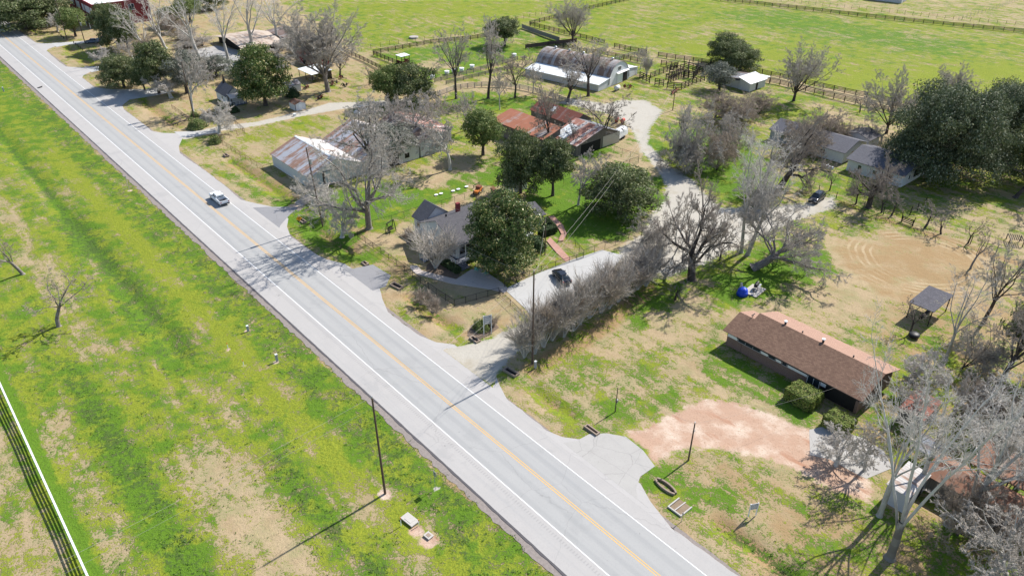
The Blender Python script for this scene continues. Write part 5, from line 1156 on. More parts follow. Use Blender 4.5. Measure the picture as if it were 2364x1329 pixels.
for x in (0.0, 4.8, 9.6, 14.4):
    mk('post', MB().beam((x, -.4, 0), (x, -.4, 1.95), .2, .2), M['darkwood'], t)
t = thing('open_shed', 'pale roofed open shed on thin posts under the big rounded tree', 'shed', 99.7, 204.2); shedroof(t, 0, 6.2, 0, 8.2, 2.3, 2.6, 'x0', None, 'tin_white', .3, posts=3)
mk('back_wall', MB().box(6.3, 6.4, .3, 8, 0, 2.2), M['wall_wood'], t)
t = thing('red_shed', 'low dark red shed with gray roof behind the open shed', 'shed', 106.8, 216.5); gable(t, 0, 6, 0, 12, 2.5, 3.8, 'y', 'redbrick', ('tin_rust2', 'tin_brown'), .3); door(t, (0, 6, .05), 2, 2, '-x', 'dark')
t = thing('gray_store', 'flat gray roofed building at the edge of the tan pavilion', 'building', 113.5, 247); shedroof(t, 0, 7, 0, 16, 2.6, 3.2, 'x0', 'wall_gray', 'tin_gray', .3)
t = thing('well_hut', 'small white hut with brown roof beside the gravel track', 'hut', 83.9, 184.0); gable(t, 0, 2.9, 0, 3.6, 1.75, 2.25, 'y', 'wall_white', ('tin_brown', 'tin_brown'), .12); door(t, (1.4, 0, .05), .8, 1.6, '-y', 'white')
mk('corner_post', MB().box(-.06, .06, -.06, .06, 0, 1.72), M['black'], t)
t = thing('little_house', 'little steep roofed house with white porch beside the broad magnolia', 'house', 72.6, 198.6)
gable(t, 0, 4.6, 2.6, 9.6, 2.3, 4.3, 'y', 'wall_white', ('shingle_gray', 'shingle_gray'), .25); shedroof(t, .3, 4.3, 0, 2.2, 2.2, 2.7, 'y0', None, 'tin_pale', .2, posts=2)
rail((.3, .0, .25), (4.3, .0, .25), 4, t); rail((.3, .05, .25), (.3, 2.4, .25), 2, t); mk('deck', MB().box(.2, 4.4, -.1, 2.55, 0, .25), M['deck'], t)
mk('spire', MB().tube((2.3, 8.4, 4.2), (2.3, 8.4, 6.6), .5, .03, 6), M['black'], t); window(t, (0, 5.5, 1.3), .8, 1.0, '-x')
t = thing('white_hut', 'white hut behind the broad magnolia, dark green bush in front', 'hut', 89.4, 199.2); gable(t, 0, 4.0, 0, 4.2, 2.1, 2.7, 'x', 'wall_white', ('tin_gray2', 'tin_gray2'), .2); door(t, (0, 2, .05), .8, 1.7, '-x', 'gray')
t = thing('lookout_shelter', 'small square shelter with white roof and dark red board walls at the paddock', 'shelter', 130.1, 203.3)
mk('boards', MB().box(0, 2.9, 0, .1, .1, 1.0).box(0, .1, .1, 2.7, .1, 1.0).box(2.8, 2.9, .1, 2.7, .1, 1.0), M['redwood'], t); shedroof(t, 0, 2.9, 0, 2.8, 2.45, 2.5, 'x0', None, 'tin_white', .25, posts=2)
mk('rail_band', MB().box(.0, 2.9, -.04, -.002, 1.35, 1.55), M['redwood'], t)
t = thing('far_building', 'pale blue metal building cut by the top margin', 'building', 341.5, 145.0, rot=.2); gable(t, 0, 10, 0, 14, 3, 4, 'y', 'wall_metal', ('tin_gray2', 'tin_white'), .2); door(t, (4, 0, .05), 3, 2.6, '-y', 'gray')
# ---------------- fences ----------------
_pm = {}
def postmesh(key, h, wd, mat, round_=False):
    k = (key, round(h, 2), wd, mat)
    if k not in _pm:
        mb = MB()
        if round_: mb.tube((0, 0, -.2), (0, 0, h), wd/2, wd/2*.9, 8)
        else: mb.box(-wd/2, wd/2, -wd/2, wd/2, -.2, h)
        _pm[k] = mesh('post', mb, M[mat])
    return _pm[k]
def fence(name, label, pts, kind, h=1.35, sp=2.5, mat='darkwood', group=None, raw=False, jit=0):
    P = [p if raw else uw(*p) for p in pts]; u0, w0 = P[0]; t = thing(name, label, 'fence' if 'gate' not in name else 'gate', u0, w0, 0, 0, group)
    Q = [(u-u0, w_-w0) for u, w_ in P]; posts = []; rnd = random.Random(int(u0*10+w0))
    for a, b in zip(Q[:-1], Q[1:]):
        L = math.hypot(b[0]-a[0], b[1]-a[1]); n = max(1, round(L/sp))
        for i in range(n): posts.append((a[0]+(b[0]-a[0])*i/n, a[1]+(b[1]-a[1])*i/n))
    posts.append(Q[-1])
    pw = {'board': .17, 'iron': .06, 'chain': .06, 'wire': .10, 'solid': .13, 'white': .12, 'rustic': .16}[kind]
    rnded = kind in ('wire', 'rustic', 'chain')
    for i, (x, y) in enumerate(posts[:100]):
        o = mk('post', postmesh(kind, h, pw, mat, rnded), None, t, loc=(x, y, 0), rotz=0)
        if jit: o.rotation_euler = (rnd.uniform(-jit, jit), rnd.uniform(-jit, jit), rnd.uniform(0, 6)); o.scale = (1, 1, rnd.uniform(.8, 1.15))
    def line(mb, z, wd, ht, off=0, sag=0):
        for a, b in zip(posts[:-1], posts[1:]):
            dx, dy = b[0]-a[0], b[1]-a[1]; L = math.hypot(dx, dy) or 1; nx, ny = -dy/L*off, dx/L*off; jz = rnd.uniform(-.02, .02) if kind == 'board' else 0
            mb.beam((a[0]+nx, a[1]+ny, z+jz), (b[0]+nx, b[1]+ny, z+jz*.5), wd, ht)
    if kind in ('board', 'white'):
        zs = {'board': (.30, .62, .94, 1.26), 'white': (.30, .62, .94, 1.28)}[kind]
        for z in zs: mb = MB(); line(mb, z*h/1.35, .06, (.15 if h < 1.8 else .2) if kind == 'board' else .15, -.09); mk('rail', mb, M[mat], t)
        if kind == 'white': mb = MB(); line(mb, h+.03, .20, .05); mk('top_cap', mb, M[mat], t)
    elif kind == 'iron':
        for z in (.15, h-.08): mb = MB(); line(mb, z, .035, .04); mk('rail', mb, M[mat], t)
        mb = MB()
        for a, b in zip(posts[:-1], posts[1:]):
            L = math.hypot(b[0]-a[0], b[1]-a[1]); n = int(L/.16)
            for i in range(1, n): q = (a[0]+(b[0]-a[0])*i/n, a[1]+(b[1]-a[1])*i/n); mb.beam((q[0], q[1], .1), (q[0], q[1], h-.02), .016, .016)
        mk('pickets', mb, M[mat], t)
    elif kind == 'chain':
        mb = MB(); line(mb, h-.03, .04, .04); mk('rail', mb, M[mat], t); mb = MB()
        for a, b in zip(posts[:-1], posts[1:]):
            L = math.hypot(b[0]-a[0], b[1]-a[1]); n = max(2, int(L/.22)); dx, dy = (b[0]-a[0])/n, (b[1]-a[1])/n
            for i in range(n):
                for s in (1, -1):
                    p = (a[0]+dx*i, a[1]+dy*i, .08 if s > 0 else h-.05); q = (a[0]+dx*(i+1), a[1]+dy*(i+1), h-.05 if s > 0 else .08); mb.beam(p, q, .007, .007)
        mk('mesh', mb, M['fwire'], t)
    elif kind in ('wire', 'rustic'):
        mb = MB()
        for z in (.3, .6, .9, h-.08): line(mb, z, .012, .012)
        mk('wires', mb, M['fwire'], t)
    elif kind == 'solid':
        mb = MB(); line(mb, h*.5, .05, h*.96, -.09); mk('boards', mb, M['board_'+mat] if 'board_'+mat in M else M[mat], t)
    return t
def interp(a, b, f): return (a[0]+(b[0]-a[0])*f, a[1]+(b[1]-a[1])*f)
M['board_graywood'] = m_boards('upright_gray_boards', (.27, .25, .23), 'H', 5, .9, .25, .9, .4); M['board_darkwood'] = m_boards('upright_dark_boards', (.12, .085, .07), 'H', 5, .9, .25, .9, .4)
f_ = fence
f_('white_fence', 'white rail fence crossing the bottom left corner of the field', [(.15, 125), (.15, 30)], 'white', 1.35, 2.45, 'white', raw=True)
f_('board_fence', 'long dark rail fence along the far edge of the big pasture', [(1560, -14), (1664, 2), (1800, 17), (2000, 40), (2200, 61), (2364, 76), (2520, 92)], 'board', 1.4, 3.3)
f_('wire_fence', 'post and wire fence just beyond the far pasture rail fence', [(1700, -9), (1850, 8), (2000, 24), (2200, 46), (2364, 60), (2500, 72)], 'wire', 1.5, 2.9)
f_('wire_fence', 'post and wire fence running away from the far rail fence', [(2212, 47), (2300, 20), (2380, -8)], 'wire', 1.5, 3.3, 'palewood')
f_('board_fence', 'dark rail fence along the pasture side of the bare track', [(1519, 131), (1600, 143), (1700, 158), (1800, 181), (1900, 204), (2000, 226), (2100, 247), (2170, 262)], 'board', 1.5, 3.0)
f_('board_fence', 'dark rail fence along the house side of the bare track', [(1755, 187), (1800, 196), (1900, 221), (2000, 246), (2060, 261), (2125, 276)], 'board', 1.45, 2.8)
f_('board_fence', 'rail fence rising to the top margin from the solid wood fence', [(1223, 58), (1300, 38), (1370, 20), (1440, 4), (1500, -10)], 'board', 1.5, 3.0)
f_('wire_fence', 'post and wire fence beside the rail fence rising to the top margin', [(1195, 46), (1290, 25), (1390, 4), (1440, -8)], 'wire', 1.4, 3.2)
f_('board_fence', 'rail fence behind the vase shaped tree above the arched barn', [(1224, 60), (1290, 76), (1340, 88), (1395, 102)], 'board', 1.5, 2.6)
f_('solid_fence', 'solid gray board fence above the arched barn', [(1205, 65), (1250, 82), (1291, 96)], 'solid', 1.5, 2.6, 'graywood')
f_('solid_fence', 'dark board fence ending at the vase shaped tree', [(1213, 112), (1270, 104), (1331, 97)], 'solid', 1.3, 2.6, 'darkwood')
f_('board_fence', 'short rail fence just above the arched barn roof', [(1265, 108), (1300, 110), (1333, 117)], 'board', 1.5, 2.4)
f_('board_fence', 'rail fence behind the arched barn vents', [(1338, 121), (1385, 126), (1440, 137), (1503, 150)], 'board', 1.5, 2.7)
f_('board_fence', 'short rail fence at the edge of the yellow pasture', [(1418, 110), (1455, 118), (1492, 125)], 'board', 1.5, 2.6)
f_('board_fence', 'pale weathered rail fence slanting toward the barn', [(1492, 124), (1450, 133), (1410, 145)], 'board', 1.4, 2.4, 'palewood')
f_('board_fence', 'rail fence round the left paddock, far side', [(862, 125), (930, 113), (995, 101), (1086, 92), (1186, 75)], 'board', 1.4, 2.9)
f_('board_fence', 'rail fence from the paddock corner to the white roofed shelter', [(862, 127), (916, 149)], 'board', 1.4, 2.6)
f_('wire_fence', 'post and wire fence outside the left paddock', [(834, 117), (900, 104), (960, 97), (1040, 88), (1150, 70)], 'wire', 1.5, 3.4)
f_('board_fence', 'brown rail fence along the tan lane beside the shelter', [(795, 121), (850, 146), (897, 170), (920, 180)], 'board', 1.4, 2.6, 'darkwood')
f_('board_fence', 'pale curving rail fence in front of the arched barn', [(999, 226), (1048, 208), (1080, 203), (1112, 200), (1160, 200), (1200, 206), (1240, 215), (1277, 226), (1319, 242)], 'board', 1.4, 2.6, 'palewood')
f_('board_fence', 'gray rail fence lined with white barrels', [(1004, 190), (1060, 176), (1110, 162), (1160, 148), (1195, 138)], 'board', 1.2, 2.6, 'graywood')
f_('board_fence', 'low gray rail fence parallel to the barrel line', [(1030, 195), (1090, 180), (1150, 165), (1195, 155)], 'board', 1.1, 2.8, 'graywood')
# cattle pens
pens = [([(1476.5, 182.2), (1499.1, 192.5)], 'pen fence at the right corner of the arched barn', 2.2, 1.6), ([(1501.2, 180.8), (1531.4, 168.5), (1564.4, 154.7)], 'long slanting pen fence beside the sprouting bush', 1.7, 2.2), ([(1511.5, 196.6), (1531.4, 198.7)], 'front left pen fence with tall posts', 2.0, 1.4), ([(1539.7, 203.5), (1554.8, 205.5), (1572.6, 206.4)], 'front pen fence beside the farm implement', 1.9, 1.5), ([(1572.6, 206.4), (1597.4, 195.9), (1626.2, 186.3)], 'front right pen fence toward the olive evergreen', 1.9, 2.0), ([(1525.9, 151.3), (1561.6, 156.8)], 'short pen fence below the pasture gate', 1.7, 2.0), ([(1578.1, 157.5), (1598.7, 163.0), (1622.1, 171.2)], 'back pen fence under the pasture rail', 2.2, 1.7), ([(1579.5, 178.1), (1600.1, 181.5)], 'middle pen fence between the cross fences', 2.2, 1.6), ([(1589.8, 154.7), (1587.7, 180.8)], 'cross fence of the pens, left one', 2.2, 1.8), ([(1610.4, 154.7), (1611.1, 171.2), (1601.5, 182.2)], 'cross fence of the pens, middle one', 2.2, 1.8), ([(1621.4, 169.8), (1645.4, 154.7)], 'cross fence of the pens, right one', 2.2, 2.2), ([(1542.4, 191.1), (1560.3, 184.9), (1578.1, 178.1)], 'chute fence beside the pale plank', 1.9, 1.3), ([(1536.9, 184.9), (1556.2, 178.1), (1574.0, 169.8)], 'chute fence on the far side of the pale plank', 1.9, 1.3), ([(1545.2, 169.8), (1561.6, 167.8), (1578.1, 164.3)], 'upper pen fence with tall bare posts', 2.2, 1.4)]
for p, l, h, sp in pens: f_('pen_fence', 'dark '+l, p, 'board', h, sp, 'darkwood', 'cattle pen fences')
# black yard fence
f_('yard_fence', 'black picket fence along the road side of the gray house yard', [(826, 548), (880, 586), (953, 640), (1008, 680), (1050, 706)], 'iron', 1.25, 2.4, 'black')
f_('yard_fence', 'black picket fence from the yard corner to the parking lot', [(1050, 706), (1100, 692), (1152, 678)], 'iron', 1.25, 2.4, 'black')
f_('yard_fence', 'black picket fence from the lot corner down toward the roadside sign', [(1154, 684), (1178, 706), (1203, 730)], 'iron', 1.25, 2.4, 'black')
f_('yard_fence', 'black fence between the magnolia yard and the parking lot', [(1165, 662), (1250, 626), (1314, 606)], 'iron', 1.15, 2.6, 'black')
f_('chain_fence', 'black wire fence of the bright lawn beside the gravel lot', [(1347, 595), (1420, 566), (1481, 543)], 'chain', 1.6, 2.8, 'black')
f_('chain_fence', 'black wire fence corner near the brick walk', [(1347, 594), (1328, 570), (1308, 552), (1290, 556)], 'chain', 1.4, 2.4, 'black')
f_('yard_gate', 'low black gate at the foot of the brick walk', [(1314, 606), (1347, 595)], 'iron', 1.1, 1.4, 'black')
f_('chain_fence', 'black wire fence behind the swing and the gray house', [(826, 548), (861, 524), (905, 512), (961, 494), (989, 486), (1050, 468), (1117, 447), (1150, 436)], 'chain', 1.4, 2.7, 'black')
f_('chain_fence', 'small black wire pen beside the farm lane', [(1417, 352), (1474, 372), (1474, 376), (1430, 392)], 'chain', 1.6, 2.6, 'black')
f_('chain_fence', 'black wire fence from the lane pen toward the pale tree', [(1430, 392), (1380, 400), (1340, 415), (1300, 430)], 'chain', 1.4, 3, 'black')
f_('chain_fence', 'brown wire fence of the tan yard in front of the first barn', [(505, 330), (555, 362), (608, 396), (627, 391)], 'chain', 1.4, 2.6, 'rust')
f_('entrance_gate', 'dark wire gate across the tan yard entrance', [(545, 292), (556, 300), (566, 309)], 'chain', 1.5, 1.8, 'black')
f_('chain_fence', 'dark wire fence linking the entrance gate to the yard fence', [(505, 330), (530, 318), (566, 309)], 'chain', 1.4, 2.6, 'rust')
f_('chain_fence', 'brown wire fence left of the entrance by the roadside pole', [(398, 252), (430, 275), (452, 292)], 'chain', 1.3, 2.6, 'rust')
f_('chain_fence', 'gray wire fence between the gravel lot and the shaded lawn', [(1585, 655), (1660, 612), (1740, 570), (1830, 525)], 'chain', 1.3, 2.8, 'fwire')
f_('rustic_fence', 'rustic post and wire line right of the dark bare tree', [(2000, 476), (2081, 512), (2106, 522), (2170, 540), (2240, 562), (2300, 582), (2364, 606), (2430, 640)], 'rustic', 1.7, 4.0, 'darkwood', jit=.08)
f_('rustic_fence', 'rustic post and wire line from the parked vehicle to the dark bare tree', [(1890, 445), (1930, 458), (1975, 472), (2000, 476)], 'rustic', 1.5, 3.2, 'darkwood', jit=.12)
f_('rustic_fence', 'short line of leaning posts running back toward the live oak', [(2081, 510), (2100, 496), (2118, 484), (2135, 470)], 'rustic', 1.8, 3.0, 'darkwood', jit=.06)
f_('wood_gate', 'dark wood gate frame in the rustic fence', [(2081, 512), (2106, 522)], 'board', 1.3, 3.0, 'darkwood')
f_('chain_fence', 'wire fence along the far side of the far parking lot', [(400, 120), (470, 106), (540, 96)], 'wire', 1.2, 3.0, 'rust')
rb = random.Random(3)
# roadside bollards, top left
for k, (px, py, l) in enumerate(((133, 76, 'farthest'), (137, 80, 'second'), (142, 85, 'third'), (147, 89, 'fourth'), (171, 101, 'fifth'), (176, 105, 'sixth'), (181, 109, 'seventh'), (186, 112, 'eighth'), (191, 116, 'nearest'))):
    u, w_ = uw(px, py); t = tag(mk('bollard', MB().tube((0, 0, -.1), (0, 0, .85), .14, .13, 8).tube((0, 0, .85), (0, 0, .9), .11, .04, 8), M['darkwood']), 'short dark wooden post by the top left driveway, '+l+' of the row', 'bollard', 'short wooden posts by the top left driveway'); place(t, u, w_)
# ---------------- vehicles ----------------
def wheels(t, xs, y, r=.37, wd=.24):
    for x in xs:
        for s in (-1, 1):
            w_ = mk('wheel', MB().tube((x, s*y-wd/2, r), (x, s*y+wd/2, r), r, r, 14), M['tyre'], t); mk('rim', MB().tube((x, s*y-wd/2-.012, r), (x, s*y+wd/2+.012, r), r*.6, r*.6, 10), M['steel'], w_)
def loft(stations, wd=1.0):
    """stations: (x, half width, z low, z shoulder, z top, half width at top)"""
    mb = MB(); V = []; F_ = []; n = 8
    for x, hw, z0, z1, z2, tw in stations:
        V += [(x, -hw*.92, z0), (x, -hw, z0+.12), (x, -hw, z1), (x, -tw, z2), (x, tw, z2), (x, hw, z1), (x, hw, z0+.12), (x, hw*.92, z0)]
    for i in range(len(stations)-1):
        for k in range(n): F_.append((i*n+k, i*n+(k+1) % n, (i+1)*n+(k+1) % n, (i+1)*n+k))
    F_ += [tuple(range(n-1, -1, -1)), tuple((len(stations)-1)*n+k for k in range(n))]
    return mb.add(V, F_)
def lamps(t, x0, x1, hw, z, zt=None):
    for s in (-1, 1):
        mk('headlight', MB().box(x0-.03, x0+.12, s*hw*.72-.18, s*hw*.72+.18, z, z+.16), M['head'], t); mk('tail_light', MB().box(x1-.10, x1+.03, s*hw*.82-.09, s*hw*.82+.09, zt or z, (zt or z)+.22), M['tail'], t)
def pickup(label, u, w_, rot, paint, cat='pickup'):
    t = thing('pickup_truck', label, cat, u, w_, .055, rot)      # front towards -x
    mk('body', loft([(-2.85, .80, .45, .80, .95, .74), (-2.7, .95, .40, .95, 1.08, .84), (-1.25, .98, .38, 1.08, 1.16, .86), (-1.2, .98, .38, 1.08, 1.12, .92), (.75, .98, .38, 1.08, 1.12, .92), (.8, .98, .38, 1.05, 1.10, .94)]), M[paint], t, bevel=.03)
    bed = MB().box(.8, 2.75, -.98, -.88, .42, 1.12).box(.8, 2.75, .88, .98, .42, 1.12).box(2.75, 2.85, -.96, .96, .42, 1.12).box(.8, 2.75, -.875, .875, .42, .55); mk('bed', bed, M[paint], t)
    mk('bed_liner', MB().box(.82, 2.74, -.87, .87, .555, .60), M['black'], t)
    mk('cab', loft([(-1.35, .86, 1.02, 1.08, 1.16, .70), (-.72, .86, 1.02, 1.30, 1.80, .66), (.35, .86, 1.02, 1.32, 1.85, .68), (.78, .86, 1.02, 1.2, 1.62, .70)]), M[paint], t, bevel=.03)
    g = mk('windshield', MB().hexa([(-1.36, -.70, 1.14), (-1.36, .70, 1.14), (-.80, .62, 1.74), (-.80, -.62, 1.74)], [(-1.38, -.70, 1.17), (-1.38, .70, 1.17), (-.82, .62, 1.77), (-.82, -.62, 1.77)]), M['glass'], t)
    mk('rear_window', MB().hexa([(.80, -.66, 1.2), (.80, .66, 1.2), (.62, .60, 1.70), (.62, -.60, 1.70)], [(.83, -.66, 1.2), (.83, .66, 1.2), (.65, .60, 1.72), (.65, -.60, 1.72)]), M['glass'], t)
    for s in (-1, 1):
        for x0, x1 in ((-1.0, -.25), (-.17, .55)): mk('side_window', MB().hexa([(x0, s*.875, 1.22), (x1, s*.875, 1.22), (x1-.05, s*.72, 1.66), (x0+.2, s*.72, 1.66)], [(x0, s*.90, 1.22), (x1, s*.90, 1.22), (x1-.05, s*.75, 1.66), (x0+.2, s*.75, 1.66)]), M['glass'], t)
        mk('mirror', MB().box(-1.1, -.95, s*1.0-.02 if s > 0 else s*1.0-.16, s*1.0+.16 if s > 0 else s*1.0+.02, 1.15, 1.38), M['black'], t)
    mk('bumper', MB().box(-2.95, -2.8, -.9, .9, .38, .58), M['steel'], t); mk('bumper', MB().box(2.86, 3.0, -.9, .9, .38, .56), M['black'], t); wheels(t, (-1.85, 1.75), .86, .40); lamps(t, -2.84, 2.85, .95, .72); return t
def carbody(label, u, w_, rot, paint, cat='car', suv=False, name='car'):
    t = thing(name, label, cat, u, w_, .055, rot); h = .25 if suv else 0
    mk('body', loft([(-2.35, .72, .35, .62, .70, .64), (-2.15, .88, .28, .74+h*.4, .84+h*.5, .76), (-1.1, .92, .26, .86+h*.4, .96+h*.5, .80), (1.3, .92, .26, .90+h*.4, .98+h*.5, .82), (2.1, .90, .28, .88+h*.4, .98+h*.5, .78), (2.35, .78, .38, .70, .80+h*.4, .70)]), M[paint], t, True, .02)
    c_ = [(-1.25, .80, .86, .92+h*.5, .97+h*.5, .68), (-.45, .80, .86, 1.1+h, 1.42+h, .58), (.75, .80, .86, 1.1+h, 1.44+h, .58), (2.1 if suv else 1.65, .78, .86, .94+h*.5, (1.2+h) if suv else .99, .60)]
    mk('cabin', loft(c_), M['glass'], t, True); mk('roof', MB().hexa([(-.55, -.60, 1.42+h), (1.0+suv*.7, -.60, 1.40+h), (1.0+suv*.7, .60, 1.40+h), (-.55, .60, 1.42+h)], [(-.5, -.55, 1.47+h), (.9+suv*.7, -.55, 1.46+h), (.9+suv*.7, .55, 1.46+h), (-.5, .55, 1.47+h)]), M[paint], t, bevel=.02)
    for s in (-1, 1): mk('mirror', MB().box(-.95, -.8, s*.92 if s > 0 else -1.06, 1.06 if s > 0 else -.92, .95+h*.5, 1.08+h*.5), M[paint], t)
    wheels(t, (-1.45, 1.4), .82, .33); lamps(t, -2.3, 2.3, .88, .62, .72); return t
PI = math.pi
pickup('white pickup driving away on the highway', 46.2, 143.2, -PI/2, 'carwhite')
carbody('black sedan parked on the pale lot beside the shrub row', 76.9, 76.3, -PI/2-.35, 'carblack', 'car')
pickup('slate blue pickup parked before the red brick building', 68.9, 295.8, -.35, 'carblue')
carbody('dark blue small car beside the slate blue pickup', 64.8, 295.9, -.5, 'carblue', 'car')
carbody('silver car coming along the highway at the left margin', 45.3, 336.0, PI/2, 'carsilver', 'car')
carbody('pale van parked on the gravel track behind the second barn', 96.2, 171.3, .35, 'carsilver', 'van', True, 'van')
carbody('dark vehicle parked under bare branches at the end of the gravel lane', 137.2, 65.0, .1, 'carblack', 'car', True)
carbody('dark blue car beside the far parking lot magnolia', *uw(556, 152), .2, 'carblue', 'car')
# stock trailer
t = thing('stock_trailer', 'white slatted stock trailer beside the slumped barn', 'trailer', *uw(1429, 319), 0, .25)
mk('box', MB().box(-2.6, 2.6, -1.0, 1.0, .55, 1.5), M['white'], t); mk('roof', MB().prof_x([(-1.0, 2.15), (-.6, 2.32), (.6, 2.32), (1.0, 2.15)], -2.6, 2.6), M['tin_white'], t)
mk('slats', MB().box(-2.6, 2.6, -1.0, -.95, 1.62, 1.78).box(-2.6, 2.6, -1.0, -.95, 1.92, 2.15).box(-2.6, 2.6, .95, 1.0, 1.62, 1.78).box(-2.6, 2.6, .95, 1.0, 1.92, 2.15), M['white'], t); mk('tongue', MB().beam((-2.6, 0, .55), (-3.7, 0, .5), .12, .12), M['black'], t)
for x in (-.5, .5):
    for s in (-1, 1): mk('wheel', MB().tube((x, s*1.05-.1, .36), (x, s*1.05+.1, .36), .36, .36, 12), M['tyre'], t)
# dark camper bottom right
t = thing('camper', 'dark blue camper body under branches at the right margin', 'camper', 92.0, 12.4, 0, PI/2+.05)
mk('body', MB().prof_x([(-1.15, .5), (-1.2, 1.2), (-1.1, 2.3), (-.7, 2.7), (.7, 2.7), (1.1, 2.3), (1.2, 1.2), (1.15, .5)], -2.6, 2.6), M['carblue'], t); mk('stripe', MB().box(-2.62, 2.62, -1.23, 1.23, 1.1, 1.3), M['white'], t); window(t, (0, -1.2, 1.8), 1.2, .6, '-y'); wheels(t, (-.4, .5), 1.0, .36)
t = thing('trash_bin', 'dark bin with bright green lid near the camper', 'bin', *uw(2349, 1017)); mk('bin', MB().hexa([(-.25, -.25, 0), (.25, -.25, 0), (.25, .25, 0), (-.25, .25, 0)], [(-.32, -.32, 1), (.32, -.32, 1), (.32, .32, 1), (-.32, .32, 1)]), M['black'], t); mk('lid', MB().hexa([(-.34, -.34, 1.0), (.34, -.34, 1.0), (.34, .34, 1.0), (-.34, .34, 1.0)], [(-.34, -.34, 1.05), (.34, -.34, 1.05), (.34, .34, 1.12), (-.34, .34, 1.12)]), M['greenbox'], t)
# ---------------- poles and wires ----------------
def pole(label, bx, by, H, lean=(0, 0), arm=True, trans=False, r=.15, guy=False, fix=None):
    u, w_ = fix or uw(bx, by); t = thing('utility_pole', label, 'utility pole', u, w_)
    top = (lean[0], lean[1], H); mk('pole', MB().tube((0, 0, -.2), top, r, r*.66, 10), M['pole'], t)
    if arm:
        mk('insulator', MB().tube((top[0], top[1], H), (top[0], top[1], H+.28), .05, .07, 8), M['steel'], t); mk('bracket', MB().beam((top[0], top[1], H-1.3), (top[0]+.35, top[1], H-1.2), .06, .06), M['steel'], t)
    if trans: mk('transformer', MB().tube((top[0]+.42, top[1], H-3.2), (top[0]+.42, top[1], H-2.2), .28, .28, 10), M['steel'], t)
    x, y = XY(u, w_); dx, dy = lean[0]*ND[0]+lean[1]*WD[0], lean[0]*ND[1]+lean[1]*WD[1]; return (x+dx, y+dy, H)
P1 = pole('tallest bare wood pole standing alone in the near green field', 889, 1137, 14.2, (-.3, -.3))
P2 = pole('brown wood pole rising from the near end of the shrub row', 1229, 838, 14.9)
P3 = pole('dark wood pole in front of the first rusty roofed barn', 745, 520, 15.6, (-.9, .2), True, True)
P4 = pole('thin wood pole at the roadside beside the gray bare tree, top left', 448, 272, 14.4)
P5 = pole('wood pole with pale transformer beside the parked vehicles, top left', 197, 102, 9.2, (0, 0), True, True)
P6 = pole('wood pole beyond the row of short posts, top left', 155, 92, 13.0)
P7 = pole('short wood pole at the edge of the dirt drive', 1589, 1062, 5.7, (.1, 0), True, False, .11)
P8 = pole('short thin pole with meter box on the tan lawn', 1420, 950, 3.9, (.1, 0), False, False, .08)
P9 = pole('thin dark pole at the right corner of the gray house', 1258, 587, 7.4, (0, 0), False, False, .1)
P10 = pole('wood pole beside the red farm implement at the pens', 1553, 255, 6.5, (0, 0), True, False, .12)
t = thing('meter_box', 'gray meter box on the short thin pole of the tan lawn', 'meter', *uw(1420, 950)); mk('box', MB().box(.06, .3, -.12, .12, 1.5, 1.95), M['steel'], t); mk('strap', MB().box(.05, .1, -.16, .16, 1.65, 1.72), M['black'], t)
def wire(label, a, b, sag=.8, r=.013, n=14):
    mb = MB(); P = []
    for i in range(n+1):
        f = i/n; P.append(tuple(a[k]+(b[k]-a[k])*f for k in range(2))+(a[2]+(b[2]-a[2])*f-sag*4*f*(1-f),))
    for p, q in zip(P[:-1], P[1:]): mb.tube(p, q, r, r, 4, False)
    return tag(mk('power_line', mb, M['wire']), label, 'power line')
off1 = XY(36, 22)
D1 = (P1[0]-60, P1[1]-50, 13.0)
wire('upper wire crossing the highway between the two tallest poles', (P1[0], P1[1], P1[2]+.2), (P2[0], P2[1], P2[2]+.1), .9)
wire('lower wire crossing the highway between the two tallest poles', (P1[0], P1[1], P1[2]-1.2), (P2[0], P2[1], P2[2]-1.3), .9)
wire('upper wire leaving the near field pole toward the bottom margin', (P1[0], P1[1], P1[2]+.2), D1, 1.2); wire('lower wire leaving the near field pole toward the bottom margin', (P1[0], P1[1], P1[2]-1.2), (D1[0], D1[1], 11.6), 1.2)
wire('upper wire over the parking lot to the pens pole', (P2[0], P2[1], P2[2]+.1), P10, 1.8, .014); wire('lower wire over the parking lot to the pens pole', (P2[0], P2[1], P2[2]-1.3), (P10[0], P10[1], P10[2]-1), 1.8, .014)
wire('thin wire from the shrub row pole to the gray house pole', (P2[0], P2[1], P2[2]-2.5), P9, 1.0); wire('thin wire from the barn pole to the gray house', P3, (XY(73, 98)[0], XY(73, 98)[1], 6), 1.2)
wire('roadside wire between the barn pole and the shrub row pole', (P3[0], P3[1], P3[2]-.6), (P2[0], P2[1], P2[2]-.8), 1.6); wire('roadside wire from the barn pole to the next pole up the road', P3, P4, 1.6)
wire('roadside wire between the upper left poles', P4, P5, 1.6); wire('wire between the short lawn pole and the dirt drive pole', P8, P7, .3, .009); wire('wire from the dirt drive pole to the house', P7, (XY(83, 30)[0], XY(83, 30)[1], 2.8), .4, .009)
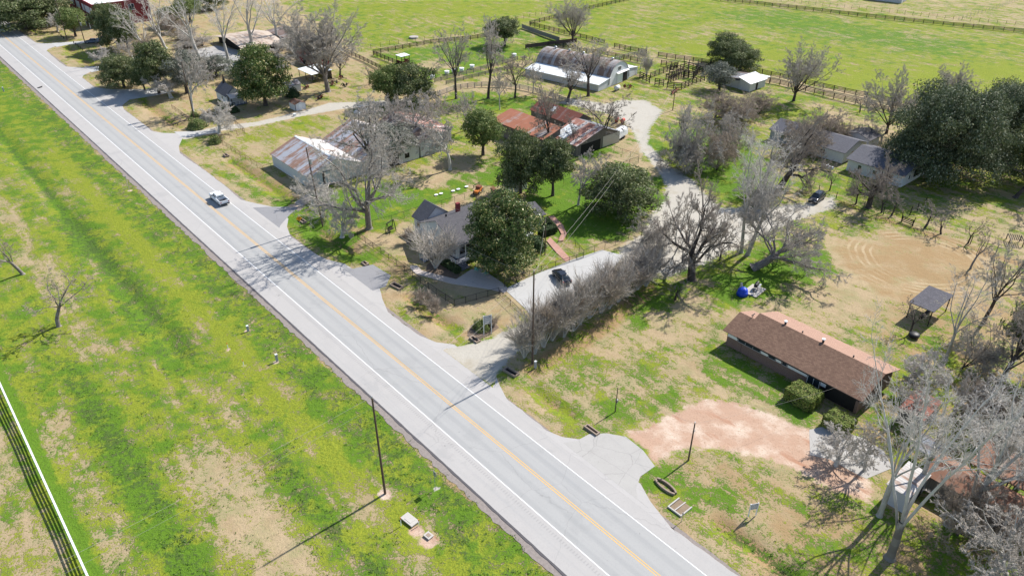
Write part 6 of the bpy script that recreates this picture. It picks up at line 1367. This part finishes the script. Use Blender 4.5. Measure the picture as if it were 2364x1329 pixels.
# ---------------- roadside things ----------------
def sign(label, bx, by, H, w_, h, mat, rot=0, back='steel', shape='rect', name='road_sign', text=None):
    u, v = uw(bx, by); t = thing(name, label, 'sign', u, v, 0, rot); mk('post', MB().tube((0, 0, -.2), (0, 0, H), .035, .035, 6), M['steel'], t)
    m = MB()
    if shape == 'diamond': m.prof_y([(0, H-h), (w_/2, H-h/2), (0, H), (-w_/2, H-h/2)], -.07, -.045)
    else: m.box(-w_/2, w_/2, -.07, -.045, H-h, H)
    p = mk('panel', m, M[mat], t)
    if text:
        bars = MB()
        for k in range(text): z = H-h+h*(k+.6)/(text+.3); bars.box(-w_*.4, w_*(.1+.3*((k*7) % 3)/2), -.078, -.071, z, z+h*.07)
        mk('lettering', bars, M['carblue'], p)
    return t
t = sign('orange diamond warning sign beside the dark driveway apron', 693, 521, 2.1, 1.15, 1.15, 'signorange', -.41, shape='diamond'); mk('arrow', MB().beam((-.2, -.08, 1.5), (.2, -.08, 1.8), .02, .08), M['black'], t.children[1] if len(t.children) > 1 else t)
sign('gray backed road sign in the near field by the road', 1005, 1128, 2.7, .6, .75, 'steel', PI/2)
sign('small sign on a white topped post in the far green verge', 299, 440, 3.3, .3, .4, 'white', PI/2)
sign('thin marker rod beside the near drain grate', 1573, 1203, 1.4, .1, .3, 'black', 0)
def board_sign(label, bx, by, H, w_, h, rot):
    u, v = uw(bx, by); t = thing('yard_sign', label, 'sign', u, v, 0, rot)
    for s in (-1, 1): mk('post', MB().box(s*w_/2-.05, s*w_/2+.05, -.05, .05, 0, H+.05), M['white'], t)
    p = mk('panel', MB().box(-w_/2+.05, w_/2-.05, -.03, .03, H-h, H), M['gray'], t); b = MB()
    for k in range(4):
        z = H-h+h*(k+.5)/4.4
        b.box(-w_*.36, w_*(.16+.1*(k % 3)), -.04, -.031, z, z+h*.08)
    mk('lettering', b, M['white'], p); return t
board_sign('white framed gray sign board standing beside the rounded bush', 1126, 772, 3.4, 1.2, 1.5, -.35); board_sign('small gray sign board on the lawn in front of the sycamore', 1736, 1190, 1.9, .9, .85, -.5)
def pedestal(label, px, py, h=1.0):
    t = thing('utility_pedestal', label, 'pedestal', *uw(px, py)); mk('post', MB().box(-.16, .16, -.13, .13, 0, h), M['gray'], t, bevel=.03); mk('cap', MB().box(-.18, .18, -.15, .15, h, h+.12), M['white'], t, bevel=.03)
pedestal('white utility pedestal in the field, farther one', 573, 764, .9); pedestal('gray utility pedestal in the field, nearer one by the road', 640, 833, 1.1); pedestal('gray utility pedestal at the foot of the shrub row', 1236, 849, 1.1); pedestal('gray pedestal in the verge at the top left', 9, 212, 1.2)
def marker(label, px, py, h=1.1):
    t = thing('marker_post', label, 'marker', *uw(px, py)); mk('shaft', MB().tube((0, 0, 0), (0, 0, h*.7), .045, .045, 8), M['white'], t); mk('tip', MB().tube((0, 0, h*.7), (0, 0, h), .05, .05, 8), M['orange'], t)
marker('orange tipped marker post alone in bare soil, farther one', 527, 806, 1.2); marker('orange tipped marker post alone in bare soil, nearer one', 563, 844, 1.1)
marker('orange tipped marker left of the concrete pad', 926, 1212, 1.3); marker('short dark orange marker right of the concrete pad', 967, 1211, .9)
t = thing('concrete_pad', 'larger pale concrete pad lying in the near field', 'concrete pad', 28.9, 50.5, 0, .12); mk('slab', MB().box(-.55, .55, -.95, .95, 0, .14), M['concrete'], t, bevel=.02); mk('lid', MB().box(-.35, .35, -.5, .5, .14, .17), M['concrete'], t)
t = thing('concrete_pad', 'smaller concrete pad in a patch of red soil', 'concrete pad', 29.2, 47.4, 0, .12); mk('slab', MB().box(-.38, .38, -.45, .45, 0, .12), M['concrete'], t, bevel=.02); mk('lid', MB().box(-.2, .2, -.25, .25, .12, .14), M['headwall'], t)
def culvert(label, u, w_, L, wd, rot=0, z=-.12, mat='headwall', kind='box'):
    t = thing('culvert', label, 'culvert', u, w_, z, rot)
    if kind == 'box':
        mk('headwall', MB().box(-wd/2, -wd/2+.18, -L/2, L/2, -.3, .42).box(wd/2-.18, wd/2, -L/2, L/2, -.3, .42).box(-wd/2+.18, wd/2-.18, L/2-.18, L/2, -.3, .42).box(-wd/2+.18, wd/2-.18, -L/2, -L/2+.18, -.3, .42), M[mat], t)
    else:
        m = MB(); n = 8
        for s in (-1, 1):
            for k in range(n):
                y0 = -L/2+L*k/n; y1 = -L/2+L*(k+1)/n; f = lambda y: s*wd/2*math.sqrt(max(.08, 1-(2*y/L)**2)); m.beam((f(y0), y0, .2), (f(y1), y1, .2), .2, .5)
        mk('headwall', m, M[mat], t)
    mk('opening', MB().box(-wd/2+.2, wd/2-.2, -L/2+.2, L/2-.2, -.28, .15), M['dark'], t); return t  # solid near-black block paints the shade of the culvert hole
culvert('concrete culvert below the dark driveway apron of the gray house', 54.9, 92.4, 2.4, 1.1, .15); culvert('gray concrete culvert at the near end of the shrub row', 54.2, 62.9, 2.4, 1.0, .1)
culvert('rounded concrete culvert end beside the cracked concrete apron', 53.8, 35.3, 2.9, .95, -.05, -.16, 'headwall', 'round'); culvert('low culvert end on the far side of the cracked concrete apron', 54.2, 47.4, 2.2, .7)
culvert('small concrete culvert by the rounded bush and the sign', 55.2, 72.2, 1.8, .8); culvert('small culvert above the dark driveway apron', 54.9, 102.2, 1.4, .8); culvert('tan culvert beside the orange warning sign', 54.5, 124.2, 2.0, .9)
culvert('dark culvert by the entrance drive of the tan yard', 57.2, 166.0, 1.6, .9)
t = thing('drain_grate', 'drain box with concrete rim and steel bars in the ditch', 'drain', 52.6, 32.3, -.05, 0)
mk('rim', MB().box(-1.0, 1.0, -.95, -.8, -.2, .25).box(-1.0, 1.0, .8, .95, -.2, .25).box(-1.0, -.85, -.8, .8, -.2, .25), M['concrete'], t)
mk('bar', MB().beam((-.85, .05, .2), (1.1, .05, .1), .12, .12), M['concrete'], t); mk('bed', MB().box(-.84, 1.0, -.79, .79, -.18, .08), M['hay'], t)
t = thing('walkway', 'curving concrete walk from the ramp to the porch steps', 'walkway', 0, 0)
W1 = [(947,614),(962,612),(974,625),(1053,645),(1088,622),(1110,620),(1158,652),(1175,668),(1165,676),(1130,668),(1045,655),(960,632),(948,620)]
t['label'] = 'broad slab walk with dappled shade before the porch steps'
bpy.data.objects.remove(t)
o = poly_sheet('walkway', W1, .06, M['paver']); o = poly_sheet('brick_walk', [(1262,556),(1270,548),(1290,568),(1318,598),(1306,604),(1285,584)], .06, M['pinkwalk']); o = poly_sheet('brick_walk', [(1266,500),(1278,498),(1300,520),(1308,540),(1300,556),(1288,556),(1296,540),(1285,520)], .05, M['pinkwalk'])
o = poly_sheet('mulch_bed', [(985,612),(1000,600),(1050,612),(1062,640),(1040,645),(985,628)], .03, M['mulch']); o = poly_sheet('mulch_bed', [(1078,775),(1088,750),(1110,738),(1140,742),(1152,756),(1130,772),(1100,785)], .03, M['mulch'])
o = poly_sheet('wood_planking', [(680,468),(722,440),(735,450),(695,478)], .06, M['palewood'])
# yard things
t = thing('porch_swing', 'black framed garden swing on the lawn beside the largest oak', 'swing', 64.9, 109.5, 0, .35)
mb = MB()
for s in (-1, 1):
    mb.beam((s*.95, -.5, 0), (s*.95, -.1, 2.1), .1, .1); mb.beam((s*.95, .5, 0), (s*.95, .1, 2.1), .1, .1)
mk('frame', mb, M['black'], t); mk('top_beam', MB().beam((-1.05, 0, 2.15), (1.05, 0, 2.15), .12, .12), M['black'], t); mk('seat', MB().box(-.7, .7, -.25, .25, .5, .56), M['darkwood'], t)
bk = MB()
for k in range(5): bk.beam((-.68, .27, .62+k*.1), (.68, .27, .62+k*.1), .03, .07)
mk('backrest', bk, M['darkwood'], t); mk('chains', MB().beam((-.7, 0, .55), (-.7, 0, 2.1), .02, .02).beam((.7, 0, .55), (.7, 0, 2.1), .02, .02), M['black'], t)
def adir(label, u, w_, rot):
    t = thing('garden_chair', label, 'chair', u, w_, .06, rot)
    mk('seat', MB().hexa([(-.28, -.28, .36), (.28, -.28, .36), (.28, .25, .25), (-.28, .25, .25)], [(-.28, -.28, .40), (.28, -.28, .40), (.28, .25, .29), (-.28, .25, .29)]), M['teal'], t); mk('backrest', MB().hexa([(-.28, .25, .25), (.28, .25, .25), (.28, .30, .25), (-.28, .30, .25)], [(-.24, .50, .98), (.24, .50, .98), (.24, .54, .98), (-.24, .54, .98)]), M['teal'], t)
    for x in (-.3, .3):
        for y in (-.28, .26): mk('leg', MB().beam((x, y, 0), (x, y, .5), .06, .06), M['teal'], t)
        mk('armrest', MB().box(x-.06, x+.06, -.32, .34, .5, .54), M['teal'], t)
adir('teal garden chair on the walk, nearer the porch', 68.0, 87.7, 2.0); adir('teal garden chair on the walk, nearer the magnolia', 68.4, 85.8, 1.2)
t = thing('satellite_dish', 'gray satellite dish in the mulch under the crepe myrtle', 'dish', 63.6, 94.0, 0, .4); mk('mast', MB().tube((0, 0, 0), (0, 0, .9), .03, .03, 6), M['steel'], t); mk('dish', MB().tube((0, -.05, 1.0), (0, -.18, 1.05), .3, .5, 14), M['steel'], t)
t = thing('covered_grill', 'round object under a bright blue tarp on the shaded lawn', 'grill', 95.7, 53.9)
mk('tarp', MB().tube((0, 0, 0), (0, 0, .8), .95, .8, 14).dome((0, 0, .8), .8, .8, .55, 14, 5), M['blue'], t, True); mk('cover', MB().tube((.1, .5, 1.0), (.1, .5, 1.9), .3, .18, 8), M['steel'], t)
t = thing('patio_slab', 'small concrete slab beside the blue tarp', 'slab', 98.2, 53.3, 0, .1); mk('slab', MB().box(-1.7, 1.7, -1.2, 1.2, 0, .08), M['concrete'], t); mk('edge', MB().box(-1.7, 1.7, -1.26, -1.21, 0, .06), M['headwall'], t)
t = thing('barbecue', 'black barbecue on legs on the small slab', 'grill', 98.8, 53.4, .08, .3)
mk('barrel', MB().tube((-.6, 0, .85), (.6, 0, .85), .33, .33, 12), M['black'], t); mk('shelf', MB().box(-.6, .6, -.65, -.36, .75, .79), M['steel'], t)
for x in (-.5, .5):
    for y in (-.25, .25): mk('leg', MB().beam((x, y, 0), (x, y, .65), .05, .05), M['black'], t)
t = thing('folding_chair', 'folding chair beside the black barbecue', 'chair', 97.2, 52.7, .08, 1); mk('seat', MB().box(-.22, .22, -.2, .2, .42, .45), M['black'], t); mk('backrest', MB().box(-.22, .22, .2, .23, .5, .85), M['black'], t)
for x in (-.2, .2):
    for y in (-.2, .2): mk('leg', MB().beam((x, y, 0), (x, y, .42), .03, .03), M['steel'], t)
t = thing('wood_frame_stand', 'low broken wooden frame at the end of the shrub row', 'frame', *uw(1560, 690), 0, .4); mk('posts', MB().beam((-.9, 0, 0), (-.9, 0, 1.1), .1, .1), M['darkwood'], t); mk('post', MB().beam((.9, 0, 0), (.9, .1, 1.2), .1, .1), M['darkwood'], t); mk('beam', MB().beam((-1.0, 0, .35), (1.0, 0, .95), .1, .12), M['darkwood'], t)
t = thing('antique_wagon', 'rusty orange antique car body by the back yard fence', 'wagon', 88.0, 112.4, 0, .5)
mk('body', loft([(-1.3, .45, .45, .8, .9, .4), (-.4, .5, .4, .85, .95, .42), (-.35, .55, .4, .9, 1.0, .5), (1.1, .55, .4, .9, 1.0, .5)]), M['orange'], t); mk('cab', MB().box(-.2, .9, -.5, .5, 1.0, 1.5), M['rust'], t, bevel=.05); wheels(t, (-.9, .8), .6, .38, .1)
t = thing('plank_pile', 'rusty plank leaning on the ground behind the magnolia', 'planks', 91.6, 111.3, 0, 1.2); mk('plank', MB().beam((-1.6, 0, .1), (1.6, 0, .25), .35, .05), M['rust'], t); mk('plank', MB().beam((-1.3, .4, .06), (1.4, .45, .06), .2, .05), M['rust'], t)
t = thing('timber_stack', 'red timber frame on the ground behind the antique car', 'planks', *uw(1100, 430), 0, .3); mk('plank', MB().beam((-1.2, 0, .5), (1.2, 0, .5), .1, .1), M['darkwood'], t); mk('leg', MB().beam((-1, 0, 0), (-1, 0, .5), .1, .1), M['darkwood'], t); mk('leg', MB().beam((1, 0, 0), (1, 0, .5), .1, .1), M['darkwood'], t)
for k, (px, py, l) in enumerate(((1007,450,'farthest left'),(1018,447,'second from the left'),(1046,441,'third from the left'),(1058,437,'fourth from the left'),(1077,431,'farthest right'))):
    t = tag(mk('stepping_slab', MB().prism([(.45*math.cos(a), .36*math.sin(a)) for a in [i*PI/4+.2 for i in range(8)]], 0, .1), M['white'], None, False, .02), 'pale stepping slab on the lawn behind the wire fence, '+l, 'slab', 'pale slabs behind the wire fence'); place(t, *uw(px, py))
t = thing('propane_tank', 'long white propane tank on the grass in front of the gray house', 'tank', 153.3, 71.8, 0, PI/2)
mk('tank', MB().tube((-1.3, 0, .75), (1.3, 0, .75), .42, .42, 14).dome((0, 0, 0), .01, .01, .01, 4, 1), M['white'], t, True); mk('leg', MB().box(-.9, -.75, -.3, .3, 0, .4), M['steel'], t); mk('leg', MB().box(.75, .9, -.3, .3, 0, .4), M['steel'], t); mk('valve_dome', MB().tube((0, 0, 1.1), (0, 0, 1.35), .16, .14, 8), M['white'], t)
t = thing('tank', 'small white tank at the left corner of the arched barn front', 'tank', 161.5, 141.2, 0, .2); mk('tank', MB().tube((-.9, 0, .8), (.9, 0, .8), .55, .55, 12), M['white'], t, True); mk('cradle', MB().box(-.6, -.45, -.4, .4, 0, .35).box(.45, .6, -.4, .4, 0, .35), M['steel'], t)
for k, (px, py, l) in enumerate(((1423, 283, 'left'), (1437, 286, 'right'))):
    t = thing('red_tank', l+' one of the two red barrels beside the gravel lane', 'barrel', *uw(px, py), 0, .3, 'two red barrels by the lane'); mk('drum', MB().tube((-.6, 0, .95), (.6, 0, .95), .45, .45, 12), M['red'], t, True); mk('stand', MB().box(-.4, -.3, -.3, .3, 0, .55).box(.3, .4, -.3, .3, 0, .55), M['rust'], t)
for k, (px, py, l) in enumerate(((998,182,'farthest left'),(1032,172,'second from the left'),(1048,168,'third from the left'),(1066,165,'fourth from the left'),(1090,158,'fifth from the left'),(1187,132,'farthest right'))):
    t = thing('livestock_pen_barrel', 'white plastic tub on the gray rail fence, '+l, 'tub', *uw(px, py), 0, 0, 'white tubs along the gray fence'); mk('tub', MB().tube((0, 0, 0), (0, 0, 1.0), .62, .72, 12), M['white'], t, True); mk('rim', MB().tube((0, 0, 1.0), (0, 0, 1.06), .78, .78, 12), M['white'], t)
t = thing('farm_implement', 'red and rusty farm implement beside the pen corner', 'implement', *uw(1560, 214), 0, .3)
mk('frame', MB().beam((-2.2, 0, .6), (2.2, 0, .6), .2, .2).beam((-1, -.8, .6), (-1, .8, .6), .15, .15).beam((1.2, -.8, .6), (1.2, .8, .6), .15, .15), M['rust'], t)
for x in (-1.6, -.8, 0, .8, 1.6): mk('disc', MB().tube((x, .5, .4), (x+.06, .5, .4), .38, .38, 12), M['rust'], t)
mk('hitch', MB().beam((-2.2, 0, .6), (-3.2, -.3, .4), .12, .12), M['red'], t)
def pile(label, u, w_, n, seed, mats, L=1.6, name='scrap_heap'):
    r = random.Random(seed); t = thing(name, label, 'implement', u, w_)
    for k in range(n):
        m = MB(); c_ = (r.uniform(-L, L), r.uniform(-L, L)*.6, r.uniform(.2, .9)); a = r.uniform(0, PI); l = r.uniform(.5, 1.3)
        if k % 3 == 0: m.tube((c_[0], c_[1], c_[2]), (c_[0]+.1*math.cos(a), c_[1]+.1*math.sin(a), c_[2]), .45, .45, 12)
        else: m.beam((c_[0]-l*math.cos(a), c_[1]-l*math.sin(a), c_[2]-.15), (c_[0]+l*math.cos(a), c_[1]+l*math.sin(a), c_[2]+r.uniform(0, .5)), .12, .12)
        mk('iron_wheel' if k % 3 == 0 else 'iron_bar', m, M[mats[k % len(mats)]], t)
pile('old dark machinery beside the arched barn door', 165.5, 140.2, 9, 1, ('rust', 'black', 'darkwood')); pile('old iron implement under the big rounded tree, left', *uw(705, 205), 8, 2, ('rust', 'black'), 1.3); pile('old iron implement right of the big tree trunk', *uw(772, 197), 8, 3, ('rust', 'black'), 1.3)
pile('old iron implement below the big tree', *uw(738, 228), 8, 4, ('black', 'rust'), 1.2); pile('pale old implement before the open shed', *uw(725, 185), 8, 5, ('steel', 'graywood'), 1.4); pile('dark machinery at the far trunk by the open shed', *uw(787, 183), 6, 6, ('black', 'rust'), 1.0); pile('dark round implement on the lawn near the lane', *uw(795, 200), 6, 7, ('black',), 1.0)
pile('dark clutter beside the arched barn far end', *uw(1213, 137), 6, 8, ('black', 'graywood'), 1.2); pile('scrap under branches beside the small lean-to', 81.5, 13.6, 8, 9, ('carwhite', 'black', 'steel'), 1.5); pile('scrap near the long rusty shed', 83.5, 17.8, 7, 10, ('rust', 'black'), 1.4)
t = thing('fire_pit', 'round dark lidded pit on the lawn below the pavilion', 'fire pit', 105.0, 30.4); mk('bowl', MB().tube((0, 0, 0), (0, 0, .4), .7, .8, 14), M['black'], t); mk('lid', MB().dome((0, 0, .4), .8, .8, .3, 14, 4), M['black'], t, True)
t = thing('loading_stand', 'dark slatted wooden stand at the right margin above the fence line', 'stand', 147.9, 32.0, 0, .5)
mb = MB()
for k in range(7): mb.box(-1.2, 1.2, -1.1+k*.35, -.95+k*.35, 1.1, 1.18)
mk('deck', mb, M['darkwood'], t)
for x in (-1.2, 1.2):
    for y in (-1.1, 1.1): mk('leg', MB().beam((x, y, 0), (x, y, 1.1), .13, .13), M['darkwood'], t)
t = thing('hay_ring', 'pale round trough beyond the left paddock', 'trough', 152.7, 229.6); mk('ring', MB().tube((0, 0, 0), (0, 0, .5), 1.6, 1.6, 18), M['concrete'], t); mk('water', MB().tube((0, 0, .5), (0, 0, .51), 1.4, 1.4, 18), M['palewood'], t)
t = thing('white_box', 'small white box before the little white hut', 'box', 81.9, 180.8); mk('box', MB().box(-.3, .3, -.3, .3, 0, .6), M['white'], t); mk('lid', MB().box(-.33, .33, -.33, .33, .6, .66), M['white'], t)
t = thing('area_lamp', 'twin headed area light on the far parking lot', 'lamp', 83.3, 237.3); mk('pole', MB().tube((0, 0, 0), (0, 0, 5), .08, .06, 8), M['darkwood'], t)
for s in (-1, 1): mk('lamp_head', MB().box(s*.7-.25, s*.7+.25, -.15, .15, 4.95, 5.1).beam((0, 0, 5), (s*.6, 0, 5), .05, .05), M['darkwood'], t)
t = thing('road_debris', 'dark scrap of rubber lying on the far shoulder', 'debris', *uw(92, 203), .05, .5); mk('rubber', MB().box(-.6, .6, -.35, .35, 0, .12).box(-.1, .9, -.1, .2, .12, .2), M['black'], t, bevel=.03); mk('flap', MB().beam((.6, 0, .1), (1.0, .2, .2), .2, .04), M['black'], t)
t = thing('fallen_branches', 'long fallen dark branches on the bank by the gated entrance', 'branches', *uw(418, 285)); V_, Q_ = segs_to_arrays([(-2, 0, .2, 3, 1.5, .3, .16, .08), (0, .6, .25, 1, 3, .3, .1, .03), (.5, .8, .25, 3, -1, .3, .1, .03), (1.5, 1.1, .25, 3.4, 3, .5, .08, .02), (2, 1.2, .3, 4.5, 0, .4, .07, .02)], 6); mk('branch', fast_mesh('branch', V_, Q_, M['bark_dark']), None, t)
# weeds and rough grass clumps
def tufts():
    rs = np.random.RandomState(9); n = 22000; px = rs.uniform(-40, 2400, n*2); py = rs.uniform(330, 1329, n*2)**1.0; P = np.array([at(a, b) for a, b in zip(px, py)]); U = P[:, 0]*ND[0]+P[:, 1]*ND[1]; W = P[:, 0]*WD[0]+P[:, 1]*WD[1]
    ok = ((U < 36) & (U > 1)) | ((U > 51) & (U < 57)); Z = zones(U, W); ok &= (Z[2] < .3) & (Z[3] < .3); wgt = np.clip(Z[4]-.25, 0, 1)*(1-Z[0]*.8)*1.6; ok &= rs.rand(len(U)) < np.clip(wgt*1.3, 0, 1)
    for p in PAVED: ok &= sdist(U, W, p) > .3
    ok &= np.sin(P[:, 0]*.9+2*np.sin(P[:, 1]*.5))+np.sin(P[:, 1]*1.3)+rs.normal(0, .6, len(U)) > .1
    P = P[ok]; Zr = relief(U[ok], W[ok]); n = len(P); k = 5; C_ = np.repeat(np.concatenate([P, Zr[:, None]], 1), k, 0); N_ = rs.normal(0, 1, (n*k, 3)); N_[:, 2] = np.abs(N_[:, 2])+.4; N_ /= np.linalg.norm(N_, axis=1, keepdims=True)
    C_ = C_+rs.normal(0, .11, C_.shape)*np.array([1, 1, .25]); C_[:, 2] += .07
    me = leaf_mesh('weed_clumps', C_, N_, .085, rs, M['leaf_weed'], .45); o = bpy.data.objects.new('weed_clumps', me); C.objects.link(o); tag(o, 'dark green weed clumps scattered over the roadside grass', 'weeds'); o['kind'] = 'stuff'
M['leaf_weed'] = m_leaf('weed_leaves', (.05, .10, .02), (.12, .22, .03), (.24, .30, .06), .1)
tufts()
